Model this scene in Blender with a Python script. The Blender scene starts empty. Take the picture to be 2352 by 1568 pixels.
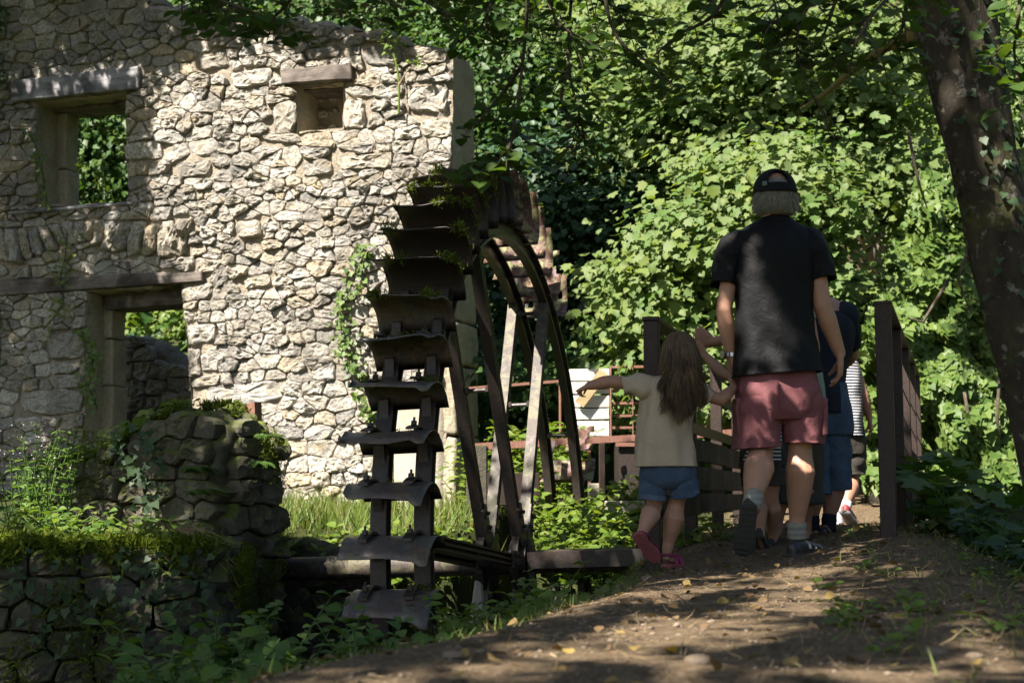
import bpy, bmesh, math, random
import numpy as np
from mathutils import Vector, Matrix, noise as mnoise
R = math.radians
rng = np.random.default_rng(7)
random.seed(7)
scene = bpy.context.scene
COL = scene.collection

# ------------------------------------------------------------------ camera
FPX, HOR = 3267.0, 1130.0           # focal length and horizon in a 2352 x 1568 frame
PITCH = math.atan((HOR - 784.0) / FPX)
cam = bpy.data.cameras.new('camera'); cam.sensor_width = 36.0
cam.lens = 36.0 * FPX / 2352.0
cam.clip_start = 0.05; cam.clip_end = 400.0
cam.dof.use_dof = True; cam.dof.focus_distance = 7.0; cam.dof.aperture_fstop = 4.5
camo = bpy.data.objects.new('camera', cam); COL.objects.link(camo)
camo.location = (0, 0, 0); camo.rotation_euler = (R(90) + PITCH, 0, 0)
scene.camera = camo

# ------------------------------------------------------------------ light
SUN = Vector((-0.461, -0.447, 0.766)).normalized()      # towards the sun
world = bpy.data.worlds.new('World'); scene.world = world; world.use_nodes = True
wn = world.node_tree.nodes; wl = world.node_tree.links
bg = wn['Background']
sky = wn.new('ShaderNodeTexSky'); sky.sky_type = 'NISHITA'; sky.sun_disc = False
sky.sun_elevation = math.asin(SUN.z)
sky.sun_rotation = math.atan2(SUN.x, SUN.y)
wl.new(sky.outputs[0], bg.inputs[0]); bg.inputs[1].default_value = 0.05
sl = bpy.data.lights.new('sun', 'SUN'); sl.energy = 5.0; sl.angle = R(0.53); sl.color = (1.0, 0.955, 0.90)
so = bpy.data.objects.new('sun', sl); COL.objects.link(so)
so.rotation_euler = SUN.to_track_quat('Z', 'Y').to_euler()
vs = scene.view_settings
vs.view_transform = 'Standard'; vs.look = 'None'; vs.gamma = 1.0; vs.use_curve_mapping = False
vs.exposure = 1.85
vs.use_white_balance = True; vs.white_balance_temperature = 6900
scene.render.engine = 'CYCLES'
cy = scene.cycles
cy.use_denoising = True; cy.max_bounces = 6; cy.diffuse_bounces = 3; cy.glossy_bounces = 2
cy.transmission_bounces = 4; cy.transparent_max_bounces = 4; cy.caustics_reflective = False; cy.caustics_refractive = False

# ------------------------------------------------------------------ helpers
FWD = Vector((0, math.cos(PITCH), math.sin(PITCH))); UPV = Vector((0, -math.sin(PITCH), math.cos(PITCH)))
def ray(px, py):
    return Vector(((px - 1176.0) / FPX, 0, 0)) + UPV * ((784.0 - py) / FPX) + FWD
def at(px, py, Y):
    d = ray(px, py); return d * (Y / d.y)
def proj(p):
    p = Vector(p); w = p.dot(FWD)
    return (1176.0 + FPX * p.x / w, 784.0 - FPX * p.dot(UPV) / w)
def onz(px, py, z):
    d = ray(px, py); return d * (z / d.z)
def smooth01(t):
    t = min(1.0, max(0.0, t)); return t * t * (3 - 2 * t)
def ninterp(x, xs, ys):
    return float(np.interp(x, xs, ys))
def n3(p, s=1.0, o=0.0):
    return mnoise.noise(Vector((p[0] * s + o, p[1] * s + o * 1.3, p[2] * s - o)))

def link(o, parent=None):
    COL.objects.link(o)
    if parent is not None: o.parent = parent
    return o
def mk(name, verts, faces, mat, parent=None, smooth=False, rnd=None):
    me = bpy.data.meshes.new(name)
    me.from_pydata([tuple(v) for v in verts], [], faces)
    if mat is not None: me.materials.append(mat)
    if smooth:
        me.polygons.foreach_set('use_smooth', np.ones(len(me.polygons), dtype=bool))
    if rnd is not None:
        a = me.attributes.new('rnd', 'FLOAT', 'POINT')
        a.data.foreach_set('value', np.full(len(me.vertices), rnd, dtype=np.float32) if np.isscalar(rnd) else np.asarray(rnd, dtype=np.float32))
    me.update()
    return link(bpy.data.objects.new(name, me), parent)
def mk_np(name, V, F, mat, parent=None, smooth=False, rnd=None):
    """V (n,3), F (m,3) triangles, as one mesh"""
    V = np.asarray(V, dtype=np.float32); F = np.asarray(F, dtype=np.int32)
    me = bpy.data.meshes.new(name)
    me.vertices.add(len(V)); me.vertices.foreach_set('co', V.ravel())
    m = len(F); k = F.shape[1]
    me.loops.add(m * k); me.loops.foreach_set('vertex_index', F.ravel())
    me.polygons.add(m); me.polygons.foreach_set('loop_start', np.arange(0, m * k, k, dtype=np.int32))
    me.polygons.foreach_set('loop_total', np.full(m, k, dtype=np.int32))
    if smooth: me.polygons.foreach_set('use_smooth', np.ones(m, dtype=bool))
    me.materials.append(mat)
    if rnd is not None:
        a = me.attributes.new('rnd', 'FLOAT', 'POINT'); a.data.foreach_set('value', np.asarray(rnd, dtype=np.float32))
    me.update(calc_edges=True)
    return link(bpy.data.objects.new(name, me), parent)
def tag(o, label=None, cat=None, group=None, kind=None):
    if label: o['label'] = label
    if cat: o['category'] = cat
    if group: o['group'] = group
    if kind: o['kind'] = kind
    return o
def thing(name, label, cat, loc=(0, 0, 0), rot=(0, 0, 0), group=None):
    o = bpy.data.objects.new(name, None); COL.objects.link(o)
    o.empty_display_size = 0.1
    o.location = loc; o.rotation_euler = rot
    return tag(o, label, cat, group)

class MB:
    """collects geometry for one mesh"""
    def __init__(s): s.v = []; s.f = []
    def add(s, vs, fs):
        b = len(s.v); s.v += [tuple(v) for v in vs]; s.f += [tuple(i + b for i in f) for f in fs]
    def box(s, c, half, rot=None, jit=0.0):
        c = Vector(c); vs = []
        for x in (-1, 1):
            for y in (-1, 1):
                for z in (-1, 1):
                    p = Vector((x * half[0], y * half[1], z * half[2]))
                    if jit: p += Vector((random.uniform(-jit, jit), random.uniform(-jit, jit), random.uniform(-jit, jit)))
                    if rot is not None: p = rot @ p
                    vs.append(c + p)
        s.add(vs, [(0, 1, 3, 2), (4, 6, 7, 5), (0, 4, 5, 1), (2, 3, 7, 6), (0, 2, 6, 4), (1, 5, 7, 3)])
    def bar(s, a, b, w, h, up=(0, 0, 1), roll=0.0):
        """rectangular bar from a to b; w across, h along up"""
        a = Vector(a); b = Vector(b); d = (b - a).normalized(); u = Vector(up)
        x = d.cross(u)
        if x.length < 1e-4: x = d.cross(Vector((0, 1, 0)))
        x.normalize(); u = x.cross(d).normalized()
        vs = []
        for p in (a, b):
            for sx, sz in ((-1, -1), (1, -1), (1, 1), (-1, 1)):
                vs.append(p + x * (sx * w / 2) + u * (sz * h / 2))
        s.add(vs, [(0, 1, 2, 3), (7, 6, 5, 4), (0, 4, 5, 1), (1, 5, 6, 2), (2, 6, 7, 3), (3, 7, 4, 0)])
    def tube(s, pts, rad, n=8, cap=True, squash=None):
        pts = [Vector(p) for p in pts]; m = len(pts)
        rad = [rad] * m if np.isscalar(rad) else rad
        base = len(s.v); ref = None; rings = []
        for i in range(m):
            d = (pts[min(i + 1, m - 1)] - pts[max(i - 1, 0)])
            d = d.normalized() if d.length > 1e-9 else Vector((0, 0, 1))
            if ref is None:
                ref = Vector((0, 0, 1)) if abs(d.z) < 0.9 else Vector((1, 0, 0))
            x = (ref - d * ref.dot(d)); x = x.normalized() if x.length > 1e-6 else d.orthogonal().normalized()
            y = d.cross(x); ref = x
            r = rad[i]; rx, ry = (r, r) if np.isscalar(r) else r
            for k in range(n):
                a = 2 * math.pi * k / n
                s.v.append(tuple(pts[i] + x * (rx * math.cos(a)) + y * (ry * math.sin(a))))
        for i in range(m - 1):
            for k in range(n):
                a = base + i * n + k; b = base + i * n + (k + 1) % n
                s.f.append((a, b, b + n, a + n))
        if cap:
            s.f.append(tuple(base + k for k in range(n))[::-1]); s.f.append(tuple(base + (m - 1) * n + k for k in range(n)))
    def build(s, name, mat, parent=None, smooth=False, rnd=None):
        return mk(name, s.v, s.f, mat, parent, smooth, rnd)
def bevel(o, w=0.004, seg=1):
    m = o.modifiers.new('bevel', 'BEVEL'); m.width = w; m.segments = seg; m.limit_method = 'ANGLE'; m.angle_limit = R(40)
    return o
def copy_tree(o, parent=None):
    c = o.copy(); COL.objects.link(c)
    if parent is not None: c.parent = parent
    for ch in list(o.children): copy_tree(ch, c)
    return c
# ------------------------------------------------------------------ materials
class NT:
    def __init__(s, name):
        s.m = bpy.data.materials.new(name); s.m.use_nodes = True
        s.t = s.m.node_tree; s.n = s.t.nodes; s.b = s.n['Principled BSDF']; s.out = s.n['Material Output']
    def new(s, k, **kw):
        n = s.n.new(k)
        for a, v in kw.items(): setattr(n, a, v)
        return n
    def set(s, sock, v):
        if hasattr(v, 'is_output') or isinstance(v, bpy.types.NodeSocket): s.t.links.new(v, sock)
        else: sock.default_value = v
    def coord(s, kind='Object'):
        return s.new('ShaderNodeTexCoord').outputs[kind]
    def mapping(s, v, scale=(1, 1, 1), rot=(0, 0, 0)):
        n = s.new('ShaderNodeMapping'); s.set(n.inputs['Vector'], v); n.inputs['Scale'].default_value = scale; n.inputs['Rotation'].default_value = rot
        return n.outputs[0]
    def noise(s, v, scale=5.0, detail=4.0, rough=0.6, dist=0.0):
        n = s.new('ShaderNodeTexNoise'); s.set(n.inputs['Vector'], v)
        n.inputs['Scale'].default_value = scale; n.inputs['Detail'].default_value = detail; n.inputs['Roughness'].default_value = rough; n.inputs['Distortion'].default_value = dist
        return n.outputs['Fac']
    def voro(s, v, scale=5.0, feature='F1'):
        n = s.new('ShaderNodeTexVoronoi', feature=feature); s.set(n.inputs['Vector'], v); n.inputs['Scale'].default_value = scale
        return n
    def ramp(s, f, stops):
        n = s.new('ShaderNodeValToRGB'); s.set(n.inputs[0], f)
        e = n.color_ramp.elements
        while len(e) < len(stops): e.new(0.5)
        for el, (p, c) in zip(e, stops):
            el.position = p; el.color = (c, c, c, 1) if np.isscalar(c) else (*c[:3], 1)
        return n.outputs[0]
    def mix(s, f, a, b, mode='MIX'):
        n = s.new('ShaderNodeMix', data_type='RGBA', blend_type=mode)
        s.set(n.inputs[0], f)
        for k, v in ((6, a), (7, b)):
            s.set(n.inputs[k], v if not isinstance(v, tuple) else (*v[:3], 1))
        return n.outputs[2]
    def math(s, op, a, b=0.0):
        n = s.new('ShaderNodeMath', operation=op); s.set(n.inputs[0], a); s.set(n.inputs[1], b); return n.outputs[0]
    def attr(s, name='rnd'):
        return s.new('ShaderNodeAttribute', attribute_name=name).outputs['Fac']
    def bump(s, h, strength=0.4, dist=0.01):
        n = s.new('ShaderNodeBump'); s.set(n.inputs['Height'], h); n.inputs['Strength'].default_value = strength; n.inputs['Distance'].default_value = dist
        s.t.links.new(n.outputs[0], s.b.inputs['Normal']); return n
    def col(s, c): s.set(s.b.inputs['Base Color'], c if not isinstance(c, tuple) else (*c[:3], 1))
    def rough(s, r): s.set(s.b.inputs['Roughness'], r)
    def spec(s, v): s.b.inputs['Specular IOR Level'].default_value = v
    def nz(s):
        g = s.new('ShaderNodeNewGeometry'); x = s.new('ShaderNodeSeparateXYZ'); s.t.links.new(g.outputs['Normal'], x.inputs[0]); return x.outputs['Z']

def stone_mat(name, cols, lichen=(0.42, 0.29, 0.10), lich=0.3, moss=0.0, dark=0.5, bump=0.6, scale=1.0, stain=0.0):
    t = NT(name); c = t.coord(); r = t.attr()
    base = t.ramp(r, [(i / (len(cols) - 1), k) for i, k in enumerate(cols)])
    n1 = t.noise(c, 9 * scale, 6, 0.65); n2 = t.noise(c, 45 * scale, 5, 0.7); n3_ = t.noise(c, 3.2 * scale, 4, 0.6)
    base = t.mix(t.ramp(n1, [(0.35, 0.0), (0.7, 0.55)]), base, t.mix(1.0, base, (1.35, 1.3, 1.2), 'MULTIPLY'))
    base = t.mix(t.ramp(n2, [(0.40, dark), (0.56, 0.0)]), base, (0.085, 0.075, 0.062))
    if lich: base = t.mix(t.ramp(t.noise(c, 6.5 * scale, 5, 0.7, 0.4), [(0.56, 0.0), (0.70, lich)]), base, lichen)
    base = t.mix(t.ramp(n3_, [(0.50, 0.0), (0.70, 0.45)]), base, (0.13, 0.125, 0.12))
    base = t.mix(t.ramp(t.noise(c, 0.8 * scale, 5, 0.65), [(0.44, 0.0), (0.66, stain)]), base, (0.115, 0.108, 0.098))
    if moss:
        mz = t.math('MULTIPLY', t.ramp(t.nz(), [(0.1, 0.0), (0.6, 1.0)]), t.ramp(t.noise(c, 7, 4, 0.6), [(0.35, 0.0), (0.6, moss)]))
        base = t.mix(mz, base, (0.085, 0.11, 0.018))
    t.col(base); t.rough(0.92); t.spec(0.25)
    h = t.math('ADD', t.math('MULTIPLY', n1, 0.7), t.math('MULTIPLY', n2, 0.5))
    t.bump(h, bump, 0.02)
    return t.m
MAT = {}
MAT['stone'] = stone_mat('wall_stone', [(0.27, 0.248, 0.215), (0.42, 0.39, 0.345), (0.21, 0.203, 0.192), (0.43, 0.385, 0.315), (0.36, 0.345, 0.325), (0.48, 0.455, 0.41), (0.30, 0.285, 0.255), (0.40, 0.335, 0.24)], lich=0.45, dark=0.6, bump=1.0, stain=0.75)
MAT['quoin'] = stone_mat('quoin_stone', [(0.30, 0.265, 0.195), (0.37, 0.33, 0.25)], lich=0.35, dark=0.35, lichen=(0.36, 0.30, 0.13))
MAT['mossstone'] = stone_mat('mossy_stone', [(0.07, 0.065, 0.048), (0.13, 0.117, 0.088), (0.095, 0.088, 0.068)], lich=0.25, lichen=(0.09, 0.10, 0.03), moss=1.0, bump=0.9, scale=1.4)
MAT['darkstone'] = stone_mat('dark_stone', [(0.038, 0.036, 0.028), (0.07, 0.064, 0.05)], lich=0.3, lichen=(0.06, 0.07, 0.02), moss=1.0, bump=0.9)  # very dark mossy stone, low base tones

t = NT('lime_mortar'); c = t.coord()
n1 = t.noise(c, 14, 6, 0.7); n2 = t.noise(c, 70, 4, 0.7)
b = t.mix(n1, (0.28, 0.235, 0.175), (0.43, 0.375, 0.30)); b = t.mix(t.ramp(n2, [(0.35, 0.6), (0.5, 0.0)]), b, (0.10, 0.08, 0.06))
b = t.mix(t.ramp(t.noise(c, 2.0, 3, 0.6), [(0.45, 0.0), (0.7, 0.5)]), b, (0.17, 0.155, 0.135))
t.col(b); t.rough(0.95); t.spec(0.1); t.bump(t.math('ADD', n1, t.math('MULTIPLY', n2, 0.6)), 0.9, 0.03); MAT['mortar'] = t.m

t = NT('old_plaster'); c = t.coord()
b = t.mix(t.noise(c, 5, 6, 0.7), (0.30, 0.265, 0.21), (0.41, 0.37, 0.30)); b = t.mix(t.ramp(t.noise(c, 8, 6, 0.7, 1.0), [(0.52, 0.0), (0.62, 0.6)]), b, (0.30, 0.22, 0.12))
t.col(b); t.rough(0.9); t.bump(t.noise(c, 20, 6, 0.7), 0.5, 0.015); MAT['plaster'] = t.m

def wood_mat(name, c1, c2, c3, axis=0, knots=True):
    t = NT(name); c = t.coord()
    sc = [26, 26, 26]; sc[axis] = 1.6
    g = t.noise(t.mapping(c, tuple(sc)), 1.0, 6, 0.7, 0.5); p = t.noise(c, 3.5, 5, 0.6, 0.5)
    b = t.mix(t.ramp(g, [(0.3, 0.0), (0.7, 1.0)]), c1, c2)
    b = t.mix(t.ramp(p, [(0.42, 0.0), (0.62, 0.85)]), b, c3)
    t.col(b); t.rough(0.85); t.spec(0.2); t.bump(g, 0.7, 0.01)
    return t.m
MAT['oldwood'] = wood_mat('weathered_oak', (0.16, 0.155, 0.165), (0.42, 0.41, 0.43), (0.055, 0.052, 0.057))
MAT['brownwood'] = wood_mat('brown_oak', (0.080, 0.066, 0.058), (0.25, 0.215, 0.19), (0.035, 0.028, 0.024))
MAT['board'] = wood_mat('grey_board', (0.050, 0.043, 0.036), (0.085, 0.075, 0.062), (0.02, 0.018, 0.015))
MAT['paleboard'] = wood_mat('pale_board', (0.52, 0.50, 0.47), (0.70, 0.67, 0.63), (0.42, 0.38, 0.33))
MAT['tanboard'] = wood_mat('tan_board', (0.36, 0.28, 0.15), (0.46, 0.36, 0.20), (0.28, 0.20, 0.11))

def metal_mat(name, base, rust, lich=0.0, amt=0.5, rough=0.55):
    t = NT(name); c = t.coord()
    n1 = t.noise(c, 7, 6, 0.7); n2 = t.noise(c, 60, 5, 0.7); n3_ = t.noise(c, 11, 5, 0.7, 0.6)
    b = t.mix(t.ramp(n1, [(0.4, 0.0), (0.65, amt)]), base, rust)
    b = t.mix(t.ramp(n2, [(0.4, 0.5), (0.55, 0.0)]), b, tuple(x * 0.45 for x in base))
    if lich:
        b = t.mix(t.ramp(n3_, [(0.50, 0.0), (0.58, lich)]), b, (0.23, 0.23, 0.11)); b = t.mix(t.ramp(t.noise(c, 17, 4, 0.6), [(0.56, 0.0), (0.66, lich * 0.8)]), b, (0.30, 0.20, 0.22))
    t.col(b); t.rough(rough); t.b.inputs['Metallic'].default_value = 0.15; t.spec(0.35)
    t.bump(t.math('ADD', n1, n2), 0.35, 0.006); return t.m
MAT['iron'] = metal_mat('dark_iron', (0.040, 0.035, 0.033), (0.075, 0.047, 0.033), 0.0, 0.6, 0.42)
MAT['plateiron'] = metal_mat('skylit_rusty_plate', (0.095, 0.09, 0.09), (0.15, 0.09, 0.062), 0.25, 0.8, 0.38)  # base lightened to stand for sky light; rust and lichen are its own
MAT['ironlight'] = metal_mat('grey_lit_iron', (0.055, 0.048, 0.041), (0.085, 0.06, 0.044), 0.25, 0.6)  # lighter iron: the axle, and one spoke pair with sunlight put into its colour
MAT['rustiron'] = metal_mat('rusty_iron', (0.07, 0.045, 0.036), (0.20, 0.085, 0.055), 0.9, 0.8, 0.7)
MAT['brownsteel'] = metal_mat('brown_painted_steel', (0.036, 0.024, 0.020), (0.052, 0.033, 0.026), 0.0, 0.5, 0.5)
MAT['redsteel'] = metal_mat('red_brown_steel', (0.22, 0.105, 0.075), (0.26, 0.14, 0.10), 0.0, 0.6, 0.6)
MAT['wire'] = metal_mat('steel_wire', (0.30, 0.28, 0.25), (0.22, 0.17, 0.13), 0.0, 0.4, 0.4)

def leaf_mat(name, cols, trans=0.40, rough=0.48, spec=0.32):
    t = NT(name); r = t.attr()
    b = t.ramp(r, [(i / (len(cols) - 1), k) for i, k in enumerate(cols)])
    t.col(b); t.rough(rough); t.spec(spec)
    tr = t.new('ShaderNodeBsdfTranslucent'); tb = t.mix(1.0, b, (1.5, 1.5, 0.55), 'MULTIPLY'); t.t.links.new(tb, tr.inputs[0])
    mx = t.new('ShaderNodeMixShader'); mx.inputs[0].default_value = trans
    t.t.links.new(t.b.outputs[0], mx.inputs[1]); t.t.links.new(tr.outputs[0], mx.inputs[2]); t.t.links.new(mx.outputs[0], t.out.inputs[0])
    return t.m
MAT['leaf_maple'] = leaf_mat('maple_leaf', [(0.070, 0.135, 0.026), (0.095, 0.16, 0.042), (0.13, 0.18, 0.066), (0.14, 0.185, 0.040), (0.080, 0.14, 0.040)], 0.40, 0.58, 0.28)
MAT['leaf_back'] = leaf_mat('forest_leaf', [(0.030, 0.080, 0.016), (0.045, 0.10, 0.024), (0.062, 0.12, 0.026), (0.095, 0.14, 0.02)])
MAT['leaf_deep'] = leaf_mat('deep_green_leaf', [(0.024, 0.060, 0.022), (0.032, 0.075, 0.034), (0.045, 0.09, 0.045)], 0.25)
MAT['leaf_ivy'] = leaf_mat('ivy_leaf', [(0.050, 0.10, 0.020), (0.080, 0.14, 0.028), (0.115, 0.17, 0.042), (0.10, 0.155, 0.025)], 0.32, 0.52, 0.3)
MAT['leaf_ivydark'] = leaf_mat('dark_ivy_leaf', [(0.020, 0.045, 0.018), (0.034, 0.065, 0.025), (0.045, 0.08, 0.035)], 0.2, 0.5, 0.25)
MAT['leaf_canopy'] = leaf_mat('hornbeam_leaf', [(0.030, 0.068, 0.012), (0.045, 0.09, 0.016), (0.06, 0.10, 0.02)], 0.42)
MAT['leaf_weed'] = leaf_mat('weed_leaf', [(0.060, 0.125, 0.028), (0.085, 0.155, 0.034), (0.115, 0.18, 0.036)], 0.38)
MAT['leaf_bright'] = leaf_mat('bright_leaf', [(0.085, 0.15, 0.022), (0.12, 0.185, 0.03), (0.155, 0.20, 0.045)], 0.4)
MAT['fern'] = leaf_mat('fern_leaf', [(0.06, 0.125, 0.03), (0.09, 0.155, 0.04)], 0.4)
MAT['grass'] = leaf_mat('grass_blade', [(0.075, 0.14, 0.02), (0.10, 0.165, 0.03), (0.15, 0.18, 0.045), (0.21, 0.19, 0.08)], 0.35, 0.5)
MAT['drygrass'] = leaf_mat('dry_stem', [(0.20, 0.15, 0.08), (0.30, 0.23, 0.13)], 0.2, 0.6)
MAT['litter'] = leaf_mat('fallen_leaf', [(0.10, 0.06, 0.03), (0.17, 0.11, 0.055), (0.24, 0.17, 0.05), (0.13, 0.08, 0.045)], 0.1, 0.7, 0.2)
MAT['moss'] = leaf_mat('moss', [(0.045, 0.070, 0.008), (0.075, 0.105, 0.012), (0.11, 0.135, 0.02)], 0.3, 0.8, 0.1)
MAT['flower'] = leaf_mat('pale_flower', [(0.45, 0.38, 0.45), (0.6, 0.55, 0.6)], 0.2, 0.7, 0.2)

def bark_mat(name, c1, c2, c3, sc=1.0):
    t = NT(name); c = t.coord()
    n1 = t.noise(t.mapping(c, (9 * sc, 9 * sc, 3 * sc)), 1.0, 7, 0.7, 0.4); n2 = t.noise(c, 6 * sc, 5, 0.7)
    n4 = t.noise(c, 22 * sc, 4, 0.6)
    b = t.mix(t.ramp(n1, [(0.3, 0.0), (0.7, 1.0)]), c1, c2); b = t.mix(t.ramp(n4, [(0.58, 0.0), (0.66, 0.8)]), b, c3)
    b = t.mix(t.ramp(n2, [(0.52, 0.0), (0.7, 0.75)]), b, (0.075, 0.085, 0.02))
    t.col(b); t.rough(0.9); t.spec(0.2); t.bump(n1, 0.9, 0.03); return t.m
MAT['bark'] = bark_mat('dark_bark', (0.020, 0.016, 0.012), (0.062, 0.05, 0.038), (0.19, 0.178, 0.155))
MAT['palebark'] = bark_mat('pale_bark', (0.18, 0.15, 0.12), (0.36, 0.31, 0.25), (0.42, 0.38, 0.32))
MAT['twig'] = bark_mat('twig_bark', (0.04, 0.03, 0.022), (0.09, 0.07, 0.05), (0.13, 0.11, 0.09))
MAT['mossbranch'] = bark_mat('mossy_branch', (0.16, 0.14, 0.05), (0.25, 0.20, 0.08), (0.2, 0.2, 0.05))

t = NT('earth_ground'); c = t.coord()
n1 = t.noise(c, 1.1, 6, 0.65); n2 = t.noise(c, 16, 6, 0.75); n3_ = t.noise(c, 60, 5, 0.75)
b = t.mix(t.ramp(n2, [(0.3, 0.0), (0.75, 1.0)]), (0.080, 0.056, 0.033), (0.225, 0.160, 0.096))
b = t.mix(t.ramp(n3_, [(0.5, 0.0), (0.7, 0.7)]), b, (0.38, 0.29, 0.20)); b = t.mix(t.ramp(n3_, [(0.32, 0.7), (0.45, 0.0)]), b, (0.035, 0.026, 0.018))
b = t.mix(t.attr('green'), b, t.mix(n2, (0.028, 0.040, 0.012), (0.06, 0.068, 0.022)))
t.col(b); t.rough(0.95); t.spec(0.15); t.bump(t.math('ADD', n2, t.math('MULTIPLY', n3_, 0.7)), 1.0, 0.03); MAT['earth'] = t.m
MAT['pebble'] = stone_mat('path_pebble', [(0.12, 0.088, 0.06), (0.18, 0.13, 0.088), (0.25, 0.19, 0.135), (0.15, 0.10, 0.068)], lich=0, bump=0.3, scale=3)

def cloth_mat(name, col, var=0.25, rough=0.85, weave=0, stripes=None, fleck=None):
    t = NT(name); c = t.coord()
    n1 = t.noise(c, 5, 4, 0.6); n2 = t.noise(c, 240, 2, 0.6)
    b = t.mix(n1, tuple(x * (1 - var) for x in col), tuple(x * (1 + var) for x in col))
    if fleck: b = t.mix(t.ramp(t.noise(c, 8, 6, 0.7), [(0.45, 0.0), (0.7, 0.7)]), b, fleck)
    b = t.mix(t.ramp(n2, [(0.3, 0.35), (0.6, 0.0)]), b, tuple(x * 0.55 for x in col))
    if stripes:
        w = t.new('ShaderNodeTexWave', wave_type='BANDS', bands_direction='Z', wave_profile='SIN'); t.set(w.inputs['Vector'], c)
        w.inputs['Scale'].default_value = stripes[0]; w.inputs['Distortion'].default_value = 0.6; w.inputs['Detail'].default_value = 1.0; w.inputs['Detail Scale'].default_value = 0.4
        b = t.mix(t.ramp(w.outputs['Fac'], [(0.46, 0.0), (0.54, 1.0)]), b, stripes[1])
    t.col(b); t.rough(rough); t.spec(0.2)
    t.bump(t.math('ADD', t.noise(c, 17, 4, 0.6, 1.2), t.math('MULTIPLY', n2, 0.2)), 0.35, 0.016); return t.m
MAT['black_tee'] = cloth_mat('black_tshirt_cloth', (0.005, 0.0053, 0.006), 0.2, 0.65)
MAT['pink'] = cloth_mat('washed_pink_cotton', (0.215, 0.080, 0.088), 0.18, 0.9, fleck=(0.29, 0.13, 0.135))
MAT['pinkdark'] = cloth_mat('pink_seam', (0.20, 0.065, 0.072), 0.2, 0.9)
MAT['beige'] = cloth_mat('beige_cotton', (0.46, 0.365, 0.265), 0.12, 0.9)
MAT['denim'] = cloth_mat('blue_denim', (0.050, 0.078, 0.125), 0.3, 0.9, fleck=(0.10, 0.145, 0.20))
MAT['denimdark'] = cloth_mat('denim_hem', (0.085, 0.12, 0.17), 0.3, 0.9)
MAT['navy'] = cloth_mat('navy_cloth', (0.012, 0.016, 0.026), 0.25, 0.8)
MAT['olive'] = cloth_mat('olive_grey_cloth', (0.055, 0.055, 0.045), 0.2, 0.8)
MAT['palegreen'] = cloth_mat('pale_green_cloth', (0.25, 0.29, 0.24), 0.1, 0.9)
MAT['striped'] = cloth_mat('striped_jersey', (0.013, 0.018, 0.034), 0.15, 0.9, stripes=(16.0, (0.50, 0.50, 0.50)))
MAT['darkshorts'] = cloth_mat('dark_shorts', (0.05, 0.045, 0.038), 0.2, 0.9)
MAT['sock'] = cloth_mat('grey_sock', (0.23, 0.225, 0.20), 0.15, 0.95, stripes=(11.0, (0.28, 0.275, 0.22)))
MAT['whitesock'] = cloth_mat('white_sock', (0.6, 0.6, 0.62), 0.1, 0.95)
MAT['cap'] = cloth_mat('black_cap_cloth', (0.013, 0.013, 0.014), 0.2, 0.85)
def plain(name, col, rough=0.5, bump=0.0, bs=60, var=0.3):
    t = NT(name); c = t.coord(); n = t.noise(c, bs, 4, 0.6)
    t.col(t.mix(n, tuple(x * (1 - var) for x in col), tuple(x * (1 + var) for x in col))); t.rough(rough)
    if bump: t.bump(n, bump, 0.004)
    return t.m
MAT['shoe'] = plain('black_shoe_leather', (0.016, 0.016, 0.017), 0.35, 0.2)
MAT['shoegrey'] = plain('grey_shoe_panel', (0.24, 0.24, 0.23), 0.5, 0.2)
MAT['sole'] = plain('dark_rubber_sole', (0.035, 0.033, 0.030), 0.8, 0.5)
MAT['redsole'] = plain('red_rubber_sole', (0.26, 0.075, 0.075), 0.8, 0.3)
MAT['magenta'] = plain('magenta_strap', (0.19, 0.012, 0.055), 0.6, 0.2)
MAT['redshoe'] = plain('red_white_trainer', (0.36, 0.03, 0.04), 0.5, 0.2)
MAT['whiteshoe'] = plain('white_trainer', (0.6, 0.58, 0.57), 0.5, 0.2)
MAT['steel'] = plain('watch_steel', (0.45, 0.45, 0.46), 0.25); MAT['steel'].node_tree.nodes['Principled BSDF'].inputs['Metallic'].default_value = 0.9
MAT['teal'] = plain('teal_hair_tie', (0.02, 0.25, 0.2), 0.5)
MAT['logo'] = plain('cap_badge', (0.10, 0.16, 0.13), 0.6, 0, 400, 0.9)
def skin_mat(name, col):
    t = NT(name); c = t.coord(); n = t.noise(c, 13, 5, 0.65); n2 = t.noise(c, 90, 3, 0.6)
    b = t.mix(n, tuple(x * 0.80 for x in col), (col[0] * 1.12, col[1] * 1.02, col[2] * 0.98)); b = t.mix(t.ramp(n2, [(0.55, 0.0), (0.75, 0.25)]), b, (col[0] * 0.6, col[1] * 0.42, col[2] * 0.36))
    t.col(b); t.rough(0.52); t.spec(0.4); t.b.inputs['Subsurface Weight'].default_value = 0.08
    t.b.inputs['Subsurface Radius'].default_value = (0.02, 0.008, 0.005); t.bump(n2, 0.2, 0.003); return t.m
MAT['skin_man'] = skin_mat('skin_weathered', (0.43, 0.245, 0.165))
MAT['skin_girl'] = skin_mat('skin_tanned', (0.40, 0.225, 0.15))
MAT['skin_dark'] = skin_mat('skin_darker', (0.36, 0.20, 0.14))  # slightly darker even skin tone for the figures ahead
def hair_mat(name, c1, c2):
    t = NT(name); r = t.attr(); t.col(t.mix(r, c1, c2)); t.rough(0.45); t.spec(0.4); return t.m
MAT['greyhair'] = hair_mat('grey_hair', (0.17, 0.16, 0.13), (0.42, 0.40, 0.34))
MAT['brownhair'] = hair_mat('brown_hair', (0.030, 0.019, 0.011), (0.21, 0.13, 0.07))
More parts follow.
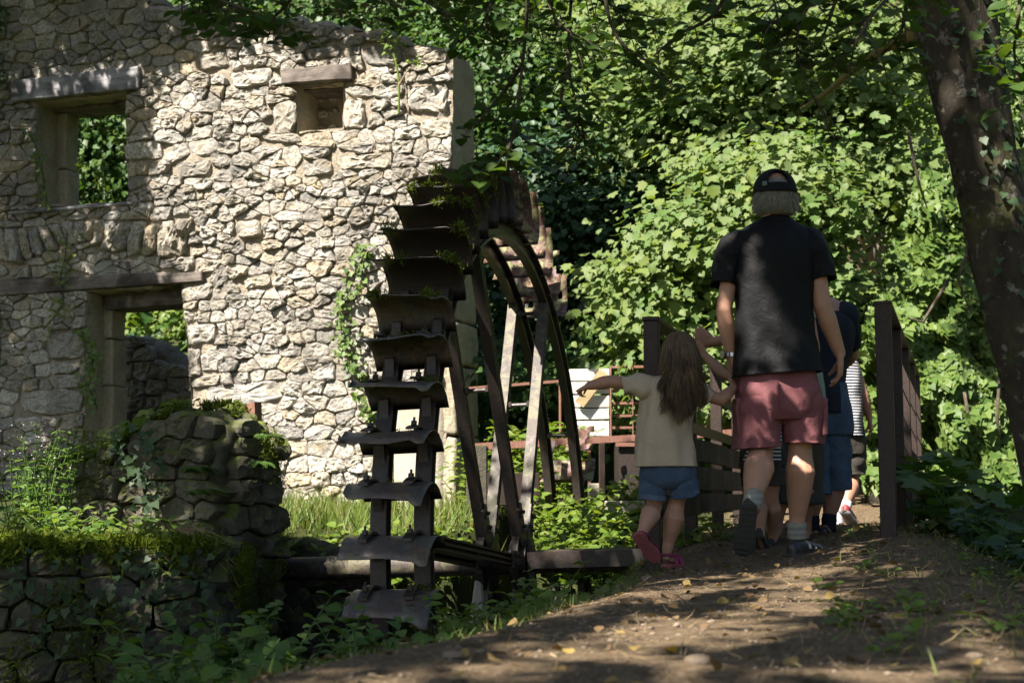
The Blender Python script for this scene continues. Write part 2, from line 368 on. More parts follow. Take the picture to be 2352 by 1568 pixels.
# ------------------------------------------------------------------ ground
XLY = ([-12, 0, 2.63, 3.99, 6.34, 7.5, 10, 13, 16, 20, 40], [-4.5, -1.7, -0.68, -0.056, 0.53, 0.70, 1.40, 2.2, 3.05, 4.2, 10])
XRY = ([-12, 0, 2.6, 3.7, 5, 6.9, 9, 11.5, 16, 20, 40], [0.2, 0.9, 1.15, 1.42, 1.68, 1.98, 2.7, 3.5, 5.0, 6.2, 12])
def xl(y): return float(np.interp(y, *XLY))
def xr(y): return float(np.interp(y, *XRY))
# water wheel frame
WTH, WLA, WR = 0.229, 0.039, 1.932
WA = Vector((math.cos(WTH) * math.cos(WLA), -math.sin(WTH) * math.cos(WLA), math.sin(WLA)))
WN = Vector((-math.sin(WTH), -math.cos(WTH), 0)); WU = WN.cross(WA)
if WU.z < 0: WU = -WU
WC = Vector(((1197.4 - 1176) / FPX * 8.3, 8.3, -0.402))
def pathz(x, y):
    a = ninterp(y, [-4, 0, 2.6, 4, 6.7, 9, 11, 14, 16, 20, 40], [-0.50, -0.40, -0.335, -0.335, -0.325, -0.25, -0.19, 0.12, 0.5, 0.9, 6])
    w = max(0.0, 1 - abs(y - 6.7) / 3.2)
    b = ninterp(x, [0.53, 0.65, 1.25, 1.83, 2.3], [-0.355, -0.3475, -0.310, -0.205, -0.2]) + 0.325
    return a + b * w
def gz0(x, y):
    zf = ninterp(y, [-12, 6, 9, 12, 14.5, 20, 30, 60], [-0.25, -0.25, -0.30, -0.14, 0.1, 3.2, 9.0, 24.0])
    zp = pathz(x, y); l = xl(y); r = xr(y)
    if x > r:
        dr = x - r
        vz = ninterp(y, [-12, 8, 13, 20, 30, 60], [-0.75, -0.8, -0.3, 3.2, 9, 24]) + 0.35 * max(0.0, x - 6)
        z = zp + (vz - zp) * smooth01(dr / 0.9)
    elif x >= l: z = zp - 0.05 * smooth01((0.25 - (x - l)) / 0.25)
    else:
        dl = l - x
        z = zp - 0.05 + (zf - zp + 0.05) * smooth01(dl / 0.8)
        yb = 7.05 if x < -1.45 else 9.25
        s = min(smooth01(dl / 0.6), smooth01((yb - y) / 0.12))
        z = z + (-1.18 - z) * s
        if x < -6: z += 0.3 * (-6 - x) * (1 if y > 6 else 0.3)
    q = Vector((x, y, -0.4)) - WC
    ax = q.dot(WA) + 0.1; rad = abs(q.dot(WN))
    if abs(ax) < 0.6 and rad < 2.5 and x < l - 0.02:
        z = min(z, -0.45 - 2.4 * smooth01((0.55 - abs(ax)) / 0.25) * smooth01((2.45 - rad) / 0.3))
    return z
def gz(x, y):
    z = gz0(x, y)
    a = 1.0 if xl(y) - 0.1 < x < xr(y) + 0.5 else 1.6
    return z + a * (0.018 * n3((x, y, 0), 2.7) + 0.010 * n3((x, y, 3), 8.0) + 0.004 * n3((x, y, 6), 21.0))
xs = np.concatenate([np.arange(-45, -5, 1.6), np.arange(-5, 5, 0.06), np.arange(5, 46, 1.6)])
ys = np.concatenate([np.arange(-14, 0.5, 1.0), np.arange(0.5, 13, 0.06), np.arange(13, 62, 1.0)])
V = []; G = []
for y in ys:
    l = xl(y); r = xr(y)
    for x in xs:
        V.append((x, y, gz(x, y)))
        e = min(x - l, r - x); k = e + 0.18 * n3((x, y, 9), 2.5)
        G.append(1 - smooth01((k + 0.12) / 0.25))
nx = len(xs)
F = [(j * nx + i, j * nx + i + 1, (j + 1) * nx + i + 1, (j + 1) * nx + i) for j in range(len(ys) - 1) for i in range(nx - 1)]
go = mk('ground', V, F, MAT['earth'], None, True); go['kind'] = 'structure'
ga = go.data.attributes.new('green', 'FLOAT', 'POINT'); ga.data.foreach_set('value', np.array(G, dtype=np.float32))

# ------------------------------------------------------------------ masonry
def inpoly(p, poly):
    x, y = p; c = False; n = len(poly)
    for i in range(n):
        x1, y1 = poly[i]; x2, y2 = poly[i - 1]
        if (y1 > y) != (y2 > y) and x < (x2 - x1) * (y - y1) / (y2 - y1) + x1: c = not c
    return c
def shrink(poly, d):
    cx = sum(p[0] for p in poly) / len(poly); cy_ = sum(p[1] for p in poly) / len(poly); o = []
    for p in poly:
        v = Vector((p[0] - cx, p[1] - cy_)); L = v.length
        v = v * max(0.05, (L - d) / L) if L > 1e-6 else v
        o.append((cx + v.x, cy_ + v.y))
    return o
def edge_pts(poly, step):
    o = []
    for i in range(len(poly)):
        a = Vector(poly[i]); b = Vector(poly[(i + 1) % len(poly)]); n = max(1, int((b - a).length / step))
        o += [tuple(a.lerp(b, k / n)) for k in range(n)]
    return o
def clip(poly, m, nrm):
    out = []
    for i in range(len(poly)):
        a = poly[i]; b = poly[(i + 1) % len(poly)]
        da = (a[0] - m[0]) * nrm[0] + (a[1] - m[1]) * nrm[1]; db = (b[0] - m[0]) * nrm[0] + (b[1] - m[1]) * nrm[1]
        if da <= 0: out.append(a)
        if (da < 0 < db) or (db < 0 < da):
            t = da / (da - db); out.append((a[0] + (b[0] - a[0]) * t, a[1] + (b[1] - a[1]) * t))
    return out
def voronoi_cells(seeds, dummies, ay=1.5, box=0.5):
    """cells of the seeds in (u, v); v stretched by ay so that stones lie flat"""
    S = np.array([(u, v * ay) for u, v in seeds] + [(u, v * ay) for u, v in dummies]); out = []
    for i in range(len(seeds)):
        d = np.hypot(*(S - S[i]).T); idx = np.argsort(d)[1:40]
        x, y = S[i]; poly = [(x - box, y - box), (x + box, y - box), (x + box, y + box), (x - box, y + box)]
        for j in idx:
            q = S[j]; poly = clip(poly, ((x + q[0]) / 2, (y + q[1]) / 2), (q[0] - x, q[1] - y))
            if len(poly) < 3: break
        out.append([(p[0], p[1] / ay) for p in poly] if len(poly) >= 3 else None)
    return out
def resample(poly, n):
    P = [Vector(p) for p in poly]; L = [0]
    for i in range(len(P)): L.append(L[-1] + (P[(i + 1) % len(P)] - P[i]).length)
    out = []
    for k in range(n):
        s = L[-1] * k / n; i = max(j for j in range(len(P)) if L[j] <= s + 1e-9)
        t = (s - L[i]) / max(1e-9, L[i + 1] - L[i]); out.append(P[i].lerp(P[(i + 1) % len(P)], t))
    return out
def stone_geo(poly, depth, gap=0.010, n=14, wob=0.10, round_=1, back=0.05, seed=0.0):
    """a rough stone standing proud of the plane y = 0 (towards -y); polygon in (x, z)"""
    for _ in range(round_):
        q = []
        for i in range(len(poly)):
            a = Vector(poly[i]); b = Vector(poly[(i + 1) % len(poly)])
            t_ = random.uniform(0.05, 0.24); q += [tuple(a.lerp(b, t_)), tuple(a.lerp(b, 0.5) + Vector((random.gauss(0, 1), random.gauss(0, 1))) * 0.025 * (b - a).length), tuple(a.lerp(b, 1 - t_))]
        poly = q
    P = resample(poly, n); c = sum(P, Vector((0, 0))) / n
    mr = sum((p - c).length for p in P) / n
    gap = gap + random.uniform(-0.003, 0.006)
    tx = random.uniform(-0.22, 0.22) * depth / mr; tz = random.uniform(-0.3, 0.15) * depth / mr
    verts = []; rings = [(1.0, -back), (1.0, 0.25), (0.965, 0.72), (0.87, 0.95), (0.66, 1.0), (0.34, 1.0)]
    for s, h in rings:
        for p in P:
            v = (p - c); L = v.length; k = max(0.2, (L - gap) / L) * s
            w = 1 + wob * n3((p.x, p.y, h), 9.0, seed)
            q = c + v * k * w
            hh = -h * depth if h > 0 else -h
            if h > 0:
                hh -= (tx * (q.x - c.x) + tz * (q.y - c.y)) * h
                hh += depth * 0.8 * h * n3((q.x, q.y, h * 0.1), 11.0, seed + 5) + depth * 0.45 * n3((q.x, q.y, h), 34.0, seed + 2)
            verts.append((q.x, hh, q.y))
    verts.append((c.x, -depth * 1.02 + depth * 0.4 * n3((c.x, c.y, 1), 13.0, seed + 5), c.y))
    F = []
    for r in range(len(rings) - 1):
        for k in range(n):
            a = r * n + k; b = r * n + (k + 1) % n; F.append((a, a + n, b + n, b))
    ci = len(verts) - 1; b0 = (len(rings) - 1) * n
    F += [(b0 + k, ci, b0 + (k + 1) % n) for k in range(n)]
    return verts, F

# ------------------------------------------------------------------ ruined mill wall
WALLROT = R(-18.0)
wc0 = at(1030, 1190, 12.0)
wX = Vector((math.cos(WALLROT), math.sin(WALLROT), 0)); wY = Vector((-math.sin(WALLROT), math.cos(WALLROT), 0))
def wp(px, py):
    d = ray(px, py); k = wc0.dot(wY) / d.dot(wY); q = d * k - wc0
    return (q.dot(wX), q.z)
def wpoly(pts): return [wp(*p) for p in pts]
wall = thing('ruined_stone_wall', 'tall roofless rubble stone mill wall with timber lintels behind the wheel', 'wall', wc0, (0, 0, WALLROT))
outline = wpoly([(-130, 1330), (-130, -260), (60, -190), (200, -70), (330, 2), (430, 28), (480, 58), (560, 50), (700, 50), (765, 64), (830, 72), (900, 84), (935, 106), (1000, 112), (1040, 122), (1041, 240), (1038, 370), (1030, 560), (1022, 660), (1020, 1330)])
op1 = wpoly([(88, 238), (293, 214), (293, 300), (296, 462), (90, 476)])
op2 = wpoly([(684, 197), (790, 190), (791, 298), (687, 307)])
op3 = wpoly([(204, 672), (418, 650), (434, 790), (444, 1010), (196, 1010)])
opens = [op1, op2, op3]
lin1 = wpoly([(37, 190), (327, 155), (327, 208), (37, 238)])
lin2 = wpoly([(650, 165), (812, 150), (815, 187), (655, 197)])
lin3 = wpoly([(-40, 645), (470, 624), (471, 648), (-40, 684)])
plaster = wpoly([(905, 905), (1019, 905), (1019, 1300), (905, 1300)])
vous = []
for xt, yt, xb, yb, w in [(-10, 195, 50, 440, 90), (85, 195, 135, 450, 95), (165, 200, 215, 420, 75), (235, 190, 300, 400, 80), (310, 180, 385, 360, 85), (405, 170, 460, 310, 60), (480, 150, 520, 320, 80), (565, 150, 590, 300, 70), (640, 150, 635, 290, 50), (720, 140, 690, 320, 75), (790, 150, 765, 360, 85), (890, 150, 840, 360, 100), (985, 150, 935, 390, 95), (1090, 170, 1045, 400, 90), (1190, 150, 1150, 410, 100), (1310, 130, 1250, 400, 95)]:
    k = 0.3295; h = w * 0.56
    vous.append(wpoly([(k * (xt - h), 459.4 + k * yt), (k * (xt + h), 459.4 + k * (yt - 6)), (k * (xb + h * 0.9), 459.4 + k * yb), (k * (xb - h * 0.9), 459.4 + k * (yb + 6))]))
def q4(x0, y0, x1, y1, x2, y2, x3, y3): return wpoly([(x0, y0), (x1, y1), (x2, y2), (x3, y3)])
big = [q4(474, 890, 640, 872, 652, 921, 480, 936), q4(628, 240, 684, 225, 686, 305, 632, 318), q4(791, 232, 838, 225, 842, 296, 792, 300),
       q4(905, 350, 778, 362, 780, 392, 900, 386), q4(283, 330, 372, 318, 376, 366, 288, 372), q4(406, 375, 486, 362, 490, 402, 412, 412),
       q4(426, 750, 500, 742, 497, 786, 434, 796), q4(432, 800, 462, 798, 466, 862, 437, 868), q4(440, 868, 512, 856, 508, 884, 440, 892), q4(416, 660, 492, 645, 488, 688, 420, 695),
       q4(110, 770, 200, 755, 202, 820, 115, 828), q4(125, 860, 198, 858, 196, 892, 128, 895), q4(40, 900, 196, 890, 194, 946, 60, 950),
       q4(480, 640, 520, 600, 530, 640, 500, 668), q4(448, 590, 520, 600, 505, 625, 450, 630), q4(452, 130, 520, 118, 530, 155, 458, 168), q4(528, 170, 626, 155, 622, 196, 540, 208), q4(700, 118, 782, 100, 786, 132, 706, 142), q4(830, 112, 920, 98, 926, 150, 838, 152),
       q4(930, 200, 1032, 190, 1030, 262, 936, 258), q4(690, 372, 760, 362, 764, 402, 700, 408), q4(485, 905, 560, 945, 560, 985, 490, 975)]
big += [wpoly([(592, 300), (690, 306), (700, 330), (600, 322)]), wpoly([(540, 510), (600, 500), (606, 545), (548, 552)]), wpoly([(560, 640), (620, 625), (628, 655), (566, 668)])]
solid = vous + big + [lin1, lin2, lin3, plaster]
dum = []
oc = [(u, v) for u, v in outline]
seeds = []
v = -0.9
u0, u1 = min(p[0] for p in oc), max(p[0] for p in oc)
while v < max(p[1] for p in oc):
    h = random.choice([0.065, 0.085, 0.10, 0.12, 0.14, 0.17]) * random.uniform(0.9, 1.1); u = u0 + random.uniform(0, 0.2)
    while u < u1:
        w = min(0.42, random.lognormvariate(math.log(0.10 + 0.6 * h), 0.52))
        seeds.append((u + w / 2, v + h / 2 + random.uniform(-0.028, 0.028))); u += w
        if random.random() < 0.18: seeds.append((u, v + h * random.uniform(0.0, 0.3)))
    v += h
good = []
for s in seeds:
    if not inpoly(s, oc): dum.append(s); continue
    if any(inpoly(s, p) for p in opens + solid): continue
    good.append(s)
def mirror(s, a, b):
    # image of s across the edge ab, in the stretched plane, when it lies beside that edge
    s2, a, b = Vector((s[0], s[1] * 1.75)), Vector((a[0], a[1] * 1.75)), Vector((b[0], b[1] * 1.75)); d = b - a; L = d.length; d.normalize(); t_ = (s2 - a).dot(d)
    if t_ < -0.12 or t_ > L + 0.12: return None, 9.0
    f = a + d * t_; return ((2 * f.x - s2.x), (2 * f.y - s2.y) / 1.75), (f - s2).length
keep = []
for s in good:
    mir = []; near_ = 9.0
    for pl in opens + solid + [oc]:
        for i in range(len(pl)):
            q, dd = mirror(s, pl[i - 1], pl[i])
            if q is not None and dd < 0.35 and (inpoly(q, pl) if pl is not oc else not inpoly(q, oc)): mir.append(q); near_ = min(near_, dd)
    if near_ > 0.028: keep.append(s); dum += mir
def outside_pts(poly, off):
    o = []
    ar = sum(poly[i - 1][0] * poly[i][1] - poly[i][0] * poly[i - 1][1] for i in range(len(poly)))
    for i in range(len(poly)):
        a = Vector(poly[i - 1]); b = Vector(poly[i]); d = (b - a); L = d.length; d.normalize(); nn = Vector((d.y, -d.x)) * (1 if ar > 0 else -1)
        for k in range(int(L / 0.1) + 1): o.append(tuple(a + d * (k * 0.1) + nn * off))
    return o
cells = voronoi_cells(keep, dum, 1.75, 0.7)
stones = []
def area(p): return abs(sum(p[i - 1][0] * p[i][1] - p[i][0] * p[i - 1][1] for i in range(len(p)))) / 2
for c_ in cells:
    if c_ and area(c_) > 0.002: stones.append((area(c_), c_, random.uniform(0.014, 0.05), random.choice((0, 1))))
for p in vous: stones.append((1.0, p, random.uniform(0.05, 0.075), 1))
for p in big: stones.append((1.0, p, random.uniform(0.025, 0.045), 1))
stones.sort(key=lambda s: -s[0])
def shown(p):
    c = wc0 + wX * (sum(q[0] for q in p) / len(p)); z = wc0.z + sum(q[1] for q in p) / len(p); a, b = proj((c.x, c.y, z))
    return -20 < a < 1060 and -20 < b < 1250
vis = [s for s in stones if shown(s[1])]; hid = [s for s in stones if not shown(s[1])]
rest = MB(); rr = []
for i, (a, p, d, ro) in enumerate(vis + hid):
    Vv, Ff = stone_geo(p, d, 0.002 if a < 0.99 else 0.006, 16 if a < 0.02 else 22, 0.09, ro, 0.05, i * 0.37)
    rv = random.random()
    if i < 300 and i < len(vis): mk('stone', Vv, Ff, MAT['stone'], wall, False, rv)
    else: rest.add(Vv, Ff); rr += [rv] * len(Vv)
o = rest.build('small_stone', MAT['stone'], wall, False, rr); o['kind'] = 'stuff'
# mortar bed with the openings left out, and the reveals
step = 0.045
us = np.arange(u0, u1 + step, step); vv = np.arange(-0.9, max(p[1] for p in oc) + step, step)
V = []; idx = {}; F = []
def mv(i, j):
    if (i, j) not in idx:
        u, v = us[i], vv[j]; idx[(i, j)] = len(V)
        V.append((u, 0.003 + 0.022 * n3((u, v, 0), 7.0) + 0.012 * n3((u, v, 2), 19.0), v))
    return idx[(i, j)]
for j in range(len(vv) - 1):
    for i in range(len(us) - 1):
        cc = (us[i] + step / 2, vv[j] + step / 2)
        if inpoly(cc, oc) and not any(inpoly(cc, p) for p in opens): F.append((mv(i, j), mv(i + 1, j), mv(i + 1, j + 1), mv(i, j + 1)))
mk('mortar_face', V, F, MAT['mortar'], wall, True)
TH = 0.55
def reveal(poly, depth, mat, name, outw=0.03):
    V = []; F = []; c = sum((Vector(p) for p in poly), Vector((0, 0))) / len(poly)
    m = len(poly); n = 6
    for i in range(m):
        a = Vector(poly[i]); b = Vector(poly[(i + 1) % m]); a = a + (a - c).normalized() * -0.004; b = b + (b - c).normalized() * -0.004
        k = max(2, int((b - a).length / 0.08)); b0 = len(V)
        for jj in range(k + 1):
            for q in range(n + 1):
                p = a.lerp(b, jj / k); y = -0.02 + (depth + 0.02) * q / n
                w = 0.03 * n3((p.x, p.y, y), 6.0) + 0.022 * n3((p.x, p.y, y), 15.0)
                p = p + (p - c).normalized() * (w + 0.01)
                V.append((p.x, y, p.y))
        for jj in range(k):
            for q in range(n):
                s = b0 + jj * (n + 1) + q; F.append((s, s + 1, s + n + 2, s + n + 1))
    return mk(name, V, F, mat, wall, True, 0.4)
reveal(op1, TH, MAT['quoin'], 'window_reveal'); reveal(op2, 0.42, MAT['quoin'], 'window_reveal'); reveal(op3, TH, MAT['quoin'], 'door_reveal')
# back face and end face of the wall
V = [(p[0], TH, p[1]) for p in oc]; V2 = []
bb = bmesh.new()
m2 = MB()
for i in range(len(oc)):
    a = oc[i]; b = oc[(i + 1) % len(oc)]
    if a[0] < u0 + 0.3 and b[0] < u0 + 0.3: continue
    if (a[1] + b[1]) / 2 < -0.7: continue
    L = (Vector(b) - Vector(a)).length; k = max(1, int(L / 0.1))
    for jj in range(k):
        p = Vector(a).lerp(Vector(b), jj / k); q = Vector(a).lerp(Vector(b), (jj + 1) / k); n = 7; b0 = len(m2.v)
        for s in range(n + 1):
            for w in (p, q):
                y = 0.0 + TH * s / n; j = 0.02 * n3((w.x, w.y, y), 5.0)
                m2.v.append((w.x + j, y, w.y + j * 0.8))
        for s in range(n): m2.f.append((b0 + 2 * s, b0 + 2 * s + 1, b0 + 2 * s + 3, b0 + 2 * s + 2))
m2.build('wall_edge', MAT['mortar'], wall, True)
V = []; idx = {}; F = []
st = 0.12
us2 = np.arange(u0, u1 + st, st); vv2 = np.arange(-0.9, max(p[1] for p in oc) + st, st)
for j in range(len(vv2) - 1):
    for i in range(len(us2) - 1):
        cc = (us2[i] + st / 2, vv2[j] + st / 2)
        if inpoly(cc, oc) and not inpoly(cc, op1) and not inpoly(cc, op3):
            b0 = len(V); V += [(us2[i], TH, vv2[j]), (us2[i + 1], TH, vv2[j]), (us2[i + 1], TH, vv2[j + 1]), (us2[i], TH, vv2[j + 1])]; F.append((b0, b0 + 3, b0 + 2, b0 + 1))
mk('wall_back', V, F, MAT['mortar'], wall, False)
# coping stones along the broken top
top = [p for p in oc if p[1] > 2.5]
for i in range(len(top) - 1):
    a = Vector(top[i]); b = Vector(top[i + 1])
    if abs(b.x - a.x) < 0.1: continue
    L = (b - a).length; k = max(1, int(L / 0.19))
    for jj in range(k):
        p = a.lerp(b, (jj + 0.5) / k); w = L / k * 0.5; h = random.uniform(0.02, 0.055)
        for dy in (0.10, 0.30, 0.46):
            m = MB(); bmv = []
            rx, ry, rz = w * random.uniform(0.85, 1.1), random.uniform(0.09, 0.13), h + 0.03
            for s in range(5):
                th = math.pi * (s + 0.5) / 5
                for g in range(8):
                    ph = 2 * math.pi * g / 8; f = 1 + 0.3 * n3((p.x + math.cos(ph), s, dy * 9 + math.sin(ph)), 2.0)
                    bmv.append((p.x + rx * f * math.sin(th) * math.cos(ph), dy + ry * f * math.sin(th) * math.sin(ph), p.y - 0.01 + rz * f * math.cos(th)))
            ff = [(s * 8 + g, s * 8 + (g + 1) % 8, (s + 1) * 8 + (g + 1) % 8, (s + 1) * 8 + g) for s in range(4) for g in range(8)] + [tuple(range(8))[::-1], tuple(range(32, 40))]
            mk('coping_stone', bmv, ff, MAT['stone'], wall, False, random.random())
def beam(poly, y0, y1, mat, name, n=14):
    """a timber between y0 (front) and y1 (back); poly is top-left, top-right, bottom-right, bottom-left in (u, v)"""
    a, b, c_, d = [Vector(p) for p in poly]; V = []; F = []
    prof = []
    for i in range(n + 1):
        t_ = i / n
        tp = a.lerp(b, t_); bt = d.lerp(c_, t_)
        j = lambda s: 0.012 * n3((t_ * 3, s, 1.0), 2.2) + 0.004 * n3((t_ * 20, s, 1.0), 1.0)
        V += [(tp.x, y0 + j(1), tp.y + j(2)), (bt.x, y0 + j(3), bt.y + j(4)), (bt.x, y1, bt.y + j(5)), (tp.x, y1, tp.y + j(6))]
    for i in range(n):
        for k in range(4):
            F.append((i * 4 + k, i * 4 + (k + 1) % 4, (i + 1) * 4 + (k + 1) % 4, (i + 1) * 4 + k))
    F += [(3, 2, 1, 0), (n * 4, n * 4 + 1, n * 4 + 2, n * 4 + 3)]
    return bevel(mk(name, V, F, mat, wall), 0.008)
tag(beam(lin1, -0.075, 0.20, MAT['oldwood'], 'lintel'), 'grey squared timber lintel over the upper left window')
b2 = beam(wpoly([(60, 222), (300, 195), (300, 222), (60, 248)]), 0.22, 0.5, MAT['brownwood'], 'lintel')
tag(beam(lin2, -0.07, 0.12, MAT['brownwood'], 'lintel'), 'short weathered lintel over the small square window')
beam(wpoly([(660, 178), (806, 165), (806, 194), (660, 204)]), 0.13, 0.42, MAT['brownwood'], 'lintel')
tag(beam(lin3, -0.06, 0.16, MAT['brownwood'], 'lintel'), 'long cracked dark lintel over the lower doorway')
beam(wpoly([(210, 662), (425, 645), (425, 690), (210, 706)]), 0.2, 0.5, MAT['brownwood'], 'lintel')
# dressed jamb stones inside the openings
def jamb(px0, px1, py0, py1, y0, y1):
    a, b = wp(px0, py0), wp(px1, py1); m = MB(); m.box(((a[0] + b[0]) / 2, (y0 + y1) / 2, (a[1] + b[1]) / 2), (abs(b[0] - a[0]) / 2, (y1 - y0) / 2, abs(a[1] - b[1]) / 2), None, 0.008)
    o = m.build('jamb_stone', MAT['quoin'], wall, False, random.random()); bevel(o, 0.015, 2); return o
jamb(70, 106, 245, 372, 0.30, 0.50); jamb(70, 108, 376, 482, 0.30, 0.50)
jamb(180, 218, 690, 770, 0.26, 0.5); jamb(180, 220, 773, 880, 0.26, 0.5); jamb(180, 219, 883, 1010, 0.26, 0.5)
# back of the small niche, of rubble
a, b = wp(675, 185), wp(800, 315)
m = MB(); m.box(((a[0] + b[0]) / 2, 0.46, (a[1] + b[1]) / 2), (0.36, 0.03, 0.33)); m.build('niche_back', MAT['mortar'], wall)
for k in range(14):
    cx = a[0] + (b[0] - a[0]) * ((k % 4) + 0.5 + random.uniform(-0.2, 0.2)) / 4; cz = b[1] + (a[1] - b[1]) * ((k // 4) + 0.5 + random.uniform(-0.15, 0.15)) / 4
    pl = [(cx + 0.065 * math.cos(q * math.pi / 3), cz + 0.05 * math.sin(q * math.pi / 3)) for q in range(6)]
    Vv, Ff = stone_geo(pl, 0.03, 0.003, 12, 0.2, 1, 0.02, k)
    mk('stone', [(x, y + 0.43, z) for x, y, z in Vv], Ff, MAT['stone'], wall, False, random.random())
# rendered pier and long quoin blocks at the free end
a, b = plaster[0], plaster[2]
V = []; F = []; n = 12
for j in range(n * 2 + 1):
    for i in range(n + 1):
        u = a[0] + (b[0] - a[0]) * i / n; v = b[1] + (a[1] - b[1]) * j / (n * 2)
        V.append((u, -0.045 + 0.012 * n3((u, v, 0), 4.0) + 0.05 * (i == 0 or i == n or j == 2 * n), v))
for j in range(n * 2):
    for i in range(n): F.append((j * (n + 1) + i, j * (n + 1) + i + 1, (j + 1) * (n + 1) + i + 1, (j + 1) * (n + 1) + i))
mk('rendered_pier', V, F, MAT['plaster'], wall, True)
rx = wp(1030, 560)[0]
zz = [wp(1030, y)[1] for y in (1330, 1180, 1000, 835, 735, 600, 480, 372, 250, 165, 118)]
for k in range(len(zz) - 1):
    w = [0.09, 0.09, 0.085, 0.08, 0.075, 0.05, 0.02, 0.02, 0.02, 0.02][k]; d = [0.6, 0.6, 0.58, 0.58, 0.56, 0.5, 0.45, 0.4, 0.34, 0.3][k]
    m = MB(); m.box((rx - 0.07 + w * 0.5, d / 2 + 0.0, (zz[k] + zz[k + 1]) / 2), (w * 0.5 + 0.06, d / 2, (zz[k + 1] - zz[k]) / 2 - 0.008), None, 0.012)
    o = m.build('quoin_block', MAT['quoin'] if k < 6 else MAT['stone'], wall, False, random.random()); bevel(o, 0.03, 3)
    sub = o.modifiers.new('s', 'SUBSURF'); sub.subdivision_type = 'SIMPLE'; sub.levels = 3; sub.render_levels = 3
    tx = bpy.data.textures.get('rough') or bpy.data.textures.new('rough', 'CLOUDS'); tx.noise_scale = 0.09
    dm = o.modifiers.new('d', 'DISPLACE'); dm.texture = tx; dm.strength = 0.03 if k < 6 else 0.09; dm.mid_level = 0.5
# sagging board on the sill of the upper window
m = MB(); p0, p1 = wp(30, 492), wp(330, 466)
m.tube([(p0[0], -0.06, p0[1]), ((p0[0] + p1[0]) / 2, -0.08, (p0[1] + p1[1]) / 2 - 0.01), (p1[0], -0.03, p1[1])], [0.012, 0.016, 0.012], 6)
m.build('sill_batten', MAT['oldwood'], wall)

# low overgrown wall seen through the doorway
def rubble_wall(name, label, A, B, z0, ztop, depth, mat, size, n_max=70, cat='wall', ivert=1.4, proud=(0.03, 0.08), rough=0.6, end=False):
    """free standing rubble wall from A to B (xy), with top heights ztop(t)"""
    A = Vector((A[0], A[1], 0)); B = Vector((B[0], B[1], 0)); L = (B - A).length; ang = math.atan2(B.y - A.y, B.x - A.x)
    o = thing(name, label, cat, (A.x, A.y, z0), (0, 0, ang))
    H = lambda u: ztop(u / L) - z0
    poly = [(0, 0)] + [(L, 0)] + [(L * (1 - i / 20), H(L * (1 - i / 20))) for i in range(21)]
    sd = []; v = 0.0
    while v < max(p[1] for p in poly):
        h = size * random.uniform(0.5, 0.8); u = random.uniform(0, size)
        while u < L:
            w = size * random.uniform(0.7, 1.5); s = (u + w / 2, v + h / 2 + random.uniform(-0.2, 0.2) * h); u += w
            if inpoly(s, poly): sd.append(s)
        v += h
    for ci, c_ in enumerate(voronoi_cells(sd, outside_pts(poly, size * 0.3), ivert, size * 2.2)):
        if not c_ or area(c_) < 0.002: continue
        c_ = [(u, min(v, H(min(L, max(0, u))) + 0.02)) for u, v in c_]
        Vv, Ff = stone_geo(c_, random.uniform(*proud), 0.003, 20, 0.07, 0, 0.1, ci * 0.7 + L)
        mk('stone', Vv, Ff, mat, o, False, random.random())
    if end:
        D = depth; ep = [(0, 0), (D, 0), (D, H(L) - 0.06), (D * 0.5, H(L) + 0.02), (0, H(L))]; sd = []; v = 0.0
        while v < H(L):
            h = size * random.uniform(0.5, 0.8); u = random.uniform(-0.05, size * 0.5)
            while u < D:
                w = size * random.uniform(0.7, 1.5); s = (u + w / 2, v + h / 2 + random.uniform(-0.2, 0.2) * h); u += w
                if inpoly(s, ep): sd.append(s)
            v += h
        for ci, c_ in enumerate(voronoi_cells(sd, outside_pts(ep, size * 0.3), ivert, size * 2.2)):
            if not c_ or area(c_) < 0.002: continue
            Vv, Ff = stone_geo(c_, random.uniform(*proud), 0.002, 20, 0.07, 0, 0.12, ci * 0.9 + 3)
            mk('stone', [(L - y + 0.03, a_ + 0.03, z) for a_, y, z in Vv], Ff, mat, o, False, random.random())
    # core
    V = []; F = []; n = 30; m = 8
    for i in range(n + 1):
        u = L * i / n
        for k in range(m + 1):
            s = k / m; y = 0.03 + depth * s
            V.append((u, y, H(u) - 0.02 + 0.05 * math.sin(math.pi * s) + 0.05 * n3((u, y, 0), 3.0) + 0.025 * n3((u, y, 1), 9.0)))
        V.append((u, 0.03, 0)); V.append((u, 0.03 + depth, 0))
    st = m + 3
    for i in range(n):
        for k in range(m): F.append((i * st + k, (i + 1) * st + k, (i + 1) * st + k + 1, i * st + k + 1))
        F.append((i * st + m + 1, (i + 1) * st + m + 1, (i + 1) * st, i * st)); F.append((i * st + m, (i + 1) * st + m, (i + 1) * st + m + 2, i * st + m + 2))
    for i in range(n): F.append((i * st + m + 1, i * st + m + 2, (i + 1) * st + m + 2, (i + 1) * st + m + 1))
    F.append(tuple([m + 1] + list(range(m + 1)) + [m + 2])); F.append(tuple([n * st + m + 2] + [n * st + k for k in range(m, -1, -1)] + [n * st + m + 1]))
    co_ = mk('core', V, F, mat, o, True, 0.3)
    rm = co_.modifiers.new('r', 'REMESH'); rm.mode = 'VOXEL'; rm.voxel_size = 0.022; rm.use_smooth_shade = True
    for sc_, st_ in ((0.30, 0.16), (0.09, 0.09), (0.035, 0.05)):
        tx = bpy.data.textures.get('rough%g' % sc_) or bpy.data.textures.new('rough%g' % sc_, 'CLOUDS'); tx.noise_scale = sc_; dm = co_.modifiers.new('d', 'DISPLACE'); dm.texture = tx; dm.strength = st_ * rough; dm.mid_level = 0.55
    return o, A, B, L, ang, z0
a = at(250, 1010, 15.0); b = at(480, 1010, 14.2)
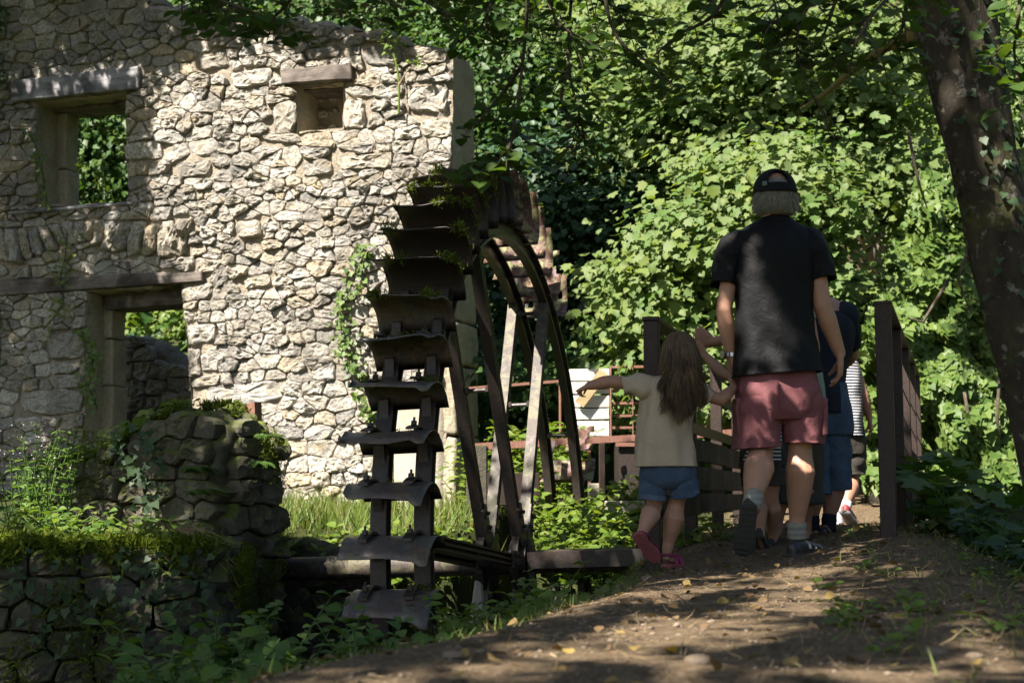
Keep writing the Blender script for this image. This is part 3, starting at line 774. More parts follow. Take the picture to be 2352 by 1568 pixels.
rubble_wall('garden_wall', 'low overgrown stone wall seen through the lower doorway', (a.x, a.y), (b.x, b.y), -0.2, lambda t_: 1.62 - 0.35 * smooth01((t_ - 0.25) * 2.0), 0.35, MAT['stone'], 0.24)
# ------------------------------------------------------------------ leaves and blades
def tmpl_ovate(w=0.42, fold=0.10, curl=-0.12):
    v = [(0, 0, 0), (w * 0.8, 0.28, fold), (w, 0.52, fold), (w * 0.62, 0.80, fold * 0.6 + curl * 0.4), (0, 1.0, curl), (-w * 0.62, 0.80, fold * 0.6 + curl * 0.4), (-w, 0.52, fold), (-w * 0.8, 0.28, fold), (0, 0.5, 0)]
    f = [(0, 1, 8), (1, 2, 8), (2, 3, 8), (3, 4, 8), (4, 5, 8), (5, 6, 8), (6, 7, 8), (7, 0, 8)]
    return np.array(v, float), np.array(f)
def tmpl_diamond(w=0.36, fold=0.08, curl=-0.1):
    return np.array([(0, 0, 0), (w, 0.45, fold), (0, 1, curl), (-w, 0.45, fold), (0, 0.45, 0)], float), np.array([(0, 1, 4), (1, 2, 4), (2, 3, 4), (3, 0, 4)])
def tmpl_maple():
    o = [(0, 0), (0.30, 0.02), (0.42, 0.20), (0.62, 0.33), (0.40, 0.45), (0.50, 0.78), (0.24, 0.68), (0.0, 1.0), (-0.24, 0.68), (-0.50, 0.78), (-0.40, 0.45), (-0.62, 0.33), (-0.42, 0.20), (-0.30, 0.02)]
    v = [(x, y, 0.10 * abs(x) - 0.10 * max(0, y - 0.5)) for x, y in o] + [(0, 0.36, -0.03)]
    return np.array(v, float), np.array([(i, (i + 1) % 14, 14) for i in range(14)])
def tmpl_ivy():
    o = [(0, 0.05), (0.34, -0.06), (0.48, 0.28), (0.30, 0.50), (0.0, 1.0), (-0.30, 0.50), (-0.48, 0.28), (-0.34, -0.06)]
    v = [(x, y, 0.08 * abs(x)) for x, y in o] + [(0, 0.35, 0)]
    return np.array(v, float), np.array([(i, (i + 1) % 8, 8) for i in range(8)])
def tmpl_blade(w=0.05):
    return np.array([(-w, 0, 0), (w, 0, 0), (w * 0.7, 0.5, 0.05), (-w * 0.7, 0.5, 0.05), (0, 1, 0.28)], float), np.array([(0, 1, 2), (0, 2, 3), (3, 2, 4)])
T_OV, T_DI, T_MA, T_IV, T_BL = tmpl_ovate(), tmpl_diamond(), tmpl_maple(), tmpl_ivy(), tmpl_blade()
def unit(a): return a / np.maximum(1e-9, np.linalg.norm(a, axis=1, keepdims=True))
def leaf_arrays(P, N, D, size, tm):
    P = np.asarray(P, float); N = unit(np.asarray(N, float)); D = np.asarray(D, float)
    D = unit(D - N * (D * N).sum(1, keepdims=True)); S = np.cross(D, N)
    tv, tf = tm; k = len(tv); n = len(P); size = np.broadcast_to(np.asarray(size, float), (n,))
    V = P[:, None, :] + size[:, None, None] * (tv[None, :, 0:1] * S[:, None, :] + tv[None, :, 1:2] * D[:, None, :] + tv[None, :, 2:3] * N[:, None, :])
    F = (tf[None] + (np.arange(n) * k)[:, None, None]).reshape(-1, 3)
    return V.reshape(-1, 3), F, k
def leaves(name, P, N, D, size, tm, mat, parent=None, rnd=None):
    V, F, k = leaf_arrays(P, N, D, size, tm)
    r = rng.random(len(P)) if rnd is None else np.asarray(rnd)
    return mk_np(name, V, F, mat, parent, False, np.repeat(r, k))
def rdir(n, up=0.0):
    v = rng.normal(size=(n, 3)); v = unit(v); v[:, 2] += up; return unit(v)
def moss_on(name, pts, per, size, parent, mat='moss', spread=0.012, up=0.9):
    P = np.repeat(np.asarray(pts, float), per, axis=0); P = P + rng.normal(size=P.shape) * spread
    n = len(P); D = rdir(n, up); N = rdir(n)
    o = leaves(name, P, N, D, size * rng.uniform(0.5, 1.3, n), tmpl_blade(0.14), MAT[mat], parent); o['kind'] = 'stuff'; return o

# ------------------------------------------------------------------ water wheel
wheel = thing('water_wheel', 'tall narrow rusted iron water wheel with curved paddles standing beside the path', 'water wheel')
wheel.matrix_world = Matrix(((WA.x, -WN.x, WU.x, WC.x), (WA.y, -WN.y, WU.y, WC.y), (WA.z, -WN.z, WU.z, WC.z), (0, 0, 0, 1)))
RS = -0.205                                   # the second rim, along the axle
def wl_(x, rho, phi): return Vector((x, -rho * math.cos(phi), rho * math.sin(phi)))
def ring(x0, mat):
    m = MB(); n = 120
    for (xa, xb, ra, rb) in ((-0.037, 0.037, 1.972, 1.986), (-0.026, 0.026, 1.876, 1.890), (-0.007, 0.007, 1.890, 1.972)):
        b0 = len(m.v)
        for i in range(n):
            ph = 2 * math.pi * i / n
            for (x, r) in ((xa, ra), (xb, ra), (xb, rb), (xa, rb)): m.v.append(tuple(wl_(x0 + x, r, ph)))
        for i in range(n):
            for k in range(4):
                a = b0 + i * 4 + k; b = b0 + i * 4 + (k + 1) % 4; c = b0 + ((i + 1) % n) * 4 + (k + 1) % 4; d = b0 + ((i + 1) % n) * 4 + k
                m.f.append((a, d, c, b))
    return m.build('rim', mat, wheel)
ring(0.0, MAT['iron']); ring(RS, MAT['iron'])
def spoke(x0, phi, r0, r1, mat, off=0.0, w=0.062):
    m = MB(); a = wl_(x0, r0, phi); b = wl_(x0, r1, phi); tdir = Vector((0, math.sin(phi), math.cos(phi)))
    a += tdir * off; b += tdir * off * 0.6
    m.bar(a, b, w, 0.012, Vector((1, 0, 0)).cross((b - a).normalized()))       # plate across
    m.bar(a, b, 0.012, w * 0.9, tdir)
    for s in (-1, 1): m.bar(a + tdir * s * w * 0.45, b + tdir * s * w * 0.45, w, 0.010, tdir)
    o = m.build('spoke', mat, wheel); return o
FS = [(5.5, 'iron'), (63.5, 'iron'), (120.5, 'ironlight'), (184, 'iron'), (243, 'iron'), (300, 'iron')]
for dg, mt in FS: spoke(0.0, R(dg), 0.12, 1.885, MAT[mt])
for dg, mt in FS: spoke(RS, R(dg), 0.12, 1.885, MAT[mt])
def rod(phi, rho, mat='iron', x0=RS - 0.03, x1=0.03):
    m = MB(); m.tube([wl_(x0, rho, phi), wl_(x1, rho, phi)], 0.0125, 8)
    for x in (RS + 0.045, -0.045): m.tube([wl_(x - 0.008, rho, phi), wl_(x + 0.008, rho, phi)], 0.022, 6)
    return m.build('tie_rod', MAT[mat], wheel)
for dg, rho in ((63.5, 1.08), (120.5, 1.10), (120.5, 1.82), (5.5, 1.1), (155, 1.9), (184, 1.1)): rod(R(dg), rho)
# hubs, gussets, axle
for x0 in (0.0, RS):
    m = MB()
    m.tube([(x0 - 0.05, 0, 0), (x0 + 0.05, 0, 0)], 0.13, 20); m.tube([(x0 - 0.02, 0, 0), (x0 + 0.02, 0, 0)], 0.19, 24)
    m.build('hub', MAT['iron'], wheel)
    for dg, _ in FS:
        m = MB(); td = Vector((0, math.sin(R(dg)), math.cos(R(dg))))
        m.bar(wl_(x0 + 0.034, 0.10, R(dg)), wl_(x0 + 0.034, 0.36, R(dg)), 0.014, 0.095, td)
        for rr_ in (0.22, 0.31):
            for s in (-0.025, 0.025): m.tube([wl_(x0 + 0.04, rr_, R(dg)) + td * s, wl_(x0 + 0.058, rr_, R(dg)) + td * s], 0.011, 6)
        m.build('gusset', MAT['iron'], wheel)
m = MB(); m.tube([(-2.4, 0, 0), (-0.05, 0, 0), (0.9, 0, 0)], 0.068, 24); m.build('axle', MAT['ironlight'], wheel, True)
m = MB()
m.bar((0.06, -0.01, 0.055), (0.92, -0.01, 0.055), 0.20, 0.012); m.bar((0.06, -0.105, 0.01), (0.92, -0.105, 0.01), 0.012, 0.085); m.bar((0.06, 0.085, 0.01), (0.92, 0.085, 0.01), 0.012, 0.085)
m.build('axle_cover', MAT['iron'], wheel)
m = MB(); m.bar((0.055, 0.0, -0.55), (0.055, 0.0, 0.13), 0.10, 0.03, (1, 0, 0)); m.bar((0.07, -0.02, -0.3), (0.07, -0.02, 0.1), 0.03, 0.05, (0, 1, 0)); m.build('bearing_bracket', MAT['iron'], wheel)
NP = 56; OFF = 17.8
prof = [(-0.03, -0.012), (0.02, 0.020), (0.07, 0.036), (0.12, 0.036), (0.17, 0.020), (0.218, -0.006), (0.260, -0.038), (0.292, -0.072)]
def paddle_point(phi, rt, x):
    rho, tau = rt
    er = Vector((0, -math.cos(phi), math.sin(phi))); et = Vector((0, math.sin(phi), math.cos(phi)))
    return Vector((x, 0, 0)) + er * (1.985 + rho) + et * tau
for k in range(NP):
    dg = (OFF + 360.0 / NP * k) % 360.0
    if 133 < dg < 154 or 185 < dg < 345: continue
    phi = R(dg); far = 85 < dg < 133; rot = 120 < dg < 133; remn = dg >= 154 and dg < 190
    pr = prof
    sd = k * 3.7; xa = -0.30 + random.uniform(-0.02, 0.02); xb = 0.095 + random.uniform(-0.012, 0.012); n = 12
    ben = random.uniform(-0.02, 0.02); root = thing('tmp', None, None) if False else None
    V = []; F = []; mlen = len(pr)
    def pp(i, j, side):
        x = xa + (xb - xa) * i / n; rho, tau = pr[j]
        s = (i / n - 0.5)
        edge = (j / (mlen - 1)) ** 2
        tau2 = tau + ben * s * 2 * edge + 0.018 * edge * n3((x * 5, sd, 0), 1.0) + (0.022 * edge if i >= n - 1 else 0) * -1 + (0.04 * edge if i == 0 and random.random() < 0.3 else 0)
        rho2 = rho + 0.018 * edge * n3((x * 7, sd, 4), 1.0)
        return paddle_point(phi, (rho2 - 0.003 * side, tau2 - 0.004 * side), x)
    for side in (0, 1):
        for i in range(n + 1):
            for j in range(mlen): V.append(pp(i, j, side))
    st = (n + 1) * mlen; cellok = {}
    for i in range(n):
        for j in range(mlen - 1):
            ok = True
            if rot: ok = n3((i * 0.35, j * 0.5, sd), 1.0) < 0.12 and not (j > 5 and random.random() < 0.5)
            if remn: ok = n3((i * 0.30, j * 0.45, sd), 1.0) < 0.10 and (i > n * 0.45 or dg > 160)
            cellok[(i, j)] = ok
    if rot or remn:                                   # keep the largest connected scrap
        best = set(); seen = set()
        for c0 in cellok:
            if not cellok[c0] or c0 in seen: continue
            comp = {c0}; st0 = [c0]
            while st0:
                ci, cj = st0.pop()
                for nb in ((ci + 1, cj), (ci - 1, cj), (ci, cj + 1), (ci, cj - 1)):
                    if cellok.get(nb) and nb not in comp: comp.add(nb); st0.append(nb)
            seen |= comp
            if len(comp) > len(best): best = comp
        cellok = {c0: (c0 in best) for c0 in cellok}
    for (i, j), ok in cellok.items():
        if not ok: continue
        a = i * mlen + j; b = a + mlen
        F.append((a, b, b + 1, a + 1)); F.append((st + a, st + a + 1, st + b + 1, st + b))
        for (di, dj, e) in ((-1, 0, (a, a + 1)), (1, 0, (b + 1, b)), (0, -1, (b, a)), (0, 1, (a + 1, b + 1))):
            if not cellok.get((i + di, j + dj), False): F.append((e[0], e[1], e[1] + st, e[0] + st))
    used = sorted({q for f_ in F for q in f_}); rem = {q: i_ for i_, q in enumerate(used)}; V = [V[q] for q in used]; F = [tuple(rem[q] for q in f_) for f_ in F]
    pd = mk('paddle', V, F, MAT['rustiron'] if (far or remn) else MAT['plateiron'] if (dg < 40 or dg > 340) else MAT['iron'], wheel, True)
    if far: pd['label'] = 'rusted lichen-spotted paddle on the far side'
    # straps over the rims
    for x in (0.0, RS):
        m = MB(); w = 0.022
        pts = [paddle_point(phi, (p[0] + 0.003, p[1] + 0.010), x) for p in prof[:6]]
        for sgn in (1,):
            vs = []
            for q, p in enumerate(pts):
                e = 0.012; et = Vector((0, math.sin(phi), math.cos(phi)))
                vs += [p + Vector((-w, 0, 0)), p + Vector((w, 0, 0)), p + Vector((w, 0, 0)) + et * e, p + Vector((-w, 0, 0)) + et * e]
            fs = []
            for q in range(len(pts) - 1):
                for c in range(4): fs.append((q * 4 + c, (q + 1) * 4 + c, (q + 1) * 4 + (c + 1) % 4, q * 4 + (c + 1) % 4))
            fs += [(0, 1, 2, 3), tuple(len(vs) - 4 + c for c in (3, 2, 1, 0))]; m.add(vs, fs)
        et = Vector((0, math.sin(phi), math.cos(phi)))
        for q in (0, 4):
            p = pts[q] + et * 0.010; m.tube([p, p + et * 0.020], 0.014, 6); m.tube([p + et * 0.02, p + et * 0.038], 0.006, 6)
        m.build('strap', MAT['iron'], pd)
        if not remn:
            m = MB(); er = Vector((0, -math.cos(phi), math.sin(phi)))
            b0 = wl_(x, 1.97, phi); vs = []
            for sx in (-0.022, 0.022):
                X = Vector((sx, 0, 0))
                vs += [b0 + X - et * 0.11, b0 + X + et * 0.02, b0 + X + er * 0.045 + et * 0.020, b0 + X + er * 0.050 + et * 0.005, b0 + X + er * 0.022 - et * 0.05]
            m.add(vs, [(0, 1, 2, 3, 4), (9, 8, 7, 6, 5), (0, 5, 6, 1), (1, 6, 7, 2), (2, 7, 8, 3), (3, 8, 9, 4), (4, 9, 5, 0)])
            m.build('bracket', MAT['iron'], pd)
    if 20 < dg < 108:
        pts = []
        for i in range(46):
            x = xa + (xb - xa) * random.random()
            if n3((x * 6, sd, 8), 1.0) < -0.05: continue
            j = random.choice([mlen - 1, mlen - 1, mlen - 2]) if dg > 36 else random.choice([2, 3, 4])
            q = pp(min(n, int((x - xa) / (xb - xa) * n)), j, 0); pts.append((x, q.y, q.z))
        if 40 < dg < 75:
            for i in range(16): q = pp(n, random.randint(3, mlen - 1), 0); pts.append((q.x, q.y, q.z))
        if pts: moss_on('moss', pts, 9, 0.028, pd, spread=0.010, up=0.6)
    elif dg >= 345 or dg < 20:
        pts = []
        for i in range(60):
            x = xa + (xb - xa) * random.random()
            if n3((x * 7, sd, 8), 1.0) < 0.12: continue
            q = pp(min(n, int((x - xa) / (xb - xa) * n)), random.choice([1, 2, 3, 4]), 0); pts.append((x, q.y, q.z + 0.004))
        if pts: moss_on('moss', pts, 7, 0.018, pd, spread=0.010, up=0.8)

# ------------------------------------------------------------------ mossy pier, ledge, foundation edge
def rock_mass(name, label, cols, rows, y_front, mat, cat='wall', parent=None):
    pass
A = at(95, 1250, 8.75); B = at(500, 1250, 8.05)
ztop = lambda t_: ninterp(t_, [0, 0.12, 0.28, 0.45, 0.62, 0.76, 0.9, 1.0], [0.04, 0.16, 0.22, 0.30, 0.40, 0.47, 0.46, 0.40])
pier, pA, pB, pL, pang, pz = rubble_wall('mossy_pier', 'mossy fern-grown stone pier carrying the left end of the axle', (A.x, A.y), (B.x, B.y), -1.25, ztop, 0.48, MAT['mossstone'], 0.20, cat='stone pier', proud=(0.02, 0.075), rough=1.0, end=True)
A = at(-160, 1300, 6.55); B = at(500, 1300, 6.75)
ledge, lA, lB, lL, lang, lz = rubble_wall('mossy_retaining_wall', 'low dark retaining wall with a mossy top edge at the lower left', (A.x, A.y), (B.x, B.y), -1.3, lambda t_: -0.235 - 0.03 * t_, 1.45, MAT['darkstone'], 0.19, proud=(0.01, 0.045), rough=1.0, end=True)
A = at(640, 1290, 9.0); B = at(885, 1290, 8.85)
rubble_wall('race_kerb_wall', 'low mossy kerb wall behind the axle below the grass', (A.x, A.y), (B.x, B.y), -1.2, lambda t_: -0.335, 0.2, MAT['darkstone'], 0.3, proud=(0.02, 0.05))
def on_wall(o, L, u, depth, h):
    M_ = Matrix.Translation(o.location) @ Matrix.Rotation(o.rotation_euler[2], 4, 'Z'); return M_ @ Vector((u, depth, h))
# moss cushions on their tops
pts = []
for i in range(1500):
    u = random.uniform(0.05, pL - 0.05); d = random.uniform(0.0, 0.4)
    if n3((u, d, 0), 3.5) < -0.05: continue
    pts.append((u, d, ztop(u / pL) - pz + 0.01 + 0.04 * math.sin(math.pi * min(1, d / 0.75)) + 0.05 * n3((u, 0.03 + d, 0), 3.0)))
moss_on('moss', pts, 7, 0.035, pier, spread=0.015)
pts = []
for i in range(2600):
    u = random.uniform(0.0, lL); d = random.uniform(-0.06, 0.3)
    if n3((u, d, 3), 4.0) < -0.02: continue
    pts.append((u, d, -0.235 - 0.03 * u / lL - lz - 0.0 - max(0, -d) * random.uniform(0.2, 2.0)))
moss_on('moss', pts, 7, 0.045, ledge, spread=0.02, up=0.3)

# moss growing on the faces too
def face_moss(o, L, hmax, n, seed, endd):
    pts = []
    for i in range(n):
        if endd and random.random() < 0.45: u = L + 0.08 + random.uniform(0, 0.05); d = random.uniform(0.0, endd)
        else: u = random.uniform(0.0, L); d = -0.05 - random.uniform(0, 0.05)
        h = random.uniform(0.1, hmax)
        if n3((u * 1.5 + d * 1.5, h * 0.9, seed), 2.6) < 0.10 + 0.15 * (1 - h / hmax): continue
        pts.append((u, d, h))
    moss_on('moss', pts, 8, 0.026, o, spread=0.022, up=0.1)
face_moss(pier, pL, 1.6, 2600, 3.0, 0.45); face_moss(ledge, lL, 1.0, 2200, 8.0, 1.3)
# ------------------------------------------------------------------ stub of a steel beam
bs = at(588, 1045, 9.6)
st_ = thing('steel_beam_stub', 'upright rusty steel channel stub standing before the sunlit wall', 'steel beam', bs, (R(3), R(-2), R(-30)))
m = MB(); m.box((0, 0, 0.155), (0.055, 0.006, 0.2)); m.box((0.055, -0.03, 0.155), (0.006, 0.036, 0.2)); m.box((-0.055, -0.018, 0.14), (0.006, 0.024, 0.19))
m.build('channel', MAT['redsteel'], st_)
# ------------------------------------------------------------------ footbridge railings
dL = Vector((math.sin(R(15.0)), math.cos(R(15.0)), 0))
PL0 = at(1502, 1268, 7.0); PL0.z = 0
lr = thing('bridge_railing', 'dark brown steel railing with grey boards left of the walkers', 'railing')
zt = 0.846
def lp(t_, z, off=0.0):
    p = PL0 + dL * t_; n_ = Vector((-dL.y, dL.x, 0)); return Vector((p.x + n_.x * off, p.y + n_.y * off, z))
postt = [0.0, 1.33, 2.62, 3.9, 5.2]
for t_ in postt:
    p = lp(t_, 0); m = MB(); m.bar(lp(t_, gz(p.x, p.y) - 0.15), lp(t_, zt - 0.004), 0.075, 0.055, dL); bevel(m.build('post', MAT['brownsteel'], lr), 0.004)
m = MB(); m.bar(lp(-0.035, zt + 0.006), lp(5.3, zt + 0.006), 0.085, 0.02); bevel(m.build('handrail', MAT['brownsteel'], lr), 0.003)
for z in (0.60, 0.36):
    m = MB(); m.bar(lp(0.0, z, -0.045), lp(5.3, z, -0.045), 0.012, 0.06); m.build('rail', MAT['brownsteel'], lr)
for z0, z1 in ((0.165, 0.305), (0.005, 0.150), (-0.13, -0.006)):
    for ta, tb in ((0.0, 1.33), (1.335, 2.62), (2.625, 3.9), (3.905, 5.2)):
        m = MB(); j = random.uniform(-0.006, 0.006)
        m.bar(lp(ta, (z0 + z1) / 2 + j, -0.052 + random.uniform(-0.003, 0.003)), lp(tb, (z0 + z1) / 2 + j * 0.3, -0.052), 0.028, z1 - z0 - 0.012)
        bevel(m.build('board', MAT['board'], lr), 0.004)
# right hand fence
dR = Vector((math.sin(R(17.6)), math.cos(R(17.6)), 0)); PR0 = at(2042, 1225, 6.9); PR0.z = 0
rf = thing('wire_fence', 'dark steel wire fence with square posts right of the walkers', 'fence')
def rp(t_, z, off=0.0):
    p = PR0 + dR * t_; n_ = Vector((-dR.y, dR.x, 0)); return Vector((p.x + n_.x * off, p.y + n_.y * off, z))
for t_ in (0.0, 1.15, 2.3, 3.45, 4.6):
    p = rp(t_, 0); m = MB(); m.bar(rp(t_, gz(p.x, p.y) - 0.2), rp(t_, 0.914), 0.078, 0.06, dR); bevel(m.build('post', MAT['brownsteel'], rf), 0.004)
m = MB(); m.bar(rp(-0.03, 0.92), rp(4.65, 0.92), 0.085, 0.014); m.build('top_rail', MAT['brownsteel'], rf)
for z in (0.75, 0.57, 0.39, 0.21, 0.03, -0.12):
    m = MB(); n = 12; m.tube([rp(4.6 * i / n, z - 0.012 * math.sin(math.pi * ((i / 2) % 1)), -0.0) + Vector((-0.045, 0, 0)) for i in range(n + 1)], 0.0042, 5); m.build('wire', MAT['wire'], rf)
# lattice railing beyond
far = thing('lattice_railing', 'sunlit red-brown lattice steel railing at the far end of the path', 'railing')
fp = at(2022, 1085, 12.6)
zf = lambda py: (HOR - py) / FPX * 12.6
m = MB()
for px in (1998, 2016):
    q = at(px, 1080, 12.6); m.bar((q.x, 12.6, zf(1125)), (q.x, 12.6, zf(852 if px < 2005 else 812)), 0.028, 0.03, (0, 1, 0))
m.build('upright', MAT['redsteel'], far)
for k, py in enumerate((862, 902, 943, 985)):
    m = MB(); a = at(1997, py, 12.6); b = at(2020, py - 22, 12.6); c = at(2022, py + 20, 12.6)
    m.bar(a, b, 0.06, 0.045); m.bar(a, c, 0.06, 0.03); m.build('lattice_bar', MAT['redsteel'], far)
m = MB(); m.bar(at(1997, 852, 12.6), at(2026, 798, 12.6), 0.07, 0.04); m.build('cap_plate', MAT['redsteel'], far)
for k, py in enumerate((842, 870, 899, 955)):
    m = MB(); m.bar(at(1900, py + 3, 13.0), at(1998, py, 12.62), 0.02, 0.02); m.build('rail', MAT['redsteel'], far)
for px in (2002, 2017):
    m = MB(); m.bar(at(px, 1000, 12.55), at(px + 6, 1112, 12.55), 0.05, 0.03, (0, 1, 0)); m.build('kick_board', MAT['redsteel'], far)

# ------------------------------------------------------------------ sluice
sl_ = thing('sluice_gate', 'pale boarded sluice gate with red-brown rails behind the wheel', 'sluice gate')
YS = 11.6
def bx(name, mat, px0, py0, px1, py1, Y, d=0.03, parent=None, tilt=0.0):
    a = at(px0, py0, Y); b = at(px1, py1, Y); m = MB(); m.box(((a.x + b.x) / 2, Y + d / 2, (a.z + b.z) / 2), (abs(b.x - a.x) / 2, d / 2, abs(a.z - b.z) / 2), Matrix.Rotation(tilt, 3, 'Y'), 0.002)
    return bevel(m.build(name, mat, parent), 0.004)
for k, (y0, y1) in enumerate(((847, 875), (877, 905), (908, 936), (938, 964), (967, 1002))):
    bx('board', MAT['paleboard'], 1308 + random.uniform(-3, 3), y0, 1400, y1 - 1, YS + random.uniform(0, 0.02), 0.035, sl_, R(random.uniform(-0.6, 0.6)))
m = MB(); m.bar(at(1330, 928, YS - 0.04), at(1388, 853, YS - 0.04), 0.02, 0.085, (0, 0, 1)); tag(m.build('brace', MAT['tanboard'], sl_), 'tan diagonal plank')
bx('post', MAT['redsteel'], 1401, 842, 1406, 1010, YS - 0.03, 0.03, sl_); bx('post', MAT['redsteel'], 1284, 872, 1290, 1000, YS, 0.03, sl_)
for px in (1452, 1500, 1560, 1620):
    bx('post', MAT['redsteel'], px, 842, px + 4, 1000, YS + 0.02, 0.02, sl_)
for k, (y0, y1) in enumerate(((843, 838), (898, 893), (926, 922), (955, 951), (982, 979))):
    m = MB(); m.bar(at(1404, y0, YS + 0.05), at(1690, y1, YS + 0.05), 0.02, 0.02); m.build('rail', MAT['redsteel'], sl_)
m = MB(); m.bar(at(1060, 893, YS), at(1286, 875, YS), 0.022, 0.022); m.build('rail', MAT['redsteel'], sl_)
m = MB(); m.bar(at(1090, 1026, 10.9), at(1300, 1014, 10.9), 0.05, 0.055); m.bar(at(1300, 1014, 10.9), at(1700, 992, 10.9), 0.05, 0.05); m.build('sill_beam', MAT['redsteel'], sl_)
bx('post', MAT['brownsteel'], 1376, 1018, 1391, 1195, 10.8, 0.05, sl_); bx('post', MAT['redsteel'], 1350, 1020, 1358, 1180, 11.2, 0.04, sl_)
bx('post', MAT['redsteel'], 1100, 1025, 1108, 1180, 10.9, 0.04, sl_)
cb = bx('concrete_pier', MAT['plaster'], 1352, 1110, 1378, 1240, 10.9, 0.12, None); tag(cb, 'short pale concrete pier under the sluice beam', 'concrete pier')
tk = thing('sluice_tank', 'dark iron tank below the sluice beam beside the girl', 'tank', at(1450, 1150, 11.2))
m = MB()
a = at(1428, 1022, 11.2); b = at(1520, 1150, 11.2); q = tk.location
m.box((0.06, 0.25, (a.z - b.z) * 0.5 + 0.02), ((b.x - a.x) / 2, 0.25, (a.z - b.z) / 2)); m.build('tank_body', MAT['iron'], tk)
m = MB(); m.bar((-0.12, -0.02, 0.44), (0.24, -0.02, 0.44), 0.03, 0.03); m.build('tank_rim', MAT['redsteel'], tk)
sb_ = bx('stone_slab', MAT['plaster'], 1394, 1150, 1500, 1176, 9.9, 0.4, None); tag(sb_, 'pale flat stone slab in the weeds below the tank', 'stone slab')
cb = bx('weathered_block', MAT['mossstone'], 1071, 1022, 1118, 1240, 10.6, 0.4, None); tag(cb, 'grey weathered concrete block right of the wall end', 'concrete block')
cb = bx('iron_plate', MAT['brownsteel'], 1118, 1085, 1240, 1160, 10.6, 0.03, None); tag(cb, 'brown iron plate seen between the wheel spokes', 'iron plate')
ws = thing('stone_wedge', 'upright pointed stone wedge under the axle', 'stone', at(1095, 1400, 7.7))
m = MB(); m.add([(-0.07, -0.05, -0.3), (0.06, -0.05, -0.3), (0.06, 0.07, -0.3), (-0.07, 0.07, -0.3), (-0.01, -0.02, 0.16), (0.03, -0.02, 0.14), (0.03, 0.03, 0.14), (-0.01, 0.03, 0.16)], [(0, 1, 5, 4), (1, 2, 6, 5), (2, 3, 7, 6), (3, 0, 4, 7), (4, 5, 6, 7), (3, 2, 1, 0)])
bevel(m.build('wedge', MAT['plaster'], ws), 0.01)
# ------------------------------------------------------------------ people
def limb(m, pts, rad, n=14):
    pts = [Vector(p) for p in pts]; rad = list(rad)
    sc = lambda r, k: (r[0] * k, r[1] * k) if not np.isscalar(r) else r * k
    mean = lambda r: r if np.isscalar(r) else (r[0] + r[1]) / 2
    d0 = (pts[0] - pts[1]).normalized(); d1 = (pts[-1] - pts[-2]).normalized(); a, b = rad[0], rad[-1]
    P = [pts[0] + d0 * mean(a) * 0.92, pts[0] + d0 * mean(a) * 0.6] + pts + [pts[-1] + d1 * mean(b) * 0.6, pts[-1] + d1 * mean(b) * 0.92]
    Rr = [sc(a, 0.35), sc(a, 0.78)] + rad + [sc(b, 0.78), sc(b, 0.35)]
    m.tube(P, Rr, n)
def ellipsoid(m, c, rx, ry, rz, rot=None, nu=16, nv=10, taper=0.0):
    c = Vector(c); vs = []; fs = []
    for j in range(nv + 1):
        th = math.pi * (0.02 + 0.96 * j / nv)
        for i in range(nu):
            ph = 2 * math.pi * i / nu; k = 1 + taper * math.cos(th)
            p = Vector((rx * k * math.sin(th) * math.cos(ph), ry * k * math.sin(th) * math.sin(ph), rz * math.cos(th)))
            vs.append(c + (rot @ p if rot else p))
    for j in range(nv):
        for i in range(nu): fs.append((j * nu + i, (j + 1) * nu + i, (j + 1) * nu + (i + 1) % nu, j * nu + (i + 1) % nu))
    fs += [tuple(range(nu)), tuple(nv * nu + i for i in range(nu))[::-1]]
    m.add(vs, fs)
def bake(o, voxel, it=3, fac=0.5):
    r = o.modifiers.new('r', 'REMESH'); r.mode = 'VOXEL'; r.voxel_size = voxel; r.use_smooth_shade = True
    s = o.modifiers.new('s', 'SMOOTH'); s.iterations = it; s.factor = fac
    dg = bpy.context.evaluated_depsgraph_get(); dg.update()
    me = bpy.data.meshes.new_from_object(o.evaluated_get(dg), depsgraph=dg); mats = list(o.data.materials)
    o.modifiers.clear(); old = o.data; o.data = me; me.name = o.name
    me.materials.clear()
    for q in mats: me.materials.append(q)
    bpy.data.meshes.remove(old); return o
def catmull(arr, m):
    A = np.asarray(arr, float); n = len(A); out = []
    for k in range(m + 1):
        x = k / m * (n - 1); i = min(int(x), n - 2); t_ = x - i
        p0, p1, p2, p3 = A[max(i - 1, 0)], A[i], A[i + 1], A[min(i + 2, n - 1)]
        out.append(0.5 * ((2 * p1) + (-p0 + p2) * t_ + (2 * p0 - 5 * p1 + 4 * p2 - p3) * t_ ** 2 + (-p0 + 3 * p1 - 3 * p2 + p3) * t_ ** 3))
    return np.array(out)
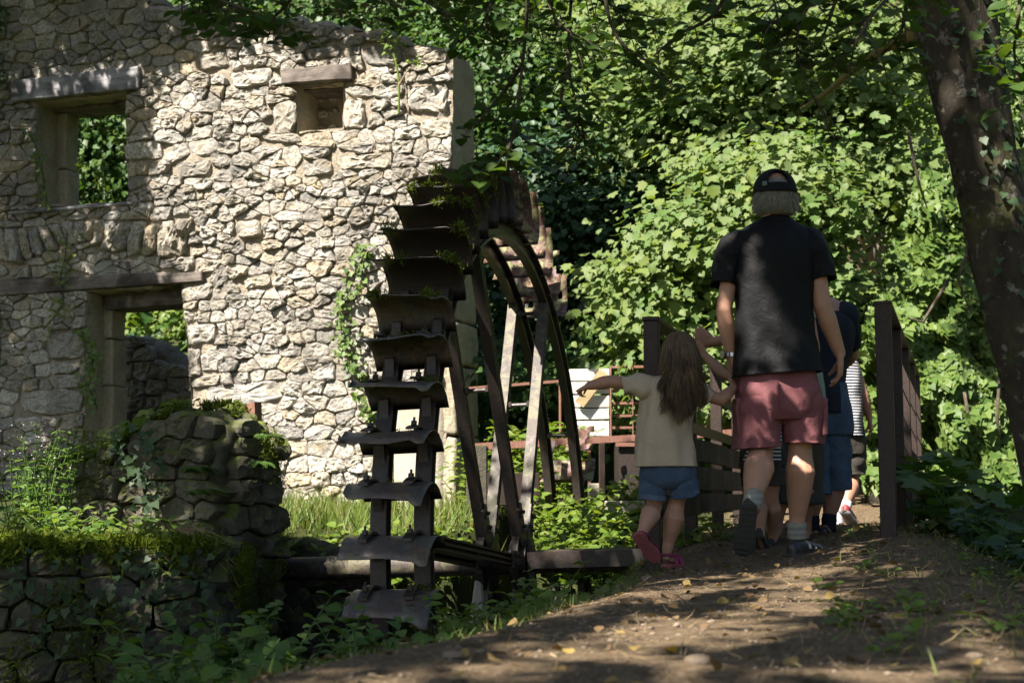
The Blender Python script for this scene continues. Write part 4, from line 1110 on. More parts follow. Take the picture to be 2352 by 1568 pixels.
def loft(name, secs, mat, parent, X=(1, 0, 0), Yv=(0, 1, 0), n=44, m=30, amp=0.006, fs=9.0, seed=0.0, pw=2.3, thick=0.0035, hemw=0.0, drape=0.0, stretch=(1, 1, 0.35), follow=False, fold=0.026):
    """secs: (x, y, z, rx, ry[, tilt]) from one open end to the other"""
    S = catmull([tuple(s) + ((0.0,) if len(s) == 5 else ()) for s in secs], m); X = Vector(X).normalized(); Yv = Vector(Yv).normalized()
    V = []; F = []
    for j in range(m + 1):
        x, y, z, rx, ry, tl = S[j]; c = Vector((x, y, z)); f = j / m
        XX, YY = X, Yv
        if follow:
            d = Vector(S[min(j + 1, m)][:3]) - Vector(S[max(j - 1, 0)][:3]); d.normalize()
            XX = (X - d * X.dot(d)).normalized(); YY = d.cross(XX)
        for i in range(n):
            a = 2 * math.pi * i / n; ca, sa = math.cos(a), math.sin(a)
            k = (abs(ca) ** pw + abs(sa) ** pw) ** (-1 / pw)
            e = c + XX * (rx * k * ca) + YY * (ry * k * sa)
            w = amp * (n3((e.x * stretch[0], e.y * stretch[1], e.z * stretch[2]), fs, seed) + 0.5 * n3((e.x, e.y, e.z), fs * 2.1, seed + 3))
            w += fold * (0.35 - abs(n3((e.x * 1.3, e.y * 1.3, e.z * 0.55 + e.x * 0.35), fs * 0.9, seed + 8))) * (0.35 + 0.65 * (1 - f))
            w += drape * (1 - f) ** 1.5 * math.sin(a * 5 + seed * 7 + 2.0 * math.sin(a + seed)) * 0.6 + drape * (1 - f) * math.sin(a * 9 + seed * 3) * 0.3
            if hemw and j < 2: w += hemw
            e = e + (XX * ca + YY * sa) * w
            e.z += tl * ca
            V.append(e)
    for j in range(m):
        for i in range(n):
            a = j * n + i; b = j * n + (i + 1) % n; F.append((a, b, b + n, a + n))
    o = mk(name, V, F, mat, parent, True)
    s = o.modifiers.new('t', 'SOLIDIFY'); s.thickness = thick; s.offset = -1
    return o
def hand(m, wrist, d, nrm, thumb, L=0.18, curl=(0.5, 0.6, 0.7, 0.8), spread=0.10, point=False):
    """palm and five fingers; d along the fingers, nrm out of the palm side, thumb sideways"""
    d = Vector(d).normalized(); nrm = Vector(nrm); nrm = (nrm - d * nrm.dot(d)).normalized(); s = Vector(thumb); s = (s - d * s.dot(d) - nrm * s.dot(nrm)).normalized()
    W = Vector(wrist); pl = L * 0.46
    for q in (-0.30, -0.1, 0.1, 0.30):
        limb(m, [W + s * q * L * 0.35, W + d * pl * 0.5 + s * q * L * 0.62, W + d * pl + s * q * L * 0.72], [L * 0.085, L * 0.095, L * 0.075], 10)
    lens = [0.44, 0.50, 0.47, 0.36]
    for k in range(4):
        o = 0.30 - 0.2 * k; b = W + d * pl + s * o * L * 0.72; dr = (d + s * o * spread).normalized(); c = curl[k]
        if point and k == 0: c = 0.05
        pts = [b - d * 0.01]; a = 0.0; rad = [L * 0.058]
        for seg, ln in enumerate((0.45, 0.32, 0.25)):
            a += c * (0.6, 0.9, 0.7)[seg]; v = dr * math.cos(a) + nrm * math.sin(a); pts.append(pts[-1] + v * L * lens[k] * ln); rad.append(L * (0.054, 0.050, 0.042)[seg])
        limb(m, pts, rad, 10)
    b = W + d * pl * 0.30 + s * L * 0.20
    limb(m, [b, b + (d * 0.75 + s * 0.55 + nrm * 0.25) * L * 0.20, b + (d * 1.0 + s * 0.55 + nrm * 0.5) * L * 0.36, b + (d * 1.0 + s * 0.35 + nrm * 0.6) * L * 0.48], [L * 0.085, L * 0.07, L * 0.058, L * 0.045], 10)
def head_geo(m, c, s, rot=None):
    """head with brow, nose, chin and ears; faces +y"""
    c = Vector(c); rt = rot or Matrix.Identity(3); T = lambda v: c + rt @ (Vector(v) * s)
    ellipsoid(m, T((0, -0.012, 0.022)), 0.078 * s, 0.098 * s, 0.095 * s, rt)
    ellipsoid(m, T((0, 0.025, -0.045)), 0.060 * s, 0.068 * s, 0.078 * s, rt)
    limb(m, [T((0, 0.088, 0.012)), T((0, 0.108, -0.030))], [0.010 * s, 0.016 * s], 8)
    limb(m, [T((-0.03, 0.080, 0.020)), T((0.03, 0.080, 0.020))], [0.012 * s, 0.012 * s], 8)
    limb(m, [T((-0.02, 0.088, -0.062)), T((0.02, 0.088, -0.062))], [0.008 * s, 0.008 * s], 8)
    ellipsoid(m, T((0, 0.072, -0.105)), 0.026 * s, 0.022 * s, 0.018 * s, rt)
    for q in (-1, 1): ellipsoid(m, T((0.080 * q, -0.005, -0.012)), 0.010 * s, 0.020 * s, 0.032 * s, rt)
def eyes(parent, c, s, rot=None):
    rt = rot or Matrix.Identity(3)
    for q in (-1, 1):
        m = MB(); ellipsoid(m, Vector(c) + rt @ (Vector((0.030 * q, 0.076, 0.004)) * s), 0.012 * s, 0.010 * s, 0.008 * s, None, 10, 6); m.build('eye', MAT['whiteshoe'], parent, True)
def arm(m, sh, el, wr, s=1.0, k=1.0):
    sh, el, wr = Vector(sh), Vector(el), Vector(wr)
    limb(m, [sh, sh.lerp(el, 0.35), sh.lerp(el, 0.75), el, el.lerp(wr, 0.28), el.lerp(wr, 0.65), wr], [0.040 * s * k, 0.043 * s * k, 0.041 * s * k, 0.041 * s * k, 0.044 * s * k, 0.035 * s * k, 0.027 * s * k])
def leg(m, hip, kn, an, s=1.0, k=1.0, back=Vector((0, -1, 0))):
    hip, kn, an = Vector(hip), Vector(kn), Vector(an); b = back * s
    limb(m, [hip, hip.lerp(kn, 0.5), kn.lerp(hip, 0.12), kn, kn.lerp(an, 0.14) + b * 0.006, kn.lerp(an, 0.30) + b * 0.028, kn.lerp(an, 0.55) + b * 0.014, kn.lerp(an, 0.82), an],
         [0.088 * s, 0.078 * s, 0.058 * s, 0.051 * s * k, 0.054 * s * k, 0.064 * s * k, 0.053 * s * k, 0.036 * s * k, 0.034 * s * k])
def foot(m, an, heel, toe, s=1.0, kk=1.0):
    an, heel, toe = Vector(an), Vector(heel), Vector(toe)
    limb(m, [an, heel + (an - heel) * 0.25, heel.lerp(toe, 0.3) + (an - heel) * 0.22, heel.lerp(toe, 0.65) + (an - heel) * 0.12, toe + (an - heel) * 0.08], [0.034 * s, 0.026 * s * kk, 0.026 * s * kk, (0.036 * s * kk, 0.020 * s * kk), (0.028 * s * kk, 0.012 * s * kk)], 12)
def shoe(parent, heel, toe, up, L=0.28, matU='shoe', matS='sole', panel=None, open_=False, matSo=None):
    """heel and toe on the sole plane; returns upper with sole and tread as children"""
    heel, toe = Vector(heel), Vector(toe); d = (toe - heel).normalized(); up = Vector(up); up = (up - d * up.dot(d)).normalized(); s = d.cross(up)
    k = L / 0.28; n = 16
    tt = [0.0, 0.06, 0.16, 0.30, 0.45, 0.60, 0.74, 0.86, 0.95, 1.0]
    hw = [0.016, 0.032, 0.037, 0.035, 0.036, 0.044, 0.048, 0.044, 0.030, 0.010]
    V = []; F = []
    for t_, w in zip(tt, hw):
        for z in (0.0, 0.010, 0.026):
            for q in (-1, 1): V.append(heel + d * (t_ * L) + s * q * (w + (0.004 if z < 0.02 else 0)) * k + up * (z + (0.012 * max(0, t_ - 0.8) * 5)) * k)
    for i in range(len(tt) - 1):
        a = i * 6; b = a + 6
        F += [(a, b, b + 1, a + 1), (a, a + 2, b + 2, b), (a + 2, a + 4, b + 4, b + 2), (a + 1, b + 1, b + 3, a + 3), (a + 3, b + 3, b + 5, a + 5), (a + 4, a + 5, b + 5, b + 4)]
    e = (len(tt) - 1) * 6
    F += [(0, 1, 3, 2), (2, 3, 5, 4), (e, e + 2, e + 3, e + 1), (e + 2, e + 4, e + 5, e + 3)]
    top = [0.070, 0.082, 0.088, 0.084, 0.070, 0.056, 0.046, 0.040, 0.034, 0.028]
    U = []; UF = []
    for t_, w, h in zip(tt, hw, top):
        for g in range(n):
            a = math.pi * g / (n - 1); U.append(heel + d * (t_ * L * 0.985 + 0.002) + s * (math.cos(a) * w * 0.97 * k) + up * ((0.024 + (0.012 * max(0, t_ - 0.8) * 5)) * k + math.sin(a) ** 0.8 * (h - 0.024) * k))
    for i in range(len(tt) - 1):
        for g in range(n - 1): UF.append((i * n + g, i * n + g + 1, (i + 1) * n + g + 1, (i + 1) * n + g))
    UF += [tuple(range(n))[::-1], tuple((len(tt) - 1) * n + g for g in range(n))]
    up_o = mk('shoe', U, UF, MAT[matU], parent, True); sub = up_o.modifiers.new('s', 'SUBSURF'); sub.levels = 1; sub.render_levels = 1
    so = mk('sole', V, F, MAT[matS], up_o, False); bevel(so, 0.004 * k, 2)
    m = MB()
    for i in range(9):
        t_ = 0.06 + i * 0.105; w = float(np.interp(t_, tt, hw)) * 0.8 * k
        c = heel + d * t_ * L - up * (0.003 * k); m.bar(c - s * w, c + s * w, 0.010 * k, 0.007 * k, up)
    m.build('tread', MAT[matS], up_o)
    if panel:
        for i, t_ in enumerate((0.42, 0.56, 0.70)):
            w = float(np.interp(t_, tt, hw)) * k; h = float(np.interp(t_, tt, top)) * k; m = MB(); pts = []
            for g in range(9):
                a = math.pi * (0.08 + 0.84 * g / 8); pts.append(heel + d * ((t_ - 0.02 + 0.04 * math.sin(a)) * L) + s * (math.cos(a) * (w + 0.002)) + up * (0.024 * k + math.sin(a) ** 0.8 * (h - 0.022 * k)))
            m.tube(pts, [(0.008 * k, 0.004 * k)] * 9, 6); m.build('stripe', MAT[panel], up_o)
    return up_o
def strands(name, roots, tips, mat, parent, mid=None, width=0.004, seg=7, wave=0.012, seed=0, curl=0.0, phases=None):
    V = []; F = []; rv = []
    for i, (a, b) in enumerate(zip(roots, tips)):
        a, b = Vector(a), Vector(b); base = len(V); r_ = random.random(); ph = random.uniform(0, 6.28); q = mid[i] if mid else None
        side = Vector((random.uniform(-1, 1), random.uniform(-0.3, 0.3), 0)).normalized()
        if phases: ph, side = phases[i]; r_ = 0.5 + 0.35 * math.sin(ph * 3.1) + random.uniform(-0.2, 0.2)
        w0 = width * random.uniform(0.5, 1.3)
        for j in range(seg + 1):
            f = j / seg
            p = a.lerp(b, f) if q is None else a * (1 - f) ** 2 + q * (2 * f * (1 - f)) + b * f * f
            p = p + side.cross(Vector((0, 0, 1))) * wave * math.sin(f * 7 + ph) * f + side * wave * math.sin(f * 5.3 + ph * 1.7) * f + Vector((math.cos(f * 9 + ph), math.sin(f * 9 + ph), 0)) * curl * f * f
            w = w0 * (1 - 0.75 * f ** 2)
            V += [p - side * w, p + side * w, p + Vector((0, -w * 0.7, 0))]; rv += [r_] * 3
        for j in range(seg):
            k = base + j * 3
            for c in range(3): F.append((k + c, k + (c + 1) % 3, k + 3 + (c + 1) % 3, k + 3 + c))
    o = mk(name, V, F, mat, parent, True, rv); o['kind'] = 'stuff'; return o

def tube_loft(name, pts, rads, mat, parent, n=28, m=18, amp=0.006, fs=12, seed=0.0, hem=0.0):
    S_ = catmull([(*p, r) for p, r in zip(pts, rads)], m); mb = MB(); mb.tube([s[:3] for s in S_], [s[3] for s in S_], n, False)
    vs = []
    for i, v in enumerate(mb.v):
        j = i // n; c = Vector(S_[j][:3]); d = (Vector(v) - c); w = amp * (n3(v, fs, seed) + 0.6 * n3(v, fs * 2.2, seed + 2)) + amp * 1.6 * (0.3 - abs(n3(v, fs * 1.5, seed + 9))) + (hem if j < 2 else 0)
        vs.append(Vector(v) + d.normalized() * w)
    o = mk(name, vs, mb.f, mat, parent, True); s = o.modifiers.new('t', 'SOLIDIFY'); s.thickness = 0.003; s.offset = -1; return o
# ---- man in black
MY = 6.7; P_ = lambda x, y, dy=0.0: at(x, y, MY + dy)
u_ = MY / FPX
man = thing('person', 'man in black T-shirt, pink shorts and black cap walking away', 'person', (P_(1790, 1283).x, MY, P_(1790, 1283).z))
def mparent(o): o.matrix_parent_inverse = man.matrix_world.inverted(); return o
def person_fix(root):
    bpy.context.view_layer.update()
    inv = Matrix.Translation(root.location).inverted()
    for c in root.children: c.matrix_parent_inverse = inv
m = MB()
hc = P_(1779, 452)
head_geo(m, hc, 1.0)
limb(m, [P_(1780, 505, -0.005), P_(1780, 470, 0.0)], [0.064, 0.058])
limb(m, [P_(1785, 880), P_(1780, 760), P_(1776, 640), P_(1776, 575)], [(0.15, 0.10), (0.14, 0.10), (0.16, 0.10), (0.13, 0.08)])
limb(m, [P_(1705, 575), P_(1776, 550), P_(1848, 570)], [0.04, 0.055, 0.04])
arm(m, P_(1684, 580), P_(1663, 712, -0.02), P_(1679, 818, 0.03), 1.0, 0.95)
arm(m, P_(1869, 576), P_(1889, 704, -0.03), P_(1929, 812, 0.02), 1.0, 1.05)
hand(m, P_(1679, 822, 0.03), P_(1690, 890, 0.10) - P_(1679, 822, 0.03), (1, 0.2, 0), (0, 1, 0), 0.185, (0.9, 1.0, 1.0, 1.1))
hand(m, P_(1930, 815, 0.02), P_(1930, 890, 0.07) - P_(1930, 815, 0.02), (-1, 0.25, 0), (-0.3, 1, 0.0), 0.185, (0.45, 0.40, 0.45, 0.55), 0.25)
leg(m, P_(1755, 930), P_(1748, 1035, 0.02), P_(1724, 1166, -0.28), 1.0, 1.12)
leg(m, P_(1830, 930), P_(1838, 1022, 0.05), P_(1830, 1222, 0.08), 1.0, 1.10)
foot(m, P_(1724, 1166, -0.28), P_(1722, 1185, -0.27), P_(1714, 1245, -0.2), 1.0, 0.75); foot(m, P_(1830, 1222, 0.08), P_(1824, 1262, 0.07), P_(1872, 1264, 0.19), 1.0, 0.75)
mk('body', m.v, m.f, MAT['skin_man'], man); bake(man.children[0], 0.0055, 3)
S = lambda px, py, hw, dep, dy=0.0, tl=0.0: (*P_(px, py, dy), hw * u_, dep, tl * u_)
loft('t_shirt', [S(1786, 861, 101, 0.160, 0.0, 7), S(1784, 835, 98, 0.152), S(1781, 790, 91, 0.135), S(1778, 720, 88, 0.13), S(1776, 650, 91, 0.13), S(1775, 600, 94, 0.128), S(1775, 568, 96, 0.120), S(1775, 545, 92, 0.105), S(1776, 528, 76, 0.09), S(1779, 512, 52, 0.075), S(1780, 503, 38, 0.070), S(1780, 498, 33, 0.066)], MAT['black_tee'], man, n=72, m=64, amp=0.012, fs=7.0, seed=1.3, drape=0.004, hemw=0.002, fold=0.018)
tube_loft('sleeve', [P_(1663, 656, -0.01), P_(1667, 626), P_(1675, 596), P_(1691, 572), P_(1716, 562), P_(1745, 565)], [0.060, 0.064, 0.072, 0.076, 0.072, 0.05], MAT['black_tee'], man, 32, 22, 0.012, 9, 2.2, 0.002)
tube_loft('sleeve', [P_(1886, 646, -0.01), P_(1879, 618), P_(1868, 592), P_(1860, 566), P_(1836, 556), P_(1806, 560)], [0.066, 0.071, 0.078, 0.078, 0.072, 0.05], MAT['black_tee'], man, 32, 22, 0.012, 9, 3.1, 0.002)
sh_ = loft('shorts', [S(1792, 965, 66, 0.09), S(1790, 940, 88, 0.125), S(1788, 905, 97, 0.138), S(1786, 875, 90, 0.128), S(1785, 835, 82, 0.11), S(1785, 820, 80, 0.10)], MAT['pink'], man, n=60, m=24, amp=0.008, seed=5.5, pw=2.6)
o = loft('shorts_leg', [S(1740, 1028, 50, 0.098, 0.0, 3), S(1740, 1000, 51, 0.10), S(1742, 960, 53, 0.11), S(1746, 915, 54, 0.118), S(1757, 872, 40, 0.09)], MAT['pink'], man, n=48, m=36, amp=0.012, fs=8, seed=6.1, pw=2.3, drape=0.008)
loft('hem', [S(1740, 1029, 51, 0.100, 0.0, 3), S(1740, 1021, 51.2, 0.100, 0, 3), S(1740, 1012, 51, 0.100, 0, 3)], MAT['pink'], man, n=48, m=6, amp=0.012, fs=8, seed=6.1, pw=2.3, drape=0.008)
o2 = loft('shorts_leg', [S(1847, 1017, 43, 0.092, 0.02, -2), S(1846, 990, 45, 0.095, 0.015), S(1842, 955, 49, 0.105, 0.01), S(1836, 915, 53, 0.118), S(1824, 872, 40, 0.09)], MAT['pink'], man, n=48, m=36, amp=0.013, fs=8, seed=7.4, pw=2.3, drape=0.009)
loft('hem', [S(1847, 1018, 44, 0.094, 0.02, -2), S(1847, 1010, 44.2, 0.094, 0.02, -2), S(1847, 1001, 44, 0.094, 0.02, -2)], MAT['pink'], man, n=48, m=6, amp=0.013, fs=8, seed=7.4, pw=2.3, drape=0.009)
for px, sgn in ((1691, -1), (1890, 1)):
    m = MB(); m.box(P_(px, 965, 0.0), (0.010, 0.062, 0.072), Matrix.Rotation(R(3 * sgn), 3, 'Y'), 0.003); bevel(m.build('cargo_pocket', MAT['pink'], man), 0.006, 2)
    m = MB(); m.box(P_(px - sgn, 925, 0.0), (0.013, 0.066, 0.020), Matrix.Rotation(R(5 * sgn), 3, 'Y'), 0.003); bevel(m.build('pocket_flap', MAT['pink'], man), 0.006, 2)
m = MB(); m.tube([P_(1787, 872, -0.152), P_(1789, 905, -0.155), P_(1791, 940, -0.142)], 0.0028, 6); m.build('seam', MAT['pinkdark'], man)
# socks, shoes, watch
for a, b, r0, r1 in ((P_(1724, 1168, -0.28), P_(1733, 1136, -0.22), 0.042, 0.045), (P_(1830, 1236, 0.08), P_(1830, 1199, 0.07), 0.044, 0.046)):
    m = MB(); n = 8; m.tube([a.lerp(b, i / n) for i in range(n + 1)], [r0 + (r1 - r0) * i / n + 0.0022 * math.sin(i * 2.3) for i in range(n + 1)], 18); m.build('sock', MAT['sock'], man, True)
shoe(man, at(1722, 1156, 6.36), at(1706, 1277, 6.48), (0.1, 1, 0.06), 0.275, 'shoe', 'sole', None)
shoe(man, at(1813, 1284, 6.70), at(1897, 1272, 6.90), (0, 0, 1), 0.285, 'shoe', 'sole', 'shoegrey')
m = MB(); w0 = P_(1678, 815, 0.03)
for i in range(12):
    a = 2 * math.pi * i / 12; m.box(w0 + Vector((math.cos(a) * 0.033, math.sin(a) * 0.033, 0)), (0.004, 0.007, 0.009), Matrix.Rotation(a, 3, 'Z'))
m.build('watch_band', MAT['steel'], man); m = MB(); m.tube([w0 + Vector((-0.032, -0.016, 0)), w0 + Vector((-0.044, -0.022, 0))], 0.019, 16); m.build('watch_case', MAT['steel'], man)
# hair and cap
m = MB(); ellipsoid(m, hc + Vector((0, -0.016, 0.010)), 0.086, 0.101, 0.098, None, 24, 14); mk('hair_base', m.v, m.f, MAT['greyhair'], man, True, [random.random() * 0.4 for _ in m.v])
ro = []; ti = []; mi = []
for i in range(2200):
    a = R(random.uniform(-115, 115)); h = random.uniform(-0.080, 0.022)
    b = Vector((math.sin(a), -math.cos(a), 0)); p = hc + Vector((b.x * 0.086, -0.016 + b.y * 0.100, h))
    ln = random.uniform(0.025, 0.055); fl = 0.016 if abs(a) > 0.8 else 0.0; rk = math.sqrt(max(0.25, 1 - (min(0, h) / 0.105) ** 2)); p = hc + Vector((b.x * 0.086 * rk, -0.016 + b.y * 0.100 * rk, h)); swp = random.gauss(0, 0.014)
    q = p + b * random.uniform(0.006, 0.016) + Vector((swp * 0.5, 0, -ln * 0.5))
    e = hc + Vector((b.x * (0.084 * rk + fl * random.random()) + swp, -0.014 + b.y * (0.094 * rk + random.uniform(-0.008, 0.010)), max(-0.098 + 0.02 * random.random(), h - ln)))
    ro.append(p); ti.append(e); mi.append(q)
strands('hair', ro, ti, MAT['greyhair'], man, mi, 0.0022, 6, 0.006)
cc_ = hc + Vector((0, -0.010, 0.030)); V = []; F = []; nu, nv = 48, 16
for j in range(nv + 1):
    th = (math.pi / 2) * (1.0 - j / nv * 0.985)
    for i in range(nu):
        a = 2 * math.pi * i / nu; drop = 0.012 * (1 + math.cos(a)) * (th / 1.57) ** 3
        V.append(cc_ + Vector((0.100 * math.sin(a) * math.sin(th), -0.118 * math.cos(a) * math.sin(th), 0.098 * math.cos(th) - drop - 0.004 * (th > 1.4))))
V.append(cc_ + Vector((0, 0, 0.099)))
for j in range(nv):
    for i in range(nu):
        a = (i + 0.5) / nu * 360; a = a if a < 180 else a - 360
        h = j / nv
        if abs(a) < 33 and 0.16 < h < 0.16 + 0.42 * math.sqrt(max(0, 1 - (a / 33) ** 2)): continue
        F.append((j * nu + i, j * nu + (i + 1) % nu, (j + 1) * nu + (i + 1) % nu, (j + 1) * nu + i))
F += [(nv * nu + i, nv * nu + (i + 1) % nu, (nv + 1) * nu) for i in range(nu)]
co = mk('cap', V, F, MAT['cap'], man, True); s = co.modifiers.new('t', 'SOLIDIFY'); s.thickness = 0.004; s.offset = 1
m = MB(); vs = []
for i in range(13):
    a = R(-70 + 140 * i / 12); r1, r2 = 0.108, 0.108 + 0.075 * math.cos(a) ** 0.7
    vs += [cc_ + Vector((math.sin(a) * 0.094, math.cos(a) * 0.110, 0.002)), cc_ + Vector((math.sin(a) * 0.090, math.cos(a) * 0.110 + 0.072 * max(0.02, math.cos(a)) ** 0.5, -0.018))]
m.add(vs, [(2 * i, 2 * i + 2, 2 * i + 3, 2 * i + 1) for i in range(12)]); vz = m.build('visor', MAT['cap'], co); s = vz.modifiers.new('t', 'SOLIDIFY'); s.thickness = 0.005
m = MB(); a = R(-38); p = cc_ + Vector((math.sin(a) * 0.106, -math.cos(a) * 0.124, 0.012)); m.box(p, (0.012, 0.002, 0.010), Matrix.Rotation(a, 3, 'Z')); m.build('badge', MAT['logo'], co)
eyes(man, hc, 1.0); person_fix(man)

# ---- girl in beige
GY = 6.6; g_ = GY / FPX; P2 = lambda x, y, dy=0.0: at(x, y, GY + dy)
girl = thing('person', 'small girl in beige T-shirt and denim shorts pointing left', 'person', P2(1535, 1302))
m = MB(); gh = P2(1560, 812, 0.0); GS = 0.86
head_geo(m, gh, GS, Matrix.Rotation(R(25), 3, 'Z'))
limb(m, [P2(1556, 880), P2(1560, 850)], [0.046, 0.042])
limb(m, [P2(1530, 1090), P2(1530, 1000), P2(1535, 930), P2(1545, 890)], [(0.10, 0.075), (0.095, 0.07), (0.11, 0.075), (0.09, 0.06)])
arm(m, P2(1480, 884), P2(1400, 876, 0.02), P2(1352, 886, 0.06), 0.78, 0.95)
arm(m, P2(1604, 900), P2(1655, 918, 0.03), P2(1686, 890, 0.10), 0.78, 0.95)
hand(m, P2(1353, 886, 0.06), P2(1325, 897, 0.10) - P2(1353, 886, 0.06), (0.2, 0.3, -1), (0.2, 1, 0.2), 0.115, (0.1, 1.2, 1.3, 1.3), 0.1, True)
hand(m, P2(1685, 890, 0.10), P2(1694, 880, 0.14) - P2(1685, 890, 0.10), (0, 1, 0), (0, 0, 1), 0.115, (0.9, 0.9, 0.9, 0.9))
leg(m, P2(1508, 1110), P2(1503, 1160, 0.02), P2(1473, 1228, -0.10), 0.66, 1.12)
leg(m, P2(1560, 1105), P2(1553, 1160, 0.03), P2(1533, 1262, 0.03), 0.66, 1.18)
foot(m, P2(1473, 1228, -0.10), P2(1466, 1240, -0.12), P2(1512, 1288, -0.02), 0.68); foot(m, P2(1533, 1262, 0.03), P2(1528, 1288, 0.01), P2(1556, 1292, 0.12), 0.68)
mk('body', m.v, m.f, MAT['skin_girl'], girl); bake(girl.children[0], 0.005, 3)
S = lambda px, py, hw, dep, dy=0.0, tl=0.0: (*P2(px, py, dy), hw * g_, dep, tl * g_)
loft('t_shirt', [S(1528, 1071, 67, 0.115, 0, 1), S(1527, 1040, 64, 0.11), S(1526, 1000, 60, 0.10), S(1528, 960, 60, 0.095), S(1532, 925, 63, 0.09), S(1538, 895, 66, 0.085), S(1545, 875, 60, 0.07), S(1552, 862, 36, 0.055), S(1556, 855, 24, 0.048)], MAT['beige'], girl, n=60, m=48, amp=0.011, fs=9, seed=11.2, drape=0.006, hemw=0.0015, fold=0.05)
tube_loft('sleeve', [P2(1432, 886, 0.01), P2(1448, 884, 0.005), P2(1470, 886), P2(1492, 894), P2(1518, 905)], [0.047, 0.050, 0.058, 0.066, 0.060], MAT['beige'], girl, seed=12.4, amp=0.009, hem=0.0015)
tube_loft('sleeve', [P2(1624, 908, 0.01), P2(1614, 904), P2(1598, 900), P2(1580, 902), P2(1560, 905)], [0.046, 0.050, 0.056, 0.062, 0.058], MAT['beige'], girl, seed=13.4, amp=0.008, hem=0.0015)
loft('shorts', [S(1536, 1124, 40, 0.06), S(1536, 1108, 60, 0.09), S(1534, 1090, 65, 0.10), S(1531, 1065, 60, 0.098)], MAT['denim'], girl, n=48, m=14, amp=0.005, seed=14.0, pw=2.6)
tube_loft('shorts_leg', [P2(1499, 1147), P2(1500, 1125), P2(1503, 1100), P2(1508, 1080)], [0.064, 0.066, 0.068, 0.06], MAT['denim'], girl, 36, 18, 0.007, 10, 15.0)
tube_loft('shorts_leg', [P2(1571, 1134, 0.01), P2(1568, 1115), P2(1562, 1095), P2(1556, 1078)], [0.074, 0.072, 0.070, 0.06], MAT['denim'], girl, 36, 18, 0.007, 10, 16.0)
tube_loft('hem', [P2(1499, 1148.5), P2(1499.5, 1143), P2(1500, 1137)], [0.0665, 0.067, 0.0675], MAT['denimdark'], girl, 36, 6, 0.007, 10, 15.0); tube_loft('hem', [P2(1571, 1135.5, 0.01), P2(1570.5, 1130, 0.01), P2(1570, 1124, 0.008)], [0.0765, 0.076, 0.0755], MAT['denimdark'], girl, 36, 6, 0.007, 10, 16.0)
# sandals
def sandal(heel, toe, up, an, L):
    heel, toe, up = Vector(heel), Vector(toe), Vector(up); d = (toe - heel).normalized(); up = (up - d * up.dot(d)).normalized(); s = d.cross(up)
    tt = np.linspace(0, 1, 12); hw = [0.016, 0.028, 0.031, 0.030, 0.028, 0.028, 0.031, 0.035, 0.036, 0.033, 0.024, 0.008]; V = []; F = []
    for t_, w in zip(tt, hw):
        for z in (0, 0.016):
            for q in (-1, 1): V.append(heel + d * t_ * L + s * q * w + up * z)
    for i in range(11):
        a = i * 4; b = a + 4; F += [(a, b, b + 1, a + 1), (a, a + 2, b + 2, b), (a + 1, b + 1, b + 3, a + 3), (a + 2, a + 3, b + 3, b + 2)]
    F += [(0, 1, 3, 2), (44, 46, 47, 45)]
    so = mk('sandal_sole', V, F, MAT['redsole'], girl); bevel(so, 0.004, 2)
    m = MB(); k = 0
    for i in range(9):                         # raised wavy tread pads
        for j in range(3):
            t_ = 0.08 + i * 0.105 + (0.05 if j % 2 else 0.0); w = float(np.interp(t_, tt, hw)) * 0.62
            if t_ > 0.95: continue
            c = heel + d * t_ * L + s * (j - 1) * w - up * 0.003; pl = []
            for g in range(7): a = 2 * math.pi * g / 7 + i; pl.append(c + d * math.cos(a) * 0.0082 * (1 + 0.3 * math.sin(g * 2.1 + i)) + s * math.sin(a) * 0.0092)
            b0 = len(m.v); m.v += [tuple(p) for p in pl] + [tuple(p + up * 0.005) for p in pl]; m.f.append(tuple(b0 + g for g in range(7))); m.f += [(b0 + g, b0 + 7 + g, b0 + 7 + (g + 1) % 7, b0 + (g + 1) % 7) for g in range(7)]
    m.build('tread', MAT['redsole'], so)['kind'] = 'stuff'
    for t_, h in ((0.68, 0.045), (0.42, 0.052)):
        m = MB(); w = float(np.interp(t_, tt, hw)); m.tube([heel + d * t_ * L + s * math.cos(math.pi * g / 8) * (w + 0.001) + up * (0.008 + math.sin(math.pi * g / 8) * h) for g in range(9)], [(0.010, 0.003)] * 9, 6); m.build('strap', MAT['magenta'], so)
    m = MB(); an = Vector(an); m.tube([an + (s * math.cos(2 * math.pi * g / 14) + d * math.sin(2 * math.pi * g / 14)) * 0.029 + up * 0.0 for g in range(15)], [(0.008, 0.003)] * 15, 6); m.build('ankle_strap', MAT['magenta'], so)
sandal(P2(1460, 1226, -0.16), P2(1520, 1302, -0.06), (0.30, 0.9, 0.22), P2(1473, 1232, -0.10), 0.19)
sandal(P2(1526, 1302, 0.0), P2(1561, 1302, 0.14), (0, 0, 1), P2(1533, 1274, 0.03), 0.17)
